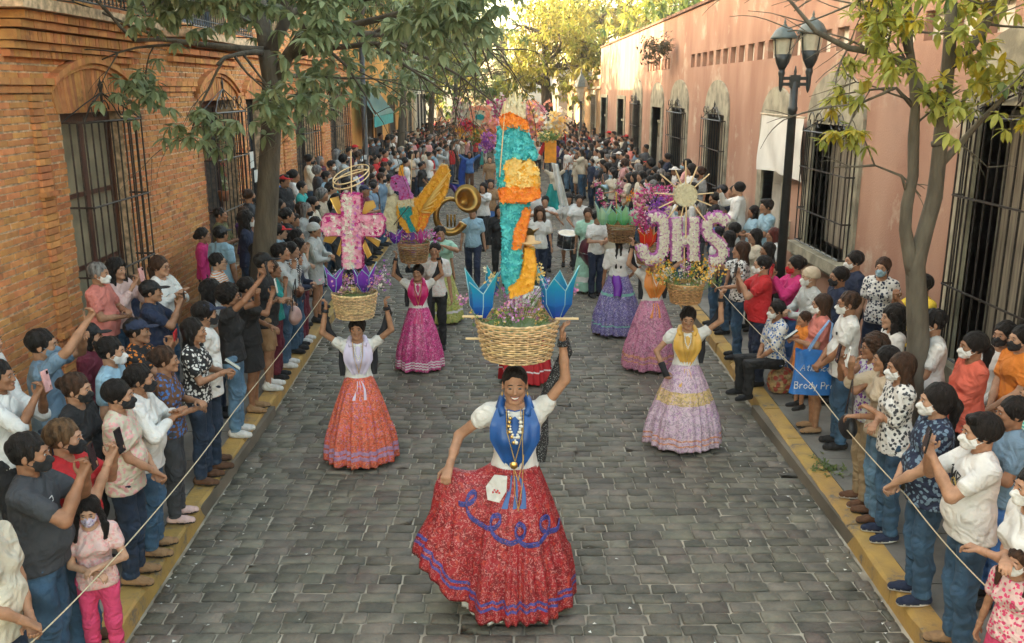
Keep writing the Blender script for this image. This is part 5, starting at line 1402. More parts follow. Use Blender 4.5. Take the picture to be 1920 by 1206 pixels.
class Carried:
    """a form built in the upright plane Y of its bearer; outline points given as photo pixels"""
    def __init__(s, name, label, cat, Y, cx, cy, group=None, dy=0.0):
        s.Y = Y + dy; p = PY(cx, cy, s.Y); s.o = Vector(p); s.e = empty(name, p, 0, label, cat, group); s.r = random.Random(int(cx * 7 + cy))
    def xz(s, px, py): p = PY(px, py, s.Y); return (p.x - s.o.x, p.z - s.o.z)
    def slab(s, name, poly, th, col, size=.022, core=None, side=None, dy=0, dens=1.15, front=None, only_front=False):
        P = [s.xz(*q) for q in poly]; r = s.r; m = MB(); m.prism(P, dy - th / 2, dy + th / 2, 1)
        cm = core or PET[col]
        C_ = m.build(name, cm, s.e)
        fm = MB(); xs = [a for a, b in P]; zs = [b for a, b in P]; st = size * dens
        mbs = {}
        x = min(xs)
        while x < max(xs):
            z = min(zs)
            while z < max(zs):
                a, b = x + r.uniform(-.4, .4) * st, z + r.uniform(-.4, .4) * st
                if inside(P, a, b):
                    cc = front(a, b, r) if front else col
                    for sg in ((-1,) if only_front else (-1, 1)):
                        ruffle(mbs.setdefault(cc, MB()), (a, dy + sg * (th / 2 + .002), b), (r.uniform(-.45, .45), sg, r.uniform(-.35, .55)), size * r.uniform(.8, 1.2), r)
                z += st
            x += st
        # edges
        sc = side or col; n = len(P)
        for i in range(n):
            a, b = Vector(P[i]), Vector(P[(i + 1) % n]); L_ = (b - a).length; k = max(1, int(L_ / st)); nn = Vector((b.y - a.y, a.x - b.x))
            if nn.length < 1e-6: continue
            nn.normalize(); mid = (a + b) / 2
            if inside(P, mid.x + nn.x * .004, mid.y + nn.y * .004): nn = -nn
            for q in range(k):
                for dd in np.arange(-th / 2, th / 2 + .001, st * 1.1):
                    c = a + (b - a) * ((q + r.random()) / k)
                    ruffle(mbs.setdefault(sc, MB()), (c.x, dy + dd, c.y), (nn.x + r.uniform(-.3, .3), r.uniform(-.4, .4), nn.y + r.uniform(-.3, .3)), size * r.uniform(.8, 1.2), r)
        for cc, q in mbs.items():
            o = link('petals', q.mesh('petals', False, False), PET[cc], C_); o['kind'] = 'stuff'
        return C_
    def bouquet(s, pts, rad, cols, n, size=.02, depth=.12, name='flowers'):
        """clusters of blossoms round pixel points"""
        r = s.r; mbs = {}; st = MB()
        for i in range(n):
            px, py = pts[r.randrange(len(pts))]; x, z = s.xz(px, py); c = cols[r.randrange(len(cols))]
            cx, cz, cy = x + r.gauss(0, rad), z + r.gauss(0, rad * .8), r.gauss(0, depth * .5)
            for k in range(4):
                ruffle(mbs.setdefault(c, MB()), (cx + r.gauss(0, size), cy + r.gauss(0, size), cz + r.gauss(0, size)), (r.uniform(-1, 1), r.uniform(-1.3, .5), r.uniform(-.2, 1)), size * r.uniform(.6, 1.1), r)
            if i % 2 == 0: st.tube([(cx * .6, cy * .6, min(cz, z) - .10), (cx, cy, cz)], .0015, 3)
        root = st.build(name, PET['green'], s.e); root['kind'] = 'stuff'
        for cc, q in mbs.items(): link('blossoms', q.mesh('blossoms', False, False), PET[cc], root)['kind'] = 'stuff'
        return root
    def stroke(s, name, path, wpx, th, col, side, size=.018):
        """thick flower covered stroke following a pixel path"""
        P = [Vector(s.xz(*q)) for q in path]; hw = abs(s.xz(path[0][0] + wpx / 2, path[0][1])[0] - P[0].x); r = s.r
        m = MB(); m.tube([(p.x, 0, p.y) for p in P], hw * .86, 10); C_ = m.build(name, PET[side], s.e, True)
        mb_ = {col: MB(), side: MB()}; st = size * 1.0
        for a, b in zip(P[:-1], P[1:]):
            d = b - a; L_ = d.length; d.normalize(); nrm = Vector((-d.y, d.x)); k = max(1, int(L_ / st))
            for q in range(k):
                for w_ in np.arange(-hw, hw + .001, st * .8):
                    c = a + (b - a) * ((q + r.random()) / k) + nrm * (w_ + r.uniform(-.3, .3) * st)
                    for sg in (-1, 1):
                        e_ = abs(w_) > hw * .72
                        ruffle(mb_[side if e_ else col], (c.x, sg * (th / 2 * (.7 if e_ else 1)), c.y), (nrm.x * w_ / hw * .8 + r.uniform(-.3, .3), sg, nrm.y * w_ / hw * .8 + r.uniform(-.2, .4)), size * r.uniform(.7, 1.1), r)
                for sg in (-1, 1):
                    for dd in (-th * .3, 0, th * .3):
                        c = a + (b - a) * ((q + r.random()) / k) + nrm * sg * hw
                        ruffle(mb_[side], (c.x, dd, c.y), (nrm.x * sg, r.uniform(-.3, .3), nrm.y * sg), size, r)
        for cc, q in mb_.items(): link('petals', q.mesh('petals', False, False), PET[cc], C_)['kind'] = 'stuff'
    def stick(s, name, a, b, r_m, m, dy=0):
        p, q = s.xz(*a), s.xz(*b); k = MB(); k.tube([(p[0], dy, p[1]), (q[0], dy, q[1])], r_m, 6); return k.build(name, m, s.e)
M_wick = mat('split cane wicker', (.70, .50, .26), .6, .2, 30, .1, 80, island=.18)
M_wick2 = mat('brown wicker', (.40, .22, .09), .6, .2, 30, .1, 80, island=.18)
M_cane = mat('peeled cane stick', (.72, .52, .28), .55, .1)
def basket(label, Y, xc, x0, x1, ytop, ybot, m=None, poles=(), hi=True, group='wicker baskets carried on heads'):
    p = PY((x0 + x1) / 2, ybot, Y); z1 = PY(xc, ytop, Y).z; R = abs(PY(x1, ytop, Y).x - PY(x0, ytop, Y).x) / 2; H = z1 - p.z; r0 = R * .80; m = m or M_wick
    e = empty('basket', p, 0, label, 'basket', group); rr = random.Random(int(x0))
    n = 18 if hi else 14; N_ = n * 5
    rows = int(H / (.0165 if hi else .022)); W_ = MB()
    for j in range(rows):
        z = H * (j + .5) / rows; R_ = r0 + (R - r0) * (z / H) ** .8; pts = []
        for k in range(N_):
            a = 2 * math.pi * k / N_; wv = .0075 * math.cos(a * n / 1 + math.pi * j)
            pts.append(((R_ + wv) * math.cos(a), (R_ + wv) * math.sin(a), z + rr.uniform(-.0015, .0015)))
        W_.tube(pts, H / rows * .40, 4 if hi else 3, True)
    W_.build('woven_cane', m, e, True)['kind'] = 'stuff'
    one = MB(); one.tube([(r0, 0, 0), ((r0 + R) / 2 + .002, 0, H * .5), (R, 0, H)], .005, 4); me = one.mesh('stake')
    for k in range(n): link('stake', me, m, e, None, (0, 0, 2 * math.pi * (k + .25) / n))
    b = MB()
    for q in (0, 1):
        b.tube([((R + .004) * math.cos(a * .131), (R + .004) * math.sin(a * .131), H + .006 * math.cos(a * 2.4 + q * 3.14) + .006) for a in range(48)], .0075, 5, True)
    b.build('rim', m, e, True)
    b = MB(); b.lathe([(r0, 0), (r0, .008)], 24); b.build('bottom', m, e)
    b = MB(); b.lathe([(R * .9, H * .78), (R * .9, H * .80)], 24); b.build('filling', PET['green'], e)
    for (a, q, yy) in poles:
        c0, c1 = PY(a, yy, Y), PY(q, yy, Y); b = MB(); b.tube([(c0.x - p.x, -R * .3, c0.z - p.z), (c1.x - p.x, -R * .3, c1.z - p.z)], .009, 6); b.build('handle_pole', M_cane, e)
    return e
def skirt_mesh(R=.50, wx=.14, z1=1.03, z0=.05, n=20, seed=0, lift=None, amp=.055, bands=(), seg=150, ry=.92):
    r = np.random.RandomState(seed); rows = 46; V = []; mi = []; ph = r.uniform(0, 6.3, 6)
    for j in range(rows + 1):
        t = j / rows
        for i in range(seg):
            a = 2 * math.pi * i / seg
            rr = wx + (R - wx) * (1 - (1 - t) ** 1.75) ** .95; z = z1 + (z0 - z1) * t
            am = amp * min(1, t * 1.3) * (.7 + .3 * math.sin(a * 2 + ph[0]))
            pl = math.cos(a * n + 1.8 * math.sin(a * 3 + ph[1]) + ph[2]) * .6 + math.cos(a * (n // 2) + ph[3] + 1.3 * math.sin(a * 2)) * .55 + .25 * math.cos(a * n * 2.3 + ph[4])
            if t > .60: pl += .35 * math.cos(a * n * 1.9 + ph[5] + 2 * math.sin(a * 4)); rr += .012 * min(1, (t - .60) * 30)
            fine = .006 * math.cos(a * 62 + ph[1] + 2 * math.sin(a * 5)) * (math.exp(-t * 6) + math.exp(-abs(t - .63) * 14))
            rad = rr + am * pl * (rr / R) + fine
            x, y = rad * math.cos(a), rad * ry * math.sin(a)
            z += .010 * math.sin(a * 9 + ph[2]) * t
            if lift:
                hx, hz, hemx, hemz, wd = lift; d = (a - math.pi) / wd; w_ = math.exp(-d * d) if abs(a - math.pi) < 2.2 else 0
                tt = .36
                if t < tt: u = t / tt; lx = wx + (hx - wx) * u; lz = z1 + (hz - z1) * u ** 1.3 - .05 * math.sin(u * math.pi)
                else: u = (t - tt) / (1 - tt); lx = hx + (hemx - hx) * u ** .8 + .02 * math.sin(u * 9); lz = hz + (hemz - hz) * u
                cx = -(lx + am * pl * .55); x = x * (1 - w_) + (cx + .3 * abs(math.sin(a)) * lx * .4) * w_; z = z * (1 - w_) + lz * w_; y = y - .05 * w_ * t * 2
            V.append((x, y, z))
    Q = []
    for j in range(rows):
        t = (j + .5) / rows; b = 0
        for (u0, u1, m_) in bands:
            if u0 <= t <= u1: b = m_
        for i in range(seg): Q.append((j * seg + i, (j + 1) * seg + i, (j + 1) * seg + (i + 1) % seg, j * seg + (i + 1) % seg)); mi.append(b)
    # turned-up inside so the hem has a real thickness
    nb = len(V)
    for i in range(seg): x, y, z = V[rows * seg + i]; V.append((x * .985, y * .985, z + .002))
    for i in range(seg): x, y, z = V[(rows - 8) * seg + i]; V.append((x * .97, y * .97, z))
    for i in range(seg):
        k = (i + 1) % seg
        Q.append((rows * seg + i, nb + i, nb + k, rows * seg + k)); mi.append(0); Q.append((nb + i, nb + seg + i, nb + seg + k, nb + k)); mi.append(0)
    return mesh_np('skirt', V, Q, True, mi)
def chain(pts, r=.004, step=.011):
    m = MB(); P = [Vector(p) for p in pts]
    for a, b in zip(P[:-1], P[1:]):
        k = max(1, int((b - a).length / step))
        for i in range(k):
            c = a + (b - a) * (i / k); m.lathe([(r * .2, -r), (r, -r * .4), (r, r * .4), (r * .2, r)], 5, tuple(c))
    return m
M_gold = mat('worn gold', (.75, .50, .16), .28, .1, 20, metal=1.0)
M_brass = mat('polished brass', (.36, .21, .06), .34, .08, 6, metal=1.0)
M_pearl = mat('pearl beads', (.75, .72, .62), .25, .05)
M_shawl = mat('black dotted shawl', (.012, .012, .014), .8, .1, pat='speckle', pc=(.4, .4, .4), ps=120)
M_shawlp = mat('plain black shawl', (.015, .014, .018), .85, .1)
def scarf_front(parent, col, H, key, k=1.0, width=.115, zlow=.98, tail=True):
    """folded scarf crossed over the chest, following the body"""
    V, Q = [], []; n, mrows = 14, 22
    for j in range(mrows + 1):
        t = j / mrows; z = 1.44 - (1.44 - zlow) * t
        w_ = (.105 + .055 * min(1, t * 4) ** .7) * (1 if t < .45 else max(.25, 1 - (t - .45) / .55 * .85)) * width / .115
        for i in range(n + 1):
            u = i / n * 2 - 1; x = u * w_
            neck_ = .035 * max(0, 1 - t * 3.2) * (1 - abs(u)) ** .6
            bust = .045 * math.exp(-((z - 1.235) / .075) ** 2) * (1 - (abs(x) / .16) ** 2)
            yy = -(.095 + bust + .028 * math.sqrt(max(0, 1 - (x / .17) ** 2))) - .008 * math.cos(u * 13 + t * 2) * (1 if abs(u) < .95 else .2)
            if z > 1.34: yy += (z - 1.34) * .62
            if z < 1.08: yy += .016
            V.append((x, yy, z - neck_))
    for j in range(mrows):
        for i in range(n): a = j * (n + 1) + i; Q.append((a, a + n + 1, a + n + 2, a + 1))
    N_ = len(V); V += [(x * .98, y + .012, z) for x, y, z in V]; Q += [(a + N_, d + N_, c + N_, b + N_) for a, b, c, d in Q]
    link('scarf', mesh_np('scarf', V, Q), col, parent)
    cb = MB()
    for s in (-1, 1): cb.tube([(s * .075, -.085, 1.385), (s * .095, -.035, 1.425), (s * .08, .04, 1.452), (0, .085, 1.46)], [.022, .030, .030, .028], 8)
    cb.build('collar_fold', col, parent, True)
    if tail:
        V, Q = [], []
        for j in range(9):
            t = j / 8; z = zlow + .02 - .20 * t; w_ = .03 + .05 * t ** .8
            for i in range(7): u = i / 6 * 2 - 1; V.append((u * w_ + .01 * math.sin(t * 4), -.14 - .07 * t - .01 * math.cos(u * 8), z))
        for j in range(8):
            for i in range(6): a = j * 7 + i; Q.append((a, a + 7, a + 8, a + 1))
        N_ = len(V); V += [(x, y + .008, z) for x, y, z in V]; Q += [(a + N_, d + N_, c + N_, b + N_) for a, b, c, d in Q]
        link('scarf_tail', mesh_np('scarf_tail', V, Q), col, parent)
def drape(parent, name, pts, m, w0=.05, thick=.012):
    """a strip of cloth hanging along a path"""
    b = MB(); P = [Vector(p) for p in pts]; n = len(P); V = []; Q = []
    for j, p in enumerate(P):
        t = P[min(j + 1, n - 1)] - P[max(0, j - 1)]; t.normalize(); u = t.cross(Vector((0, 1, .1))); u.normalize(); v = u.cross(t)
        for i in range(9):
            a = 2 * math.pi * i / 9; V.append(p + u * math.cos(a) * w0 * (1 + .2 * math.sin(j * 1.7 + i)) + v * math.sin(a) * thick * (1 + .3 * math.sin(i * 2.1 + j)))
    for j in range(n - 1):
        for i in range(9): Q.append((j * 9 + i, j * 9 + (i + 1) % 9, (j + 1) * 9 + (i + 1) % 9, (j + 1) * 9 + i))
    V = [tuple(v) for v in V]; return link(name, mesh_np(name, V, Q), m, parent)
def fabric_print(key, base, c1, c2=None, s1=40, s2=22, rough=.6):
    if key in MC: return MC[key]
    m = bpy.data.materials.new(key); m.use_nodes = True; t = m.node_tree; N = t.nodes.new; L_ = t.links.new; b = t.nodes['Principled BSDF']; tc = N('ShaderNodeTexCoord')
    def lay(prev, col, sc, lo, hi, seed):
        mp = N('ShaderNodeMapping'); mp.inputs['Location'].default_value = (seed, seed * 2, 0); L_(tc.outputs['Object'], mp.inputs[0])
        n = N('ShaderNodeTexNoise'); n.inputs['Scale'].default_value = sc; n.inputs['Detail'].default_value = 1.5; n.inputs['Distortion'].default_value = 2.2; L_(mp.outputs[0], n.inputs['Vector'])
        r = N('ShaderNodeMapRange'); r.inputs[1].default_value = lo; r.inputs[2].default_value = hi; L_(n.outputs[0], r.inputs[0])
        x = N('ShaderNodeMix'); x.data_type = 'RGBA'; L_(r.outputs[0], x.inputs[0])
        if isinstance(prev, tuple): x.inputs[6].default_value = rgba(prev)
        else: L_(prev, x.inputs[6])
        x.inputs[7].default_value = rgba(col); return x.outputs[2]
    o = lay(base, tuple(v * .55 for v in base), s2 * .7, .45, .6, 3)
    o = lay(o, c1, s1, .56, .60, 1)
    if c2: o = lay(o, c2, s2, .60, .64, 9)
    L_(o, b.inputs['Base Color']); b.inputs['Roughness'].default_value = rough
    MC[key] = m; return m
def dancer(label, px, py, h, skirt_m, scarf_m, pose='up2', rz=0, top='white', R=.48, bands=(), bandm=(), yaw=0, pitch=0, lod=None, hair='bun', lift=None, seed=0, tail=True, neckl=True, shawl=None, drop=.09, **k):
    p = PZ(px, py, 0); lod = lod_of(p.y) if lod is None else lod
    e, H, s = person((p.x, p.y, 0), math.radians(rz), label, h=h, pose=pose, fem=True, hair=hair, top=top, sleeve=k.pop('sleeve', .3), hem=.99, nolegs=True, yaw=yaw, pitch=pitch, lod=lod, group='women dancing with baskets', extra=True, **k)
    link('skirt', skirt_mesh(R=R, n=18, seed=seed, bands=bands, lift=lift, seg=150 if lod < 1 else 96), [skirt_m] + list(bandm), e)
    for sg in (-1, 1): link('shoe', shoe_mesh(1), [cloth('black'), mat('dark sole', (.03, .025, .02), .8)], e, (sg * .07, -.10 if sg > 0 else .02, 0))
    if scarf_m: scarf_front(e, scarf_m, H, label, tail=tail)
    if neckl:
        c = chain([(-.055, -.075, 1.43), (-.05, -.155, 1.30), (-.02, -.165, 1.18), (0, -.16, 1.10), (.02, -.165, 1.18), (.05, -.155, 1.30), (.055, -.075, 1.43)], .005, .010); c.build('necklace', M_gold, e, True)
        c = chain([(-.04, -.085, 1.41), (-.03, -.155, 1.32), (0, -.165, 1.25), (.03, -.155, 1.32), (.04, -.085, 1.41)], .009, .017); c.build('necklace', M_pearl, e, True)
    J = skeleton(pose, False, 0, False, 0)
    if shawl:
        for sg in (-1, 1):
            if pose in ('lead', 'up1') and sg < 0: continue
            w_, e_, sh = J['wr', sg], J['el', sg], J['sh', sg]
            mid = (w_ + e_) / 2
            drape(e, 'shawl', [tuple(w_ + V3(0, 0, .02)), tuple(w_ + V3(sg * .02, .01, -.07)), tuple(mid + V3(-sg * .055, .02, -.12)), tuple((e_ + sh) / 2 + V3(-sg * .05, .0, -.03)), tuple(sh + V3(sg * .02, .02, -.06)), tuple(sh + V3(sg * .02, -.02, -.20)), tuple(sh + V3(sg * .01, -.02, -.34))], shawl, .036)
            q = MB(); q.tube([tuple(w_ + (w_ - e_) * -.10), tuple(w_ + (w_ - e_) * .05)], [.040, .034], 8); q.build('shawl_wrap', shawl, e, True)
    return e, H, s, p
# ---------------------------------------------------------------- the leading woman
SK_red = fabric_print('red printed cotton', (.34, .010, .018), (.50, .18, .17), (.46, .05, .03), 44, 20)
SK_blueb = mat('blue ribbon trim', (.06, .07, .30), .5, .2, 30, pat='speckle', pc=(.45, .14, .12), ps=80)
M_bluescarf = mat('royal blue satin scarf', (.018, .10, .34), .38, .15, 4, .1, 20)
LB = [(.84, .868, 1), (.890, .918, 1)]
lead, LH, LS, LP = dancer('woman leading the dance in a red printed skirt and royal blue scarf, smiling', 965, 1130, 1.83, SK_red, M_bluescarf, 'lead', 0, R=.375, bands=LB, bandm=[SK_blueb], yaw=0, pitch=0, lod=0, lift=(.43, 1.02, .65, .42, .66), seed=4, shawl=M_shawl, sk=1, hair='sleek', tail=True)
# finer face for her: teeth in a smile, brows and eyes come from person()
q = MB(); q.tube([(-.027, .008, .009), (-.015, -.002, .001), (0, -.005, -.002), (.015, -.002, .001), (.027, .008, .009)], [.001, .0062, .0072, .0062, .001], 6); q.build('teeth', mat('teeth', (.75, .72, .66), .25, .02), lead, True, loc=LH.p(0, -.0945, -.056))
q = MB()
for up in (1, -1): q.tube([(-.031, .009, .011), (-.015, -.004, .001 + .0085 * up), (0, -.008, -.002 + .0095 * up), (.015, -.004, .001 + .0085 * up), (.031, .009, .011)], [.001, .0032, .0036, .0032, .001], 5)
q.build('lips', mat('lips', (.30, .09, .07)), lead, True, loc=LH.p(0, -.0955, -.0575))
for o in list(lead.children):
    if o.name.startswith('mouth'): bpy.data.objects.remove(o)
for s_ in (-1, 1): q = MB(); q.tube([(s_ * .080, .005, -.045), (s_ * .082, .0, -.062), (s_ * .080, .0, -.078)], [.003, .006, .002], 6); q.build('earring', M_gold, lead, True, loc=tuple(LH.c))
# long chains with a medallion
c = chain([(.035, -.09, 1.43), (.045, -.165, 1.30), (.05, -.175, 1.12), (.02, -.19, .985), (-.01, -.178, 1.08), (-.005, -.185, 1.0), (-.0, -.20, .90), (.02, -.235, .80), (.045, -.20, .95), (.055, -.17, 1.16)], .0042, .009); c.build('necklace', M_gold, lead, True)
q = MB(); q.lathe([(.002, -.006), (.024, -.004), (.026, 0), (.024, .004), (.002, .006)], 14); q.build('medallion', M_gold, lead, True, loc=(-.008, -.180, 1.085), rot=(math.pi / 2, 0, 0), scale=(1, 1, 1))
for zz_, xx_ in ((1.385, .03), (1.36, .036), (1.335, .04), (1.30, .034), (1.27, .02), (1.235, .008)):
    for sg in (-1, 1):
        q = MB(); q.lathe([(.001, -.005), (.012, -.003), (.013, .002), (.002, .007)], 8); q.build('jewel', M_pearl if sg > 0 else M_gold, lead, True, loc=(sg * xx_, -.135 - (1.385 - zz_) * .25, zz_), rot=(math.pi / 2, 0, 0))
# white handkerchief tucked at the waist, embroidered
q = MB(); q.prism([(-.13, 1.04), (-.05, 1.03), (-.055, .93), (-.10, .85), (-.175, .87), (-.185, .96)], -.225, -.218, 1); hk = q.build('handkerchief', cloth('white'), lead)
q = MB()
for a, b in ((-.13, .94), (-.12, .925), (-.11, .935), (-.14, .925), (-.10, .92)): ruffle(q, (a, -.228, b), (0, -1, 0), .009, rng, 5)
q.build('embroidery', PET['red'], hk)
# the looping blue ribbon on the skirt: follows the cloth, sampled from the skirt mesh itself
sk = [o for o in lead.children if o.name.startswith('skirt')][0]
from mathutils.bvhtree import BVHTree
def on_skirt(bv, x, z):
    h = bv.ray_cast(Vector((x, -3, z)), Vector((0, 1, 0)))
    return h[0] + h[1] * (.004 if h[1].y < 0 else -.004) if h[0] else None
bv = BVHTree.FromPolygons([v.co.copy() for v in sk.data.vertices], [tuple(p.vertices) for p in sk.data.polygons])
pts = []
for i in range(190):
    t = i / 189; a = t * 4.2 * 2 * math.pi; bx = -.36 + t * .66; bz = .88 - .16 * math.sin(t * math.pi * .9) - .14 * t
    p_ = on_skirt(bv, bx + .066 * math.sin(a), bz - .066 * math.cos(a))
    if p_: pts.append(p_)
for dr in (-.012, 0, .012):
    q = MB(); q.tube([p + Vector((0, 0, dr)) for p in pts], .0065, 4); q.build('ribbon', SK_blueb, lead, True)
# white petticoat edge
lace = skirt_mesh(R=.325, wx=.12, z1=.85, z0=.03, n=18, seed=4, amp=.045, seg=150); link('petticoat', lace, cloth('white'), lead)
basket('large pale wicker basket with two handle poles on the leading woman\'s head', LP.y - .02, 970, 893, 1047, 598, 668, M_wick, [(868, 905, 588), (874, 908, 629), (1040, 1083, 592)])
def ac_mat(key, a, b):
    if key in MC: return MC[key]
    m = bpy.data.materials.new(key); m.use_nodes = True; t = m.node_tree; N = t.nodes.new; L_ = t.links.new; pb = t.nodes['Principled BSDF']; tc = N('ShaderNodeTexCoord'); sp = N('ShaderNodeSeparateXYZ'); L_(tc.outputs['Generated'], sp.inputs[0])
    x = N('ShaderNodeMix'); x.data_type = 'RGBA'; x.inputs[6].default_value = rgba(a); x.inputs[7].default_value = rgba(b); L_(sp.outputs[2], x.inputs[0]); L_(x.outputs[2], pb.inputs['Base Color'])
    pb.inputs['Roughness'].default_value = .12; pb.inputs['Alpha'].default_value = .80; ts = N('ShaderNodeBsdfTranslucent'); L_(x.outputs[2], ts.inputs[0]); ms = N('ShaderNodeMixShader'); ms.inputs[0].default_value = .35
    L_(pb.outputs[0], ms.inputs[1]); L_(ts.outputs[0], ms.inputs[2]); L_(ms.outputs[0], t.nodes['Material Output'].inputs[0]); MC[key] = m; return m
def acetate(C_, cx, cy, wpx, hpx, m, np_=4, name='film_flower', dy=-.05, rot=.4, edge=None):
    """cup of stiff cellophane petals with pointed tips"""
    c = C_.xz(cx, cy); R = abs(C_.xz(cx + wpx / 2, cy)[0] - c[0]); Hh = abs(C_.xz(cx, cy - hpx)[1] - c[1]); M_ = MB(); E = MB()
    for k in range(np_):
        a0, a1 = rot + 2 * math.pi * k / np_, rot + 2 * math.pi * (k + 1) / np_; am = (a0 + a1) / 2; hk_ = Hh * (1 if k % 2 else .82)
        f = lambda a, r_, z: (c[0] + r_ * math.cos(a), dy + r_ * math.sin(a), c[1] + z)
        V = [f(a0, R * .25, 0), f(am, R * .30, 0), f(a1, R * .25, 0), f(a0, R * .66, Hh * .28), f(am, R * .78, Hh * .26), f(a1, R * .66, Hh * .28), f(a0, R * .70, Hh * .55), f(am, R * .86, Hh * .58), f(a1, R * .70, Hh * .55), f(am, R * 1.12, hk_)]
        M_.add(V, [(0, 1, 4, 3), (1, 2, 5, 4), (3, 4, 7, 6), (4, 5, 8, 7), (6, 7, 9), (7, 8, 9)])
        E.tube([V[6], V[9], V[8]], .0035, 4); E.tube([V[6], V[3], V[0]], .003, 4)
    o = M_.build(name, m, C_.e)
    E.build('petal_edge', edge or M_pale_edge, o)
M_pale_edge = mat('pale film edge', (.25, .50, .55), .3)
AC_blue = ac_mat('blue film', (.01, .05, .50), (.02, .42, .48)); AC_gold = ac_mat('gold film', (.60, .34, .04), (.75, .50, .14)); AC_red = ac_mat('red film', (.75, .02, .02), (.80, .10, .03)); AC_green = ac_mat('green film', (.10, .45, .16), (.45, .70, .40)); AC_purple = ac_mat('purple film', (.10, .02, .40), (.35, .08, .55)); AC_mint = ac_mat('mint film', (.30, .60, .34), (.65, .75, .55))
G_F = 'flower figures carried in baskets'
C1 = Carried('flower_tower', 'tall turquoise and orange paper flower tower rising from the leading basket', 'flower tower', LP.y, 968, 598, G_F)
def fr_t(a, b, r): return 'teal' if r.random() < .93 else 'deepteal'
C1.slab('upper_body', [(936, 240), (958, 233), (986, 242), (992, 262), (1006, 288), (1001, 298), (975, 294), (958, 306), (948, 320), (948, 352), (936, 352), (933, 300)], .13, 'teal', .023, front=fr_t, dens=.85)
C1.slab('orange_crown_band', [(940, 220), (955, 213), (975, 221), (987, 232), (988, 244), (960, 236), (941, 240)], .145, 'orange', .021, dens=.85)
C1.slab('yellow_bulge', [(948, 306), (960, 296), (978, 305), (992, 297), (1006, 318), (1010, 345), (1000, 356), (952, 354), (950, 330)], .17, 'pale', .023, dens=.85, front=lambda a, b, r: 'pale' if r.random() < .7 else 'yellow')
C1.slab('orange_band', [(937, 352), (1008, 350), (1010, 366), (985, 377), (940, 374)], .18, 'orange', .021, dens=.85)
C1.slab('lower_body', [(940, 374), (992, 372), (984, 410), (974, 455), (975, 500), (966, 540), (952, 545), (943, 515), (945, 440)], .13, 'teal', .023, front=fr_t, dens=.85)
C1.slab('orange_stripe', [(985, 386), (993, 390), (984, 440), (976, 462), (961, 463), (964, 430)], .16, 'orange', .015)
C1.slab('yellow_robe', [(984, 462), (1000, 466), (1004, 500), (996, 540), (958, 552), (955, 535), (974, 520), (982, 490)], .17, 'yellow', .017)
C1.slab('crown_spikes', [(948, 215), (950, 186), (956, 205), (962, 178), (968, 206), (975, 182), (979, 208), (984, 192), (984, 222)], .06, 'cream', .013)
C1.stick('corner_wire', (937, 330), (948, 190), .004, M_cane, -.08); C1.stick('corner_wire', (937, 262), (941, 205), .003, M_cane, -.05)
q = MB(); x_, z_ = C1.xz(994, 452); q.lathe([(.002, .045), (.028, .04), (.034, .008), (.075, 0), (.074, -.006), (.002, -.002)], 16, (x_, -.04, z_)); q.build('straw_hat', mat('straw', (.55, .36, .17), .8), C1.e, True)
q = MB(); x_, z_ = C1.xz(996, 470); q.lathe([(.002, -.03), (.024, -.015), (.026, .01), (.015, .03), (.002, .034)], 12, (x_, -.06, z_)); q.build('doll_head', mat('doll yellow', (.62, .40, .06), .8), C1.e, True)
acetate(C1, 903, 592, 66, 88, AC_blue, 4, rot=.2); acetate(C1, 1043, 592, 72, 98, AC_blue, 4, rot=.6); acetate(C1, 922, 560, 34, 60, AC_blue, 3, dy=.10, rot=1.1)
C1.bouquet([(945, 585), (960, 570), (975, 588), (998, 580), (955, 555), (985, 560), (1010, 560)], .035, ['orchid', 'lilac', 'pink', 'orchid', 'green'], 120, .011, .20)
C1.bouquet([(1005, 525), (1012, 510), (920, 520)], .028, ['pale', 'pale', 'cream'], 34, .014, .12); C1.bouquet([(1015, 545), (1020, 530)], .02, ['lilac', 'blue'], 24, .010, .1)
C1.bouquet([(868, 562), (1080, 545)], .014, ['orchid', 'pink'], 16, .011, .05); C1.bouquet([(900, 592), (930, 590), (1020, 592), (955, 592)], .03, ['green', 'green', 'pale'], 60, .012, .2)
# ---------------------------------------------------------------- orange skirt with the flower cross
SK_or = fabric_print('orange printed cotton', (.68, .10, .035), (.78, .32, .20), (.50, .18, .36), 60, 26)
SK_orb = mat('lilac ribbon trim', (.42, .26, .44), .6, .15, 30, pat='speckle', pc=(.70, .2, .08), ps=70)
M_lav = mat('lavender gauze scarf', (.62, .55, .70), .6, .08, 4)
e2, H2, s2, P2 = dancer('woman in an orange printed skirt and lavender scarf, both arms raised', 680, 863, 1.50, SK_or, M_lav, 'up2', 10, R=.385, bands=[(.80, .84, 1), (.88, .91, 1)], bandm=[SK_orb], seed=9, shawl=M_shawlp, sk=0, lod=0, yaw=-6)
Y2 = P2.y - .02
basket('pale wicker basket under the pink flower cross', Y2, 667, 625, 708, 550, 594, M_wick)
C2 = Carried('flower_cross', 'pink and white flower cross with gold film petals and a cane halo', 'flower cross', Y2, 662, 548, G_F)
def fr_c(a, b, r):
    return 'white' if abs(a + .004) < .045 and r.random() < .75 else ('orchid' if r.random() < .2 else ('magenta' if r.random() < .18 else 'pink'))
C2.slab('upright', [(643, 364), (677, 364), (678, 400), (680, 500), (645, 502), (643, 440)], .12, 'pink', .022, side='magenta', front=fr_c)
C2.slab('cross_arm', [(606, 410), (612, 402), (716, 402), (721, 412), (719, 434), (712, 441), (612, 440), (606, 430)], .11, 'pink', .022, side='magenta', front=lambda a, b, r: 'pink' if r.random() < .6 else ('white' if r.random() < .6 else 'magenta'))
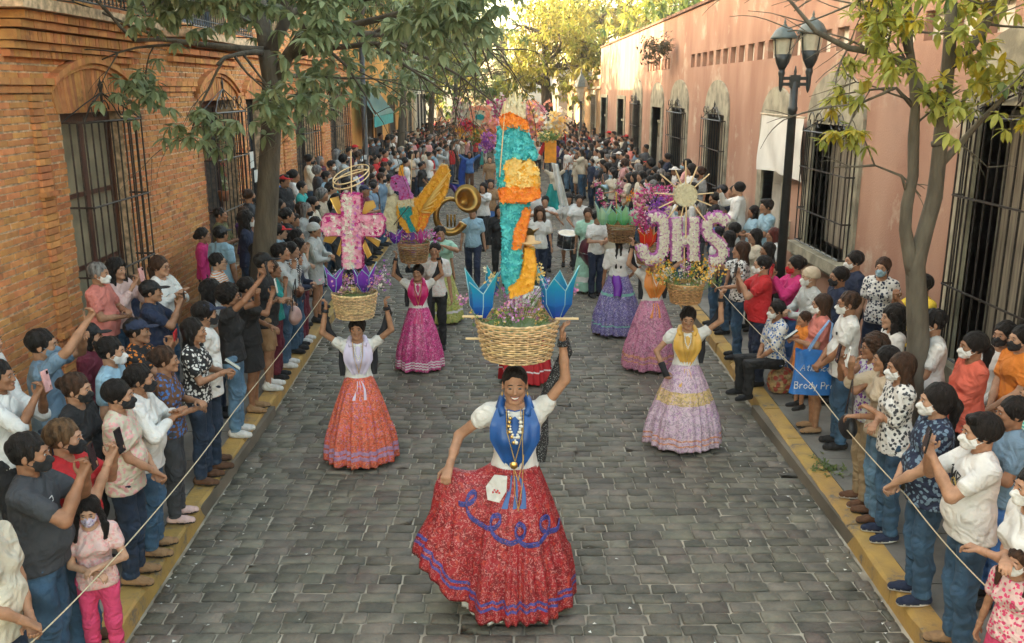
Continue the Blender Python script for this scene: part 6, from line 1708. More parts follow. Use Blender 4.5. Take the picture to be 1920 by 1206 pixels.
for poly in ([(620, 372), (634, 368), (645, 405), (640, 412)], [(676, 408), (686, 378), (700, 376), (705, 388)], [(607, 452), (612, 438), (643, 432), (622, 456)], [(684, 437), (714, 452), (710, 463), (688, 446)], [(637, 480), (632, 476), (643, 440), (648, 452)], [(684, 450), (697, 478), (690, 484), (681, 462)]):
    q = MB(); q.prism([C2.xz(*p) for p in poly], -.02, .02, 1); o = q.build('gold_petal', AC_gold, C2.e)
    q = MB(); q.tube([(C2.xz(*p)[0], -.022, C2.xz(*p)[1]) for p in poly], .004, 4, True); q.build('petal_edge', M_gold, o)
C2.stick('halo_pole', (659, 364), (658, 283), .006, M_cane)
cx, cz = C2.xz(658, 327); Rh = abs(C2.xz(692, 327)[0] - cx)
q = MB(); q.tube([(cx + Rh * math.cos(a * .262), Rh * .9 * math.sin(a * .262), cz + .05 * math.cos(a * .262) + Rh * .38 * math.sin(a * .262)) for a in range(24)], .006, 5, True)
q.tube([(cx + Rh * math.cos(a * .262), Rh * .9 * math.sin(a * .262), cz - .045 + .05 * math.cos(a * .262) + Rh * .38 * math.sin(a * .262)) for a in range(24)], .006, 5, True)
for a in (0, 3.14): q.tube([(cx + Rh * math.cos(a), 0, cz + .05 * math.cos(a)), (cx + Rh * math.cos(a), 0, cz - .045 + .05 * math.cos(a))], .006, 5)
q.build('halo', M_cane, C2.e, True); q = MB(); q.tube([(cx - Rh, 0, cz - .05), (cx + Rh, 0, cz + .05)], .005, 5); q.build('halo_spoke', M_cane, C2.e)
acetate(C2, 630, 545, 40, 48, AC_purple, 4); acetate(C2, 685, 545, 44, 56, AC_purple, 4, rot=.8)
C2.bouquet([(640, 530), (655, 520), (668, 532), (700, 520), (715, 510), (622, 525), (690, 530), (712, 530)], .05, ['pink', 'lilac', 'orchid', 'purple', 'white', 'pink'], 130, .013, .2); C2.bouquet([(645, 520), (662, 540)], .02, ['pale', 'cream'], 12, .015, .1)
# ---------------------------------------------------------------- magenta skirt with the winged bird
SK_ma = fabric_print('magenta printed satin', (.60, .03, .22), (.75, .35, .48), None, 34, 14, .4)
SK_wh = mat('white lace trim', (.75, .68, .68), .8, .05)
M_mag = mat('magenta silk scarf', (.55, .01, .13), .4, .1, 4)
e3, H3, s3, P3 = dancer('woman in a magenta skirt with white trim and magenta scarf, both arms raised', 788, 692, 1.43, SK_ma, M_mag, 'up2', 4, R=.36, bands=[(.84, .862, 1), (.885, .905, 1), (.93, .95, 1)], bandm=[SK_wh], seed=13, shawl=M_shawlp, sk=0, yaw=-12, lod=1)
Y3 = P3.y - .02
basket('brown wicker basket under the winged bird', Y3, 776, 747, 806, 456, 491, M_wick2, hi=False)
C3 = Carried('flower_bird', 'winged bird of yellow, purple and turquoise petals in a basket', 'flower bird', Y3, 776, 456, G_F)
C3.slab('head', [(733, 345), (736, 332), (746, 328), (758, 332), (764, 345), (768, 358), (776, 374), (750, 376), (750, 358), (738, 355)], .13, 'orchid', .018, front=lambda a, b, r: 'orchid' if r.random() < .8 else 'magenta')
C3.slab('crest', [(748, 329), (750, 312), (755, 310), (756, 330)], .05, 'yellow', .014)
C3.slab('body', [(748, 376), (778, 373), (786, 400), (782, 428), (766, 436), (752, 420), (745, 398)], .16, 'yellow', .02, front=lambda a, b, r: 'yellow')
C3.slab('breast_band', [(750, 388), (772, 386), (774, 400), (768, 405), (780, 430), (772, 434), (762, 410), (752, 402)], .18, 'deepteal', .017)
C3.slab('collar', [(746, 376), (776, 372), (778, 386), (750, 388)], .175, 'cream', .018)
C3.slab('pale_wing', [(728, 372), (740, 364), (747, 372), (746, 410), (742, 440), (728, 430), (721, 400)], .10, 'cream', .02)
C3.slab('raised_wing', [(778, 378), (800, 350), (828, 310), (838, 310), (843, 330), (838, 360), (824, 385), (806, 402), (788, 402)], .08, 'yellow', .028, side='pale')
for k in range(7):      # long feathers, one row over the next
    t = k / 6; a0, a1 = (790 + 6 * t, 396 - 2 * k), (800 + 40 * t * .9 + 8, 398 - 78 * t)
    A, B = C3.xz(*a0), C3.xz(*a1); q = MB(); q.tube([(A[0], -.055, A[1]), ((A[0] + B[0]) / 2, -.075, (A[1] + B[1]) / 2), (B[0], -.05, B[1])], [.008, .012, .005], 5); q.build('feather', PET['pale'], C3.e, True)
C3.slab('lower_wing', [(784, 400), (806, 400), (800, 420), (790, 436), (780, 430)], .10, 'orange', .02, front=lambda a, b, r: 'yellow' if r.random() < .6 else 'orange')
q = MB(); a_, b_ = C3.xz(734, 346), C3.xz(726, 352); q.tube([(a_[0], 0, a_[1]), (b_[0], 0, b_[1])], [.022, .003], 7); q.build('beak', PET['cream'], C3.e)
q = MB(); a_ = C3.xz(744, 343); q.lathe([(.002, -.008), (.014, 0), (.002, .008)], 8, (0, 0, 0)); q.build('bird_eye', M_iron, C3.e, loc=(a_[0], -.085, a_[1]), rot=(1.57, 0, 0))
C3.stick('rod', (768, 385), (740, 420), .006, M_iron, -.1); C3.stick('cane_rod', (765, 430), (771, 290), .006, M_cane, .12)
C3.bouquet([(735, 440), (750, 448), (768, 445), (785, 440), (800, 440), (812, 442)], .045, ['orchid', 'pink', 'magenta', 'purple', 'white'], 80, .016, .2); acetate(C3, 742, 455, 30, 30, AC_purple, 4); acetate(C3, 790, 455, 28, 30, AC_red if False else ac_mat('magenta film', (.55, .02, .30), (.70, .15, .45)), 5)
# ---------------------------------------------------------------- lilac skirt with the letters and sun
SK_li = fabric_print('lilac printed cotton', (.62, .44, .56), (.72, .60, .62), (.45, .25, .45), 50, 22)
SK_ye = fabric_print('yellow printed band', (.70, .50, .20), (.62, .42, .45), None, 40, 20)
SK_co = fabric_print('coral printed band', (.72, .28, .15), (.70, .50, .45), None, 50, 20)
M_yscarf = mat('golden yellow scarf', (.74, .42, .08), .5, .1, 4)
e5, H5, s5, P5 = dancer('woman in a lilac and yellow flowered skirt and golden scarf below the letters', 1278, 834, 1.50, SK_li, M_yscarf, 'up1', -6, R=.40, bands=[(.30, .46, 1), (.84, .88, 2), (.92, .94, 2)], bandm=[SK_ye, SK_co], seed=17, shawl=M_shawlp, sk=1, lod=0, pitch=8)
q = MB(); J = skeleton('up1'); w_ = J['wr', -1]; q.tube([tuple(w_ + (J['el', -1] - w_) * .4), tuple(w_), tuple(w_ - (J['el', -1] - w_) * .30)], [.042, .036, .040], 8); q.build('shawl_wrap', M_shawlp, e5, True)
Y5 = P5.y - .02
basket('tan wicker basket of yellow flowers under the letters', Y5, 1285, 1252, 1317, 532, 567, mat('tan wicker', (.55, .32, .13), .6, .2, 30, island=.18))
C5 = Carried('flower_letters', 'white and pink flower letters JHS topped by a cream sun with cane rays', 'flower letters', Y5, 1285, 532, G_F)
C5.stroke('letter_j', [(1218, 408), (1232, 405), (1243, 410), (1245, 430), (1244, 460), (1240, 478), (1226, 488), (1212, 484), (1204, 470), (1203, 460)], 19, .08, 'white', 'orchid')
C5.stroke('letter_h', [(1268, 408), (1268, 488)], 19, .08, 'white', 'orchid'); C5.stroke('letter_h', [(1300, 408), (1300, 488)], 19, .08, 'white', 'orchid'); C5.stroke('letter_h', [(1272, 449), (1296, 449)], 19, .08, 'white', 'orchid')
C5.stroke('letter_s', [(1363, 418), (1352, 408), (1338, 406), (1327, 414), (1323, 428), (1330, 442), (1344, 453), (1355, 466), (1355, 480), (1344, 489), (1330, 490)], 19, .08, 'white', 'orchid')
cx, cz = C5.xz(1285, 366); pts = [(1285 + 21 * math.cos(a * .45), 366 + 21 * math.sin(a * .45)) for a in range(14)]
C5.slab('sun_disc', pts, .07, 'cream', .014)
for a, r0, r1 in ((90, 22, 65), (68, 22, 58), (42, 22, 60), (112, 22, 52), (140, 22, 62), (176, 22, 58), (5, 22, 52), (205, 24, 56), (-22, 22, 52), (-52, 22, 62), (232, 24, 56), (258, 22, 45)):
    t = math.radians(a); C5.stick('sun_ray', (1285 + r0 * math.cos(t), 366 - r0 * math.sin(t)), (1285 + r1 * math.cos(t), 366 - r1 * math.sin(t)), .007, M_cane, -.02)
C5.stick('pole', (1285, 385), (1284, 445), .008, M_cane, -.05); C5.stick('brace', (1284, 452), (1284, 520), .008, M_cane, .03)
C5.bouquet([(1232, 495), (1245, 500), (1255, 510), (1300, 500), (1318, 495), (1335, 508), (1242, 515), (1320, 515)], .05, ['yellow', 'yellow', 'pale', 'green'], 130, .015, .2); C5.bouquet([(1280, 512), (1285, 500)], .025, ['orchid', 'lilac', 'white'], 24, .013, .1); C5.bouquet([(1240, 522), (1270, 525), (1300, 525), (1335, 522)], .04, ['green', 'green', 'pale', 'white'], 70, .013, .2)
# ---------------------------------------------------------------- further dancers
SK_pk = fabric_print('rose printed cotton', (.58, .20, .34), (.72, .45, .52), None, 44, 18); M_oscarf = mat('orange gauze scarf', (.80, .27, .05), .5, .1, 4)
e6, H6, s6, P6 = dancer('woman in a rose printed skirt with coral band and orange scarf behind the letters', 1218, 690, 1.58, SK_pk, M_oscarf, 'up2', 8, R=.38, bands=[(.78, .83, 1), (.87, .89, 1)], bandm=[SK_co], seed=21, shawl=M_shawlp, lod=1)
basket('wicker basket under the magenta flower mass', P6.y - .02, 1216, 1190, 1244, 462, 494, M_wick2, hi=False)
C6 = Carried('flower_mass', 'cloud of magenta and purple blossoms beside the letters', 'flower display', P6.y - .02, 1216, 462, G_F)
C6.bouquet([(1205, 370), (1220, 360), (1200, 395), (1245, 358), (1208, 420), (1200, 412), (1252, 372)], .055, ['magenta', 'magenta', 'pink'], 170, .020, .25); C6.bouquet([(1228, 385), (1235, 400), (1222, 410), (1240, 380)], .05, ['purple', 'orchid', 'purple'], 110, .020, .2)
acetate(C6, 1212, 462, 40, 42, AC_red, 5, edge=mat('gold edge', (.7, .4, .08), .4)); C6.bouquet([(1335, 376), (1345, 370)], .02, ['pink', 'magenta'], 12, .016, .05) if False else None
C6.stick('stem', (1226, 460), (1226, 380), .012, M_cane)
SK_pu = fabric_print('violet printed cotton', (.16, .13, .38), (.55, .50, .66), None, 46, 20); SK_gb = mat('mint ribbon trim', (.20, .50, .42), .6, .1)
e7, H7, s7, P7 = dancer('woman seen from behind with ribboned braids and a violet printed skirt', 1156, 626, 1.56, SK_pu, None, 'hip', 172, R=.39, bands=[(.30, .35, 1), (.82, .85, 1)], bandm=[SK_gb], seed=25, hair='braids', neckl=False, lod=1, sleeve=.8)
q = MB(); V = []
drape(e7, 'sash', [(.02, .10, 1.02), (.02, .17, .95), (.0, .22, .84), (.01, .27, .70)], mat('violet satin sash', (.16, .02, .36), .35, .1), .07, .03)
q = MB(); q.tube([(-.14, .02, 1.0), (0, .13, 1.0), (.14, .02, 1.0), (0, -.13, 1.0)], .03, 6, True); q.build('waist_sash', mat('violet satin sash', (.16, .02, .36)), e7, True)
basket('wicker basket with green tissue on the braided woman\'s head', P7.y + .02, 1164, 1137, 1191, 421, 453, M_wick2, hi=False)
C7 = Carried('tissue_bouquet', 'green tissue cups with dark pink and white orchids', 'flower display', P7.y + .02, 1164, 421, G_F)
acetate(C7, 1130, 421, 30, 44, AC_mint, 4); acetate(C7, 1146, 421, 34, 36, AC_green, 4, rot=.8); acetate(C7, 1168, 421, 34, 40, AC_green, 5); acetate(C7, 1184, 421, 26, 36, AC_mint, 4)
C7.bouquet([(1118, 345), (1124, 358), (1128, 370), (1136, 384), (1160, 345), (1163, 358), (1160, 372), (1150, 382)], .022, ['magenta', 'magenta', 'white', 'pink'], 110, .015, .1); C7.stick('cane_pole', (1157, 415), (1155, 360), .010, mat('yellow paper', (.75, .48, .08), .8)); C7.bouquet([(1180, 372), (1186, 362)], .02, ['yellow', 'orange'], 16, .016, .05)
SK_gr = fabric_print('lime printed cotton', (.45, .44, .10), (.62, .60, .30), (.25, .40, .10), 30, 14)
e4, H4, s4, P4_ = dancer('woman in a lime and yellow skirt behind the magenta dancer', 826, 604, 1.56, SK_gr, None, 'down', 20, top='mint', R=.38, bands=[(.78, .82, 1)], bandm=[SK_wh], seed=29, neckl=False, lod=1, hair='long', sleeve=.7)
SK_r2 = mat('plain red skirt', (.50, .015, .025), .6, .1, 5)
e8, H8, s8, P8 = dancer('woman in a plain red skirt with white bands hidden behind the leading woman', 985, 716, 1.50, SK_r2, None, 'down', 175, R=.34, bands=[(.80, .82, 1), (.86, .88, 1)], bandm=[SK_wh], seed=31, neckl=False, lod=1)
# ---------------------------------------------------------------- band and walkers in the roadway
GB = dict(group='band and walkers in the roadway')
def street(px, py, label, rz=0, h=1.64, **k): return put(px, py, rz, label, h=h, base=0, **{**GB, **k})
street(886, 398, 'man in a pale blue shirt and navy trousers walking beside the horn', top='lightblue', bot='navy', b=.5, walk=True, shoe='black')
street(906, 352, 'woman in a white blouse and black trousers under the blue flag', fem=True, hair='long', top='white', bot='black', walk=True, sleeve=1.5, pose='blow', rz=-20)
street(1012, 400, 'laughing woman in a white ruffled blouse right of the tower', fem=True, hair='wavy', hc='b', top='white', bot='navy', walk=True)
street(1022, 378, 'man in a white shirt playing a horn right of the tower', top='white', bot='navy', pose='blow', b=.4)
street(1008, 362, 'man behind the laughing woman in a white shirt', top='white', bot='black')
street(1066, 372, 'woman in a black hat and blue skirt with a snare drum', fem=True, hair='long', cap='beanie', capc='black', top='white', bot='blue', skirt=.5, pose='drum')
street(1086, 376, 'drummer in a white shirt with a black shoulder strap', top='white', bot='charcoal', pose='drum', hair='short')
e_, _, _ = street(1102, 402, 'woman in a pale mint dress walking by the drums', fem=True, hair='pony', hc='b', top='mint', bot='mint', walk=True, nolegs=True)
link('skirt', skirt_mesh(R=.26, n=12, seed=5, amp=.03, seg=60, bands=[(.7, .8, 1)]), [cloth('mint'), cloth('white')], e_)
street(1120, 408, 'bass drummer in a white shirt and navy trousers', top='white', bot='navy', pose='hold', b=.3, rz=30)
street(826, 438, 'horn player in a mint top with turquoise sash', top='mint', bot='darkdenim', pose='blow', rz=10, b=.3)
street(815, 470, 'woman in a pink scarf and white blouse behind the magenta dancer', fem=True, top='white/speckle:pink', bot='black', pose='down')
street(958, 372, 'man hidden behind the flower tower in dark clothes', top='black', bot='black')
street(937, 395, 'woman in black left of the flower tower', fem=True, top='black', bot='black', sleeve=2, hair='long')
e_, _, _ = street(880, 290, 'woman in a long royal blue cape edged in white', fem=True, hair='bob', top='blue', bot='brown', sleeve=1, pose='up2')
drape(e_, 'cape', [(-.18, -.05, 1.40), (-.26, -.02, 1.1), (-.30, .05, .7), (-.26, .1, .25)], mat('royal blue satin cape', (.015, .06, .32), .35), .13, .03)
street(899, 258, 'woman in a white blouse with arms raised beyond the blue cape', fem=True, top='white', pose='up2', bot='teal', skirt=.2)
street(870, 262, 'woman in white and green beyond the blue cape', fem=True, top='white', bot='green', skirt=.3, pose='up2')
street(920, 345, 'person in a brown top and blue skirt left of the tower', fem=True, top='tan', bot='blue', skirt=.3)
street(918, 300, 'person in a tan shirt by the tower', top='tan', bot='navy')
street(1040, 315, 'woman with light brown hair under the white drape', fem=True, top='cream', hair='long', hc='l', bot='teal', skirt=.2, pose='up2')
street(1046, 262, 'woman carrying the orange paper column', fem=True, top='red', sleeve=2, bot='navy', pose='up2')
street(1008, 270, 'man in a white shirt deep in the procession', top='white', bot='black')
street(1038, 250, 'man in white and navy deep in the procession', top='white', bot='navy')
street(1056, 238, 'woman in cream deep in the procession', fem=True, top='cream', bot='black')
street(866, 240, 'woman in white at the far left of the procession', fem=True, top='white', bot='white', skirt=.2)
street(902, 232, 'woman in white under the flower bear', fem=True, top='white', bot='white', skirt=.2, pose='up2')
street(925, 240, 'dancer with a purple paper plume', fem=True, top='white', bot='purple', skirt=.2)
street(985, 240, 'dancer under the coral flower figure', fem=True, top='coral', bot='coral', skirt=.2, pose='up2')
# far procession filling the roadway
V, Q, M_ = [], [], []; n = 0; y = 46; r_ = random.Random(77)
while y < 112:
    for x in np.arange(-2.4, 2.5, .62):
        if r_.random() < .40:
            a = r_.uniform(-.6, .6) + (math.pi if r_.random() < .3 else 0); s = r_.gauss(.97, .04); tc = 4 + r_.randrange(len(pal))
            for co, q, mi in SRC[r_.randrange(3)]:
                c, si = math.cos(a) * s, math.sin(a) * s; xx = x + r_.uniform(-.2, .2)
                V.append(np.stack([co[:, 0] * c - co[:, 1] * si + x, co[:, 0] * si + co[:, 1] * c + y, co[:, 2] * s], 1)); Q.append(q + n); n += len(co); M_.append(np.full(len(q), {0: 0, 1: tc - 1, 2: 1, 3: 2}[mi]))
    y += .95
o = link('far_procession', mesh_np('far_procession', np.concatenate(V), np.concatenate(Q), True, np.concatenate(M_)), [skin(0), cloth('white'), hairm('k')] + [cloth(c) for c in pal]); tag(o, 'crowded far end of the procession filling the roadway', 'crowd', kind='stuff')
# ---------------------------------------------------------------- instruments
def drum(name, label, loc, r, d, ax, shell, tilt=0):
    e = empty(name, loc, ax, label, 'drum'); e.rotation_euler = (tilt, 0, ax)
    m = MB(); m.lathe([(r, -d / 2), (r, d / 2)], 28); m.build('shell', shell, e, True)
    for s in (-1, 1): m = MB(); m.lathe([(r * .97, s * (d / 2 + .002)), (r * .97, s * (d / 2 + .006))], 28); m.build('drumhead', mat('drum skin', (.62, .55, .42), .6, .1), e, False)
    for s in (-1, 1): m = MB(); m.tube([((r + .008) * math.cos(a * .262), (r + .008) * math.sin(a * .262), s * d / 2) for a in range(24)], .011, 6, True); m.build('hoop', mat('chrome', (.6, .6, .6), .2, metal=1), e, True)
    rod = MB(); rod.tube([(r + .02, 0, -d / 2), (r + .02, 0, d / 2)], .005, 5); rod.box((r, -.012, -.025), (r + .028, .012, .025)); me = rod.mesh('tension_rod')
    for k in range(8): link('tension_rod', me, mat('chrome', (.6, .6, .6)), e, None, (0, 0, k * math.pi / 4))
    return e
pb = PZ(1064, 445, .85); drum('snare_drum', 'black snare drum hanging beside the woman in the blue skirt', (pb.x, pb.y, .80), .19, .28, .3, mat('black drum shell', (.015, .015, .018), .25), .2)
pb = PZ(1126, 475, .75); drum('bass_drum', 'maroon bass drum with white hoops seen on edge', (pb.x, pb.y, .78), .36, .36, .5, mat('maroon drum shell', (.10, .012, .03), .3), math.radians(90))
pb = PY(846, 400, P3.y + 3.2)
hn = empty('sousaphone', pb, .3, 'large brass horn looping round its player left of the pale blue shirt', 'horn')
m = MB(); m.tube([(.24 * math.cos(a * .2) , .08 * math.sin(a * .1), .28 * math.sin(a * .2) - .05) for a in range(2, 30)], [.03 + .0016 * k for k in range(28)], 12); m.build('tubing', M_brass, hn, True)
m = MB(); m.lathe([(.06, 0), (.08, .10), (.13, .20), (.24, .28), (.235, .275), (.12, .19), (.05, .02)], 28); m.build('bell', M_brass, hn, True, loc=(.16, -.05, .18), rot=(1.2, .5, 0))
for a, b, c_ in ((-.1, -.15, .0), (-.1, -.15, .06), (-.1, -.15, .12)): m = MB(); m.tube([(a + c_, b, -.2), (a + c_, b, .0)], .018, 8); m.build('valve', M_brass, hn, True)
pb = PY(1000, 432, P3.y + 3.6)
tp = empty('trombone', pb, -.4, 'brass slide horn played right of the flower tower', 'horn')
m = MB(); m.tube([(0, 0, 0), (0, -.6, -.1), (.06, -.6, -.1), (.06, .1, .02)], .010, 6); m.tube([(.06, .1, .02), (.06, -.25, .0)], [.01, .03], 8); m.build('slide', M_brass, tp, True); m = MB(); m.lathe([(.02, 0), (.04, .06), (.10, .12), (.095, .118)], 16); m.build('bell', M_brass, tp, True, loc=(.06, -.25, 0), rot=(1.57, 0, 0))
# ---------------------------------------------------------------- flags, drapes and far floats
def cloth_sheet(name, label, Y, poly_tl, poly_tr, poly_bl, poly_br, m, cat, wav=.05, thick=.01):
    P = [PY(*q, Y) for q in (poly_tl, poly_tr, poly_bl, poly_br)]; o = P[0].copy(); V = []; n = 14
    for j in range(n + 1):
        for i in range(n + 1):
            u, v = i / n, j / n; p = (P[0] * (1 - u) + P[1] * u) * (1 - v) + (P[2] * (1 - u) + P[3] * u) * v - o
            V.append((p.x, wav * math.sin(u * 9 + v * 3) * (.3 + v), p.z))
    Q = [(j * (n + 1) + i, (j + 1) * (n + 1) + i, (j + 1) * (n + 1) + i + 1, j * (n + 1) + i + 1) for j in range(n) for i in range(n)]
    N_ = len(V); V += [(x, y + thick, z) for x, y, z in V]; Q += [(a + N_, d + N_, c + N_, b + N_) for a, b, c, d in Q]
    o_ = link(name, mesh_np(name, V, Q), m, None, o); tag(o_, label, cat); return o_
YF = P3.y + 4.0
M_sat = mat('royal blue satin cape', (.015, .06, .32), .35)
cloth_sheet('flag', 'royal blue satin flag stretched right of the bird wing', YF, (842, 344), (892, 350), (860, 352), (896, 386), M_sat, 'flag'); cloth_sheet('drape', 'violet satin drape beside the blue flag', YF + .15, (838, 343), (858, 350), (858, 372), (880, 376), mat('violet satin', (.10, .04, .26), .35), 'drape')
YG = YF + 3
cloth_sheet('drape', 'white cloth wing edged in blue right of the tower', YG, (1034, 305), (1046, 308), (1050, 388), (1066, 386), cloth('white'), 'drape'); cloth_sheet('drape', 'dark teal cloth wing with white border right of the tower', YG - .1, (1030, 345), (1036, 345), (1016, 392), (1048, 392), cloth('teal'), 'drape'); cloth_sheet('drape', 'long blue ribbon beside the white cloth wing', YG + .1, (1044, 310), (1047, 310), (1056, 388), (1062, 386), M_sat, 'drape', .02)
Y9 = 25.0
C9 = Carried('paper_column', 'orange paper column with a leafy green top carried over the crowd', 'paper column', Y9, 1030, 305, G_F)
m = MB(); a_, b_ = C9.xz(1021, 305), C9.xz(1043, 264); m.box((a_[0], -.12, a_[1]), (b_[0], .12, b_[1])); m.build('column', mat('orange crepe', (.80, .30, .02), .8, .1, 8), C9.e)
C9.bouquet([(1020, 258), (1030, 256), (1040, 258)], .08, ['green', 'pale', 'green'], 60, .05, .3); C9.stick('arm_sleeve', (1012, 290), (1022, 268), .06, cloth('red'))
YB = 34.0
C10 = Carried('flower_bear', 'big peach flower bear face with a green nose above the far crowd', 'flower figure', YB, 900, 238, G_F)
pts = [(900 + 19 * math.cos(a * .393), 216 + 18 * math.sin(a * .393)) for a in range(16)]
C10.slab('face', pts, .5, 'coral', .06, side='cream', front=lambda a, b, r: 'coral' if abs(a) > .18 or b > .6 else 'cream', dens=1.0)
for px, py, R_ in ((885, 204, 5), (915, 204, 5)): C10.slab('ear', [(px + R_ * math.cos(a * .785), py + R_ * math.sin(a * .785)) for a in range(8)], .3, 'coral', .05)
C10.slab('nose', [(900 + 8 * math.cos(a * .628), 219 + 5 * math.sin(a * .628)) for a in range(10)], .62, 'deepteal', .04)
for px in (892, 907): x_, z_ = C10.xz(px, 209); m = MB(); m.lathe([(.002, -.03), (.05, 0), (.002, .03)], 10, (x_, 0, z_)); m.build('bear_eye', M_iron, C10.e, loc=(0, -.30, 0))
C10.bouquet([(877, 238)], .10, ['red', 'red', 'magenta'], 40, .09, .2); C10.bouquet([(872, 248), (884, 250), (866, 240)], .12, ['yellow', 'coral', 'white'], 40, .08, .2); C10.bouquet([(900, 250), (908, 256), (894, 258)], .18, ['pale', 'green', 'yellow'], 60, .08, .3); C10.bouquet([(925, 235), (932, 245), (926, 256)], .22, ['coral', 'coral', 'pink'], 90, .09, .4)
C11 = Carried('paper_plume', 'purple paper plume held up below the flower bear', 'plume', 31, 914, 285, G_F); C11.bouquet([(914, 258), (915, 268), (913, 275)], .09, ['purple', 'orchid'], 60, .06, .1)
C12 = Carried('flower_figure', 'coral and yellow flower figure right of the tower crown', 'flower figure', 38, 990, 235, G_F); C12.bouquet([(988, 205), (990, 218), (1000, 230), (985, 235), (996, 242)], .20, ['coral', 'pink', 'coral', 'pale'], 120, .10, .3); C12.bouquet([(972, 205), (976, 215)], .18, ['deepteal', 'green'], 40, .10, .2)
C13 = Carried('paper_spire', 'pale yellow pointed paper spires behind the tower crown', 'paper spire', 30, 962, 230, G_F)
for px, t_ in ((946, 190), (956, 176), (966, 172), (975, 180)): q = MB(); a_, b_ = C13.xz(px, 235), C13.xz(px, t_); q.tube([(a_[0], 0, a_[1]), ((a_[0] + b_[0]) / 2, 0, (a_[1] + b_[1]) / 2), (b_[0], 0, b_[1])], [.12, .13, .01], 7); q.build('spire', mat('pale yellow paper', (.75, .60, .28), .8), C13.e, True)

for px, py, YY, cs, lab in ((868, 205, 46, ['white', 'pink', 'cream'], 'tall white and pink flower float at the far left of the lane'), (930, 205, 44, ['magenta', 'pink', 'white'], 'magenta flower float left of the tower crown'), (1004, 212, 43, ['pink', 'coral', 'white'], 'pink rose float right of the tower crown'), (890, 185, 60, ['cream', 'white'], 'white feathery float far behind the flower bear'), (1040, 232, 36, ['cream', 'white', 'pale'], 'cream flower dome carried near the right crowd')):
    C_ = Carried('flower_float', lab, 'flower float', YY, px, py + 35, G_F); C_.stick('pole', (px, py + 45), (px, py), .03, M_cane); C_.bouquet([(px, py), (px - 6, py + 6), (px + 6, py + 5), (px, py + 12), (px + 2, py - 8)], .22, cs, 90, .11, .4)
# ================================================================ TREES
M_bark = mat('grey brown bark', (.12, .095, .065), .9, .3, 10, .8, 45, stretch=(1, 1, .25), col2=(.065, .05, .035)); M_bark2 = mat('mottled grey bark', (.16, .14, .105), .9, .35, 7, .7, 40, stretch=(1, 1, .3), col2=(.09, .075, .055))
LF_dark = leafmat('leaf grey green', (.15, .20, .09), (.33, .37, .19), .35); LF_lime = leafmat('leaf yellow green', (.26, .31, .06), (.52, .50, .10), .45); LF_gold = leafmat('leaf golden', (.24, .25, .05), (.40, .33, .07), .5); LF_mid = leafmat('leaf mid green', (.09, .15, .04), (.18, .22, .06), .4)
LF_yel = leafmat('leaf autumn yellow', (.55, .42, .03), (.42, .36, .04), .4)
def leaf(mb, p, d, n, L_, w_, r):
    """one folded pointed leaf: 6 triangles"""
    d = d.normalized(); s = d.cross(n); s.normalize(); n = s.cross(d); dr = n * -L_ * r.uniform(.05, .22)
    V = [p, p + d * L_ * .35 + s * w_ * .5 + n * w_ * .12, p + d * L_ * .35, p + d * L_ * .35 - s * w_ * .5 + n * w_ * .12, p + d * L_ * .72 + s * w_ * .38 + dr * .4 + n * w_ * .1, p + d * L_ * .72 + dr * .4, p + d * L_ * .72 - s * w_ * .38 + dr * .4 + n * w_ * .1, p + d * L_ + dr]
    mb.add(V, [(0, 2, 1), (0, 3, 2), (1, 2, 5, 4), (2, 3, 6, 5), (4, 5, 7), (5, 6, 7)])
def spray(mb, p, d, r, L_=.17, n=7, w_=.055):
    """palmate tuft of drooping leaflets"""
    d = Vector(d).normalized(); u = d.cross(Vector((.2, .3, 1))); u.normalize(); v = d.cross(u)
    for k in range(n):
        a = 2 * math.pi * k / n + r.uniform(-.25, .25); dd = d * r.uniform(.25, .6) + (u * math.cos(a) + v * math.sin(a)) + Vector((0, 0, -r.uniform(.1, .65)))
        leaf(mb, Vector(p), dd, Vector((r.uniform(-.3, .3), r.uniform(-.3, .3), 1)), L_ * r.uniform(.75, 1.15), w_ * r.uniform(.8, 1.15), r)
def branchy(mb, p, d, L_, rad, r, depth, tips, droop=.10, kids=3, spread=.75):
    pts = [Vector(p)]; d = Vector(d).normalized(); n = 5
    for i in range(n):
        d = (d + Vector((r.uniform(-.16, .16), r.uniform(-.16, .16), r.uniform(-.10, .12) - droop * (i / n)))).normalized(); pts.append(pts[-1] + d * L_ / n)
    mb.tube(pts, [rad * (1 - .6 * i / n) for i in range(n + 1)], 7 if rad > .03 else (5 if rad > .012 else 4))
    if depth == 0: tips += [(pts[3], d), (pts[-1], d)]; return
    if depth == 1: tips.append((pts[-2], d))
    for k in range(kids):
        i = r.randrange(2, n + 1); a = r.uniform(0, 6.28); u = d.cross(Vector((0, .3, 1))).normalized(); v = d.cross(u)
        nd = d * r.uniform(.6, 1) + (u * math.cos(a) + v * math.sin(a)) * spread * r.uniform(.6, 1.2)
        branchy(mb, pts[i], nd, L_ * r.uniform(.55, .78), rad * .45, r, depth - 1, tips, droop + .05, kids, spread)
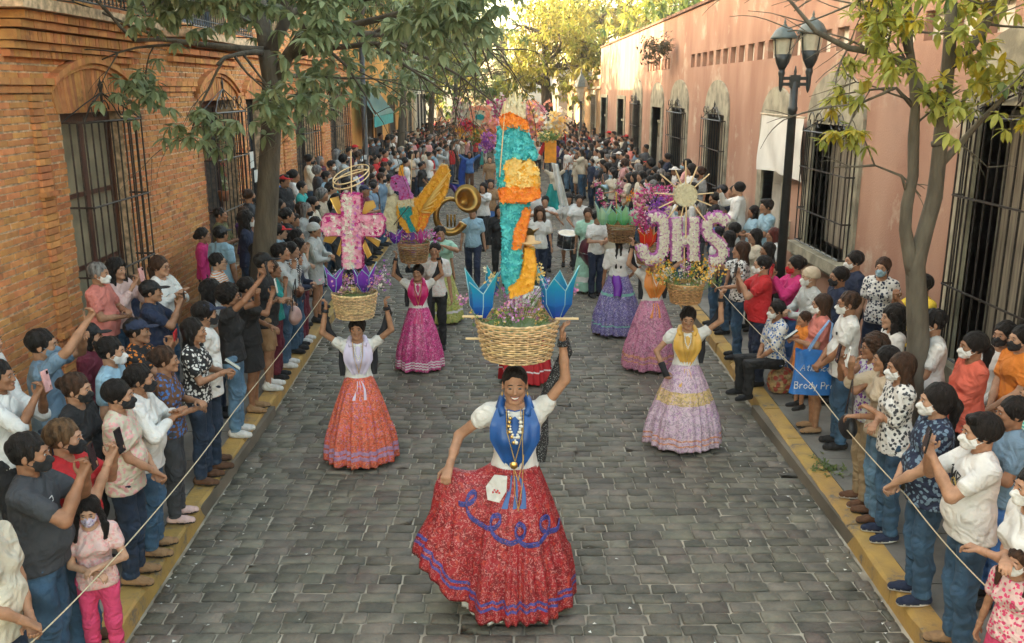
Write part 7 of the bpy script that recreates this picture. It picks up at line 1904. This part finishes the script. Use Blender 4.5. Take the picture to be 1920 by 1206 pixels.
def tree(name, label, base, trunk, limbs, leafm, bark, r, depth=3, L_=.17, nl=7, per=3, jit=.16, group=None, second=None, kids=3, w_=.055, keep=None):
    e = empty(name, base, 0, label, 'tree', group); b = Vector(base); m = MB(); tips = []
    for pts, rs in trunk: m.tube([Vector(p) - b for p in pts], rs, 14)
    m.build('trunk', bark, e, True); m = MB()
    for p, d, ln, rad, dp in limbs: branchy(m, Vector(p) - b, d, ln, rad, r, dp, tips, kids=kids)
    m.build('branches', bark, e, True); lm = MB(); l2 = MB()
    for p, d in tips:
        if keep and not keep(p + b): continue
        for q in range(per):
            pp = p + Vector((r.gauss(0, jit), r.gauss(0, jit), r.gauss(0, jit * .8))); t = l2 if (second and r.random() < .22) else lm
            spray(t, pp, d + Vector((r.uniform(-.6, .6), r.uniform(-.6, .6), r.uniform(-.4, .5))), r, L_, nl, w_)
    o = link('crown', lm.mesh('crown', False, False), leafm, e); o['kind'] = 'stuff'
    if second and l2.n: o = link('crown', l2.mesh('crown', False, False), second, e); o['kind'] = 'stuff'
    return e
# ---- large dark tree on the left kerb
r_ = random.Random(41)
TY = 11.6
def tp_(px, py, Y=TY): p = PY(px, py, Y); return (p.x, p.y, p.z)
b0 = tp_(488, 690); base = (b0[0], b0[1], .12)
T1 = [((base[0], base[1], .05), tp_(492, 520), tp_(500, 400), tp_(508, 250), tp_(510, 150), tp_(500, 95)), [.19, .155, .145, .125, .12, .11]]
f1 = tp_(505, 120)
T2 = [(tp_(508, 170), tp_(540, 105), (tp_(590, 60)[0], TY - .5, tp_(590, 60)[2]), (tp_(650, 0)[0], TY - .9, tp_(650, 0)[2])), [.09, .075, .06, .05]]
T3 = [(tp_(502, 110), (tp_(480, 40)[0], TY + .3, tp_(480, 40)[2]), (tp_(455, -60)[0], TY + .6, tp_(455, -60)[2])), [.10, .09, .07]]
T4 = [(tp_(506, 100), (tp_(530, 30)[0], TY + .2, tp_(530, 30)[2]), (tp_(545, -90)[0], TY - .2, tp_(545, -90)[2])), [.10, .08, .07]]
lim = []
def lm_(px, py, Y, dx, dy, dz, ln, rad, dp): lim.append(((PY(px, py, Y).x, Y, PY(px, py, Y).z), (dx, dy, dz), ln, rad, dp))
lm_(500, 95, TY, -1, -.35, .12, 1.5, .05, 3); lm_(480, 40, TY + .3, -1, -.9, .1, 1.5, .05, 3); lm_(455, -40, TY + .6, -.9, -.2, .3, 1.7, .05, 3); lm_(455, -60, TY + .6, -.3, .5, .6, 1.7, .05, 3)
lm_(540, 105, TY, 1, -.6, .05, 1.7, .05, 3); lm_(590, 60, TY - .5, 1, -.3, .05, 2.0, .05, 3); lm_(650, 0, TY - .9, 1, .2, .1, 2.0, .05, 3); lm_(650, 0, TY - .9, .8, -.8, .2, 1.8, .05, 3); lm_(590, 60, TY - .5, .7, .9, .1, 2.0, .05, 3)
lm_(530, 30, TY + .2, .5, 1, .3, 1.8, .05, 3); lm_(545, -90, TY - .2, .3, -.8, .4, 1.8, .05, 3); lm_(545, -90, TY - .2, .8, .4, .5, 1.8, .05, 3); lm_(545, -60, TY, -.5, -.8, .3, 1.6, .04, 3); lm_(508, 150, TY, .4, 1.0, .15, 1.5, .04, 2)
lm_(500, 100, TY, -.6, -1, -.02, 1.3, .04, 3)
tree('broadleaf_tree', 'large grey-green tree with a leaning trunk on the left kerb', base, [T1, T2, T3, T4], lim, LF_dark, M_bark, r_, 3, .175, 7, 5, .16, kids=3, w_=.068, keep=lambda q: q.z > (3.22 if q.x < -2.9 else 3.40 + max(0, q.x + 2.4) * .40) and q.x < -.15 and q.x > -.415 * q.y)
# ---- slender pale tree pair on the right pavement
r_ = random.Random(55); RY_ = 7.7
def rp(px, py, Y=RY_): p = PY(px, py, Y); return (p.x, p.y, p.z)
b1 = rp(1712, 760); base = (b1[0], b1[1], .12)
Ta = [((base[0], base[1], .05), rp(1722, 640), rp(1719, 560), rp(1716, 500), rp(1735, 430), rp(1752, 370), rp(1758, 320), rp(1765, 250), rp(1770, 190), rp(1778, 120), rp(1782, 60), rp(1786, -60)), [.100, .094, .090, .082, .068, .066, .060, .060, .054, .054, .048, .04]]
Tb = [(rp(1764, 270), rp(1762, 262)), [.076, .070]]
Tc = [(rp(1718, 535), rp(1708, 490), rp(1697, 430), rp(1700, 385), rp(1712, 330), rp(1713, 260), rp(1716, 200), rp(1712, 140), rp(1705, 90), rp(1700, -40)), [.068, .062, .052, .050, .044, .046, .038, .038, .032, .028]]
Td = [(rp(1765, 210), rp(1725, 165), rp(1700, 118), rp(1660, 102), rp(1590, 90, RY_ - .2), rp(1530, 60, RY_ - .3), rp(1480, 0, RY_ - .4)), [.055, .045, .038, .03, .024, .018, .012]]
Te = [(rp(1775, 130), rp(1820, 90), rp(1850, 45), rp(1878, -20)), [.045, .036, .032, .028]]
Tf = [(rp(1762, 310), rp(1800, 270), rp(1840, 225), rp(1915, 150, RY_ - .4)), [.035, .028, .022, .014]]
Tg = [(rp(1712, 200), rp(1680, 165), rp(1610, 195), rp(1560, 200)), [.022, .014, .010, .006]]
Th = [(rp(1700, 360), rp(1690, 330), rp(1640, 310), rp(1620, 260)), [.016, .012, .008, .005]]
Ti = [(rp(1705, 100), rp(1690, 40), rp(1640, -10), rp(1600, -30)), [.035, .03, .022, .016]]
lim = []
def l2_(px, py, dx, dy, dz, ln, rad, dp, Y=RY_): lim.append((rp(px, py, Y), (dx, dy, dz), ln, rad, dp))
for px, py, dx, dz, ln in ((1590, 90, -.3, -.5, .45), (1640, 100, -.6, .3, .5), (1540, 65, -.9, .1, .4), (1690, 40, -.5, .2, .7), (1700, 60, .3, .5, .6), (1640, -10, -.8, -.3, .7), (1660, 100, .1, .6, .5), (1700, 118, -.4, .5, .6), (1715, 190, -.7, .2, .5), (1680, 165, -.8, -.1, .5), (1560, 200, -.8, -.2, .4), (1610, 195, -.3, -.5, .35),
                       (1720, 230, .4, .4, .4), (1640, 310, -.8, -.1, .4), (1690, 330, .3, -.2, .3), (1850, 45, .6, -.1, .6), (1878, -20, .8, -.2, .7), (1820, 90, .2, .5, .5), (1840, 225, .7, .1, .5), (1900, 165, .6, -.3, .5), (1915, 150, .5, .3, .5), (1800, 270, .5, -.3, .35), (1790, 200, .4, .3, .4), (1786, -40, .3, .4, .9), (1786, -40, -.5, .5, .9), (1700, -40, -.3, .6, .9), (1480, 0, -.6, .2, .5), (1600, -30, -.6, -.2, .5)):
    l2_(px, py, dx, r_.uniform(-.7, .5), dz, ln, .012, 1)
for px, py, dx, dz, ln in ((1690, 40, -.6, -.3, .6), (1640, -10, -.3, -.6, .6), (1705, 60, .6, -.1, .5), (1660, 100, -.3, .2, .5), (1590, 90, .2, .4, .4)): l2_(px, py, dx, r_.uniform(-.8, .2), dz, ln, .010, 1)
tree('slender_tree', 'slender forked tree with sparse yellow-green leaves before the salmon wall', base, [Ta, Tb, Tc, Td, Te, Tf, Tg, Th, Ti], lim, LF_lime, M_bark2, r_, 1, .125, 7, 3, .075, second=LF_yel, kids=3, w_=.048, keep=lambda q: q.z > 3.28 and (q.x > 2.80 or q.z > 4.75))
r_ = random.Random(58)
tree('corner_tree', 'yellow-green branches hanging in at the upper right corner', (5.0 - .9, 6.0, .12), [([(4.1, 6.0, .1), (4.15, 6.0, 2.5), (4.2, 6.0, 5.2)], [.10, .09, .07])], [((4.2, 6.0, 4.6), (-.2, -.3, .5), 1.1, .04, 2), ((4.2, 6.0, 4.4), (.3, .5, .3), 1.1, .04, 2), ((4.18, 6.0, 4.1), (-.3, .9, .25), 1.0, .03, 2), ((4.2, 6., 5.0), (-.6, .5, .3), 1.2, .03, 2)], LF_lime, M_bark2, r_, 2, .13, 6, 2, .08, second=LF_mid, w_=.048)
# ---- the sunlit trees down the street
def far_tree(name, label, x, y, h, R, lean, leafm, r, dens=1.0, z0=.42, Lf=.34, second=None, group='trees at the far end of the street', trad=.3, per=2):
    top = Vector((x + lean, y, h)); tr = [([(x, y, 0), (x + lean * .3, y, h * .3), (x + lean * .7, y, h * .62)], [trad, trad * .75, trad * .5])]; lim = []
    n = int(13 * dens)
    for k in range(n):
        a = 2 * math.pi * k / n + r.uniform(-.3, .3); t = r.uniform(z0, .72); lim.append(((x + lean * t, y, h * t), (math.cos(a), math.sin(a), r.uniform(.1, 1.0)), R * r.uniform(.45, .75), trad * .28, 2))
    return tree(name, label, (x, y, 0), tr, lim, leafm, M_bark, r, 2, Lf, 6, per, R * .10, group, second, 3, Lf * .36, keep=lambda q: not (-.030 < q.x / max(q.y, 1) < .006 and q.z > 3.7 + .005 * q.y))
r_ = random.Random(61)
g_ = PZ(1020, 258, 0)
far_tree('sunlit_tree', 'golden sunlit tree with a thick trunk at the far right kerb', PY(1032, 200, 52).x, 52, 9.2, 3.7, -.6, LF_gold, r_, 1.5, .40, .38, LF_lime, trad=.42, per=3)
far_tree('sunlit_tree', 'tall golden tree filling the sky above the street end', PY(1120, 120, 72).x, 72, 14, 4.8, .5, LF_gold, r_, 1.5, .45, .5, LF_mid, trad=.4, per=3)
far_tree('shade_tree', 'bushy green tree past the cream house on the left', PY(850, 180, 58).x, 58, 8.0, 4.2, .3, LF_mid, r_, 1.4, .38, .38, LF_gold, trad=.22, per=3)
far_tree('shade_tree', 'pale green tree behind the bushy one on the left', PY(822, 150, 72).x, 72, 12.5, 5.2, .4, LF_gold, r_, 1.4, .35, .5, LF_mid, trad=.3, per=3)
far_tree('shade_tree', 'low green tree at the far left corner of the street', PY(890, 190, 84).x, 84, 8.5, 4.0, .3, LF_mid, r_, 1.2, .35, .5, LF_gold, trad=.3, per=2)
far_tree('roof_tree', 'broad sunlit tree rising over the salmon parapet', 10.0, 44, 11.5, 6.0, -.3, LF_lime, r_, 1.5, .5, .40, LF_gold, trad=.3, per=3)
far_tree('roof_tree', 'dark green tree behind the salmon building wall', 11.5, 33, 9.6, 5.0, 0, LF_mid, r_, 1.3, .5, .36, trad=.3, per=3)
far_tree('street_tree', 'green street tree overhanging the ochre house', -3.9, 33, 8.6, 3.6, .6, LF_dark, r_, 1.4, .55, .24, LF_mid, trad=.16, per=3)
far_tree('street_tree', 'leafy street tree before the peach house', -3.8, 45, 9.2, 4.2, .6, LF_mid, r_, 1.3, .52, .30, LF_gold, trad=.18, per=3)
# narrow conifer at the vanishing point
e = empty('conifer', (PY(941, 150, 112).x, 112, 0), 0, 'narrow dark conifer at the vanishing point of the street', 'tree'); m = MB(); m.tube([(0, 0, 0), (0, 0, 10.5)], [.3, .05], 6); m.build('trunk', M_bark, e)
m = MB()
for k in range(420):
    z = 2 + 8.8 * r_.random(); R_ = (11 - z) * .24; a = r_.uniform(0, 6.3); spray(m, (R_ * math.cos(a) * r_.uniform(.3, 1), R_ * math.sin(a) * r_.uniform(.3, 1), z), (math.cos(a), math.sin(a), .2), r_, .55, 5, .14)
link('crown', m.mesh('crown', False, False), LF_mid, e)['kind'] = 'stuff'
# shrub growing out of the vent band
p = PXP(1264, 88, XR); e = empty('wall_shrub', (XR - .05, p.y, p.z - .1), 0, 'scrubby dark plant growing out of the vent band of the salmon wall', 'plant'); m = MB(); tips = []
for k in range(9): branchy(m, (0, 0, 0), (-.7, r_.uniform(-1.6, 1.6), r_.uniform(-.1, .5)), .6, .012, r_, 1, tips)
m.build('stems', M_bark, e); m = MB()
for q, d in tips:
    for _ in range(3): spray(m, q + Vector((r_.gauss(0, .08), r_.gauss(0, .1), r_.gauss(0, .08))), d, r_, .09, 6, .035)
link('foliage', m.mesh('foliage', False, False), leafmat('leaf dull brown green', (.06, .06, .03), (.11, .10, .05), .2), e)['kind'] = 'stuff'
# red flowers in a pot behind the second window grille
p = PXP(405, 318, XL); e = empty('potted_plant', (XL + .10, p.y, p.z - .55), 0, 'potted plant with bright red blooms behind the second window grille', 'plant'); m = MB(); m.lathe([(.07, 0), (.10, .16), (.105, .18)], 14); m.build('pot', mat('terracotta', (.35, .13, .06), .9), e, True)
m = MB(); s_ = MB(); f_ = MB()
for k in range(9): a = r_.uniform(-.18, .18); h_ = r_.uniform(.3, .75); s_.tube([(0, 0, .15), (.02, a, h_)], .005, 4); ruffle(f_, (.03, a, h_), (1, .2, .3), .055, r_, 6); spray(m, (.02, a * .6, h_ * .6), (.6, a, .4), r_, .10, 5, .04)
s_.build('stems', PET['green'], e); link('foliage', m.mesh('foliage', False, False), LF_dark, e); link('blooms', f_.mesh('blooms', False, False), PET['red'], e)
# weeds at the right kerb
p = PZ(1553, 878, .15); e = empty('weed_tuft', p, 0, 'small green weeds sprouting beside the yellow kerb on the right', 'plant'); m = MB()
for k in range(40): spray(m, (r_.gauss(0, .08), r_.gauss(0, .14), .01), (r_.uniform(-1, 1), r_.uniform(-1, 1), .8), r_, .05, 4, .018)
link('foliage', m.mesh('foliage', False, False), LF_mid, e)
# ================================================================ STREET FURNITURE
M_post = mat('dark green grey lamp paint', (.030, .036, .036), .45, .15, 10, .05, 50); M_dome = mat('grey green lamp dome', (.09, .11, .10), .5, .15, 10)
M_lglass = mat('yellowed lamp glass', (.50, .46, .34), .25, .1, 6); M_lblack = mat('sooty lamp bowl', (.03, .035, .035), .4, .2, 8)
p = PZ(1462, 640, .15); LY_ = 11.6; px_ = PY(1464, 500, LY_).x
e = empty('street_lamp', (px_, LY_, .14), 0, 'dark green street lamp with twin lanterns before the salmon wall', 'street lamp')
m = MB(); m.lathe([(.13, 0), (.13, .12), (.10, .16), (.10, .55), (.075, .62), (.062, .9)], 16); m.build('base', M_post, e, True)
zt = PY(1480, 155, LY_).z - .14
m = MB(); m.lathe([(.062, .9), (.052, zt - .35), (.060, zt - .34), (.060, zt - .30), (.050, zt - .29), (.048, zt), (.03, zt + .02), (.035, zt + .06), (.015, zt + .10), (.02, zt + .13), (.004, zt + .20)], 16); m.build('post', M_post, e, True)
m = MB()
for zz_ in (-.02, .05): m.box((-.19, -.02, zt - .02 + zz_), (.17, .02, zt + .02 + zz_))
m.box((-.06, -.035, zt - .06), (.06, .035, zt + .09)); m.build('cross_arm', M_post, e)
for k, s_ in enumerate((-1, 1)):
    off = Vector((s_ * .17, -.0 if s_ < 0 else .0, 0)); zb = zt - .04
    m = MB(); m.lathe([(.004, -.10), (.02, -.06), (.03, 0), (.035, .14), (.05, .20), (.04, .26)], 12); m.build('lamp_holder', M_post, e, True, loc=(off.x, off.y, zb), scale=((.88, .88, .75) if s_ < 0 else (.96, .96, .84)))
    m = MB(); m.lathe([(.045, .26), (.09, .36), (.125, .50)], 8); m.build('lamp_bowl', M_lblack, e, True, loc=(off.x, off.y, zb), scale=((.88, .88, .75) if s_ < 0 else (.96, .96, .84)))
    m = MB(); m.lathe([(.123, .50), (.152, .74)], 8); m.build('lamp_glass', M_lglass, e, False, loc=(off.x, off.y, zb), scale=((.88, .88, .75) if s_ < 0 else (.96, .96, .84)))
    m = MB()
    for q in range(4): a = q * math.pi / 2 + .4; m.tube([(.05 * math.cos(a), .05 * math.sin(a), .26), (.128 * math.cos(a), .128 * math.sin(a), .50), (.156 * math.cos(a), .156 * math.sin(a), .75)], .008, 4)
    m.build('lamp_rib', M_post, e, loc=(off.x, off.y, zb), scale=((.88, .88, .75) if s_ < 0 else (.96, .96, .84)))['kind'] = 'stuff'
    m = MB(); m.lathe([(.185, .74), (.185, .765), (.165, .80), (.13, .87), (.07, .925), (.03, .94), (.03, .96), (.012, .98), (.018, 1.0), (.003, 1.06)], 20); m.build('lamp_dome', M_dome, e, True, loc=(off.x, off.y, zb), scale=((.88, .88, .75) if s_ < 0 else (.96, .96, .84)))
pf = PXP(1067, 300, 3.6); e = empty('street_lamp', (3.75, 47, .1), 0, 'old single lantern street lamp far down on the right', 'street lamp')
zt = PY(1069, 132, 47).z; m = MB(); m.lathe([(.16, 0), (.10, .5), (.07, 1), (.06, zt - 1.6)], 10); m.build('post', M_post, e, True)
m = MB(); m.lathe([(.10, zt - 1.6), (.32, zt - .9)], 6); m.build('lamp_glass', M_lglass, e); m = MB(); m.lathe([(.40, zt - .9), (.28, zt - .6), (.06, zt - .3), (.01, zt)], 6); m.build('lamp_dome', M_dome, e)
e = empty('street_lamp', (PY(684, 250, 21).x, 21, .14), 0, 'black post rising through the leaves before the ochre house', 'street lamp'); m = MB(); m.lathe([(.11, 0), (.11, .5), (.07, .6), (.055, 4.6)], 12); m.build('post', M_iron, e, True)
m = MB(); m.tube([(0, 0, 4.4), (-.2, 0, 4.8), (.0, 0, 5.1)], .02, 6); m.lathe([(.06, 5.0), (.14, 5.35), (.18, 5.4), (.02, 5.7)], 8); m.build('lantern', M_iron, e); m = MB(); m.box((-.03, -.07, 2.0), (.03, -.058, 2.1)); m.build('sticker', mat('white sticker', (.7, .7, .68), .7), e)
# awning and tarp at the ochre house
e = empty('awning', (XL, LY(690), 0), 0, 'sheer pale blue and teal awning on the ochre house behind the black post', 'awning'); M_aw = ac_mat('sheer blue cloth', (.20, .50, .55), (.45, .58, .62)); a0, a1 = LY(666) - LY(690), LY(704) - LY(690)
m = MB(); zt, zb = PXP(690, 162, XL).z, PXP(690, 214, XL).z
for (u0, u1) in ((a0, (a0 + a1) / 2), ((a0 + a1) / 2, a1)): m.add([(.05, u0, zt), (.05, u1, zt), (.75, u1 + .2, zb), (.75, u0 - .1, zb), (.06, u0, zt + .01), (.06, u1, zt + .01), (.76, u1 + .2, zb + .01), (.76, u0 - .1, zb + .01)], [(0, 1, 2, 3), (4, 7, 6, 5), (0, 4, 5, 1), (3, 2, 6, 7)])
m.build('cloth', M_aw, e); m = MB(); m.box((.70, a0 - .1, zb - .35), (.72, a1 + .2, zb - .005)); m.build('valance', mat('teal cloth', (.02, .38, .40), .6), e)
# ================================================================ ROPES AND BAGS
M_rope = mat('pale twisted cord', (.62, .52, .34), .8, .1, 80)
def rope(name, label, pts):
    P = [PZ(*q) for q in pts]; o = P[0].copy(); Q_ = []
    for a, b in zip(P[:-1], P[1:]):
        for k in range(12): t = k / 12; Q_.append(a.lerp(b, t) - o + Vector((0, 0, -.03 * math.sin(math.pi * t))))
    Q_.append(P[-1] - o); m = MB(); m.tube(Q_, .0043, 6); tag(m.build(name, M_rope, None, True, loc=o), label, 'rope')
rope('rope', 'pale cord stretched along the left kerb in front of the spectators', [(-60, 1310, .95), (230, 1030, .98), (440, 770, 1.0), (612, 545, .98)])
rope('rope', 'pale cord stretched along the right kerb in front of the spectators', [(1335, 528, 1.0), (1520, 720, 1.0), (1700, 930, .96), (1885, 1135, .92)])
# blue shopping bag with white lettering
FONT = {'A': [[(0, 0), (.35, 1), (.7, 0)], [(.15, .4), (.55, .4)]], 't': [[(.25, 1), (.25, .1), (.45, 0)], [(0, .65), (.5, .65)]], 'l': [[(.1, 1), (.1, 0)]], 'i': [[(.1, .65), (.1, 0)], [(.1, .85), (.1, .92)]], 'c': [[(.5, .55), (.3, .65), (.05, .4), (.05, .2), (.3, 0), (.5, .1)]], 'o': [[(.28, .65), (.05, .45), (.05, .2), (.28, 0), (.5, .2), (.5, .45), (.28, .65)]],
        'B': [[(.05, 0), (.05, 1), (.45, .95), (.5, .75), (.4, .55), (.05, .52)], [(.4, .52), (.58, .3), (.45, .03), (.05, 0)]], 'r': [[(.05, .65), (.05, 0)], [(.05, .4), (.3, .65), (.42, .6)]], 'd': [[(.5, 1), (.5, 0)], [(.5, .5), (.25, .65), (.05, .4), (.05, .2), (.25, 0), (.5, .1)]], 'y': [[(.02, .65), (.25, .1)], [(.5, .65), (.15, -.35)]], 'P': [[(.05, 0), (.05, 1), (.45, 1), (.55, .75), (.45, .5), (.05, .5)]], 'm': [[(.05, .65), (.05, 0)], [(.05, .5), (.22, .65), (.33, .5), (.33, 0)], [(.33, .5), (.5, .65), (.62, .5), (.62, 0)]], 'e': [[(.05, .35), (.5, .35), (.4, .62), (.2, .62), (.05, .35), (.15, .02), (.45, .05)]], 'n': [[(.05, .65), (.05, 0)], [(.05, .5), (.25, .65), (.45, .5), (.45, 0)]], 'M': [[(0, 0), (.05, 1), (.35, .4), (.65, 1), (.7, 0)]], 'k': [[(.05, 1), (.05, 0)], [(.45, .65), (.05, .3), (.5, 0)]]}
def writing(parent, text, m, size, th, x0, z0, y, rot=0, slant=0):
    q = MB(); x = x0
    for ch in text:
        if ch == ' ': x += size * .4; continue
        for st in FONT[ch]: q.tube([(x + (a + b * slant) * size, y, z0 + b * size) for a, b in st], th, 4)
        x += size * (max(a for st in FONT[ch] for a, b in st) + .16)
    return q.build('lettering', m, parent)
pb = [o for o in C.objects if o.get('label') == 'woman in a salmon dress carrying a blue shopping bag'][0].location; e = empty('shopping_bag', (pb.x - .13, pb.y - .27, .66), math.radians(-6), 'big blue shopping bag with white lettering hanging from the salmon dress', 'bag')
M_bag = mat('glossy blue woven bag', (.03, .17, .50), .35, .12, 8, .2, 30); V, Q = [], []
for j in range(9):
    t = j / 8; wd = .225 - .03 * t + (-.02 * math.sin(t * 3))
    for i in range(24): a = 2 * math.pi * i / 24; V.append((wd * math.copysign(abs(math.cos(a)) ** .5, math.cos(a)), .06 * (1 - .5 * t) * math.copysign(abs(math.sin(a)) ** .7, math.sin(a)) + .008 * math.sin(i * 2 + t * 5), .46 * t + .02 * math.sin(i * .8) * t))
for j in range(8):
    for i in range(24): Q.append((j * 24 + i, j * 24 + (i + 1) % 24, (j + 1) * 24 + (i + 1) % 24, (j + 1) * 24 + i))
link('bag_body', mesh_np('bag_body', V, Q), M_bag, e)
for s_ in (-1, 1): m = MB(); m.tube([(-.06, s_ * .03, .46), (.02, s_ * .02, .62), (.12, 0, .78), (.16, .03, .74), (.14, s_ * .02, .46)], .010, 4); m.build('strap', mat('pale blue strap', (.20, .35, .60), .6), e)
M_wl = mat('white print', (.75, .75, .74), .6); writing(e, 'Atletico', M_wl, .064, .0036, -.14, .26, -.064, slant=.2); writing(e, 'Brody Pro', M_wl, .072, .0048, -.19, .07, -.068)
p = PZ(1458, 735, .15); e = empty('woven_bag', (p.x + .03, p.y, .15), 0, 'crumpled tan patterned bag on the pavement beside the seated woman', 'bag'); F_ = Field((-.22, -.2, -.02), (.22, .2, .42), .014); F_.ell((0, 0, .14), (.15, .12, .17), .02); F_.noise(.012, (40, 40, 60), 3, ridge=True); F_.plane((0, 0, 1), .002); V, Q = F_.surf(); link('bag_body', mesh_np('bag_body', V, Q), mat('tan patterned plastic', (.42, .28, .13), .5, .3, 20, .2, 40, pat='floral', pc=(.35, .06, .04), ps=14), e)
m = MB(); m.tube([(-.08, 0, .28), (-.05, 0, .36), (.05, 0, .36), (.08, 0, .28)], .008, 5); m.build('handle', M_rope, e)
for (px, py, z, lab, c_, s_) in ((553, 592, 1.0, 'dusty pink shoulder bag on the hip of the man with folded arms', (.45, .28, .25), 1.0), (560, 545, 1.05, 'small brown leather bag worn over the pale hooded top', (.12, .04, .02), .8), (1590, 800, .95, 'black waist bag hanging from the glasses wearing woman', (.012, .012, .014), .9)):
    p = PZ(px, py, z); e = empty('shoulder_bag', p, 0, lab, 'bag', None, s_); F_ = Field((-.14, -.2, -.2), (.14, .2, .2), .012); F_.ell((0, 0, 0), (.075, .13, .12), .02); F_.noise(.005, (30, 30, 30), 3); V, Q = F_.surf(); link('bag_body', mesh_np('bag_body', V, Q), mat('bag %s' % px, c_, .5, .1, 10, .2, 50), e)
    m = MB(); m.tube([(0, -.1, .08), (0, -.05, .3), (.02, .05, .45), (.0, .1, .08)], .007, 4); m.build('strap', mat('dark strap', (.03, .02, .02), .6), e)
# pale plastic chair at the brick wall and a doorway sandwich board
p = PZ(372, 620, .15); e = empty('folding_chair', (XL + .5, p.y + .2, .15), math.radians(80), 'tan folding chair leaning by the brick wall', 'chair'); m = MB()
for s_ in (-1, 1): m = MB(); m.tube([(s_ * .2, .1, 0), (s_ * .2, -.1, .85)], .015, 6); m.build('leg', mat('tan chair wood', (.38, .24, .12), .6), e); m = MB(); m.tube([(s_ * .18, -.2, 0), (s_ * .18, .15, .45)], .015, 6); m.build('leg', mat('tan chair wood', (.38, .24, .12), .6), e)
m = MB(); m.box((-.2, -.2, .43), (.2, .18, .45)); m.build('seat', mat('tan chair wood', (.38, .24, .12), .6), e); m = MB(); m.box((-.2, -.12, .66), (.2, -.10, .84)); m.build('backrest', mat('tan chair wood', (.38, .24, .12), .6), e)

# ================================================================ PRINTS ON SHIRTS, following the cloth
def decal(label, strokes, cx, cz, sc, th, m, name='print'):
    for o in bpy.data.objects:
        if o.name.startswith('person') and o.get('label') == label:
            sh = [c for c in o.children if c.name.startswith('shirt')][0]
            bv = BVHTree.FromPolygons([v.co.copy() for v in sh.data.vertices], [tuple(p.vertices) for p in sh.data.polygons]); q = MB()
            for st in strokes:
                P = []
                for (a, b), (c, d) in zip(st[:-1], st[1:]):
                    for k in range(4): t = k / 4; P.append((a + (c - a) * t, b + (d - b) * t))
                P.append(st[-1]); pts = []
                for a, b in P:
                    h = bv.ray_cast(Vector((cx + a * sc, -2, cz + b * sc)), Vector((0, 1, 0)))
                    if h[0]: pts.append(h[0] + Vector((0, -.002, 0)))
                if len(pts) > 1: q.tube(pts, th, 4)
            q.build(name, m, o)
M_ink = mat('black shirt ink', (.02, .02, .02), .8); M_inkw = mat('white shirt ink', (.6, .58, .55), .8); M_inky = mat('ochre shirt ink', (.55, .38, .10), .8)
LT = 'man in a white graphic tee and white mask aiming a camera, tattooed arm'
decal(LT, [[(-1, .9), (-.6, 1.1), (-.7, .4)], [(-.4, 1), (-.2, .4), (.1, 1), (.1, .4)], [(.3, 1.0), (.7, .9), (.4, .5), (.3, 1.0)], [(-.9, .2), (-.2, .3), (.5, 0), (-.3, -.1)], [(-.8, -.3), (-.5, -.9), (-.1, -.3), (.2, -.8), (.6, -.4)], [(.7, .4), (.9, -.3)]], .0, 1.20, .11, .005, M_ink)
decal(LT, [[(-.5, .1), (.1, .5), (.4, .1), (0, -.3), (-.5, .1)], [(-.7, 0), (-.9, -.4)]], .0, 1.21, .11, .006, M_inky)
decal('big man in a charcoal tee and black mask filming with a dark phone', [[(0, .8), (.4, .9), (.4, .5), (0, .4), (.4, .1)], [(-.1, -.4), (.4, -.4)], [(-.1, -.7), (.3, -.7)]], -.08, 1.26, .07, .003, M_inkw)
decal('grey haired man with glasses, white polo and white mask', [[(0, .5), (.4, .3), (.3, -.3), (0, -.4), (-.1, .2), (0, .5)]], -.09, 1.27, .03, .006, M_ink, 'badge')
decal('stout man in a white polo and white mask right of the tree trunk', [[(0, 0), (.8, -.3)]], -.09, 1.24, .04, .006, M_ink, 'badge')
decal('woman in a red tee and black mask with a brown ponytail holding up a phone', [[(-.8, .5), (-.3, .7), (0, .4), (.4, .7), (.8, .5)], [(-.6, .1), (.6, .1)]], 0, 1.27, .07, .0025, M_inkw)
# ================================================================ HAZE
hz = MB(); hz.box((-40, -6, -1.3), (40, 150, 19)); hm = bpy.data.materials.new('street haze'); hm.use_nodes = True; t_ = hm.node_tree; t_.nodes.remove(t_.nodes['Principled BSDF']); pv = t_.nodes.new('ShaderNodeVolumePrincipled'); pv.inputs['Color'].default_value = (1, .93, .82, 1); pv.inputs['Density'].default_value = .0009; pv.inputs['Anisotropy'].default_value = .3; t_.links.new(pv.outputs[0], t_.nodes['Material Output'].inputs['Volume'])
tag(hz.build('haze', hm), kind='stuff')
print('PEOPLE', NP[0], sum(len(m.polygons)*2 for m in bpy.data.meshes)/1e6, 'Mtris', len(bpy.data.objects))
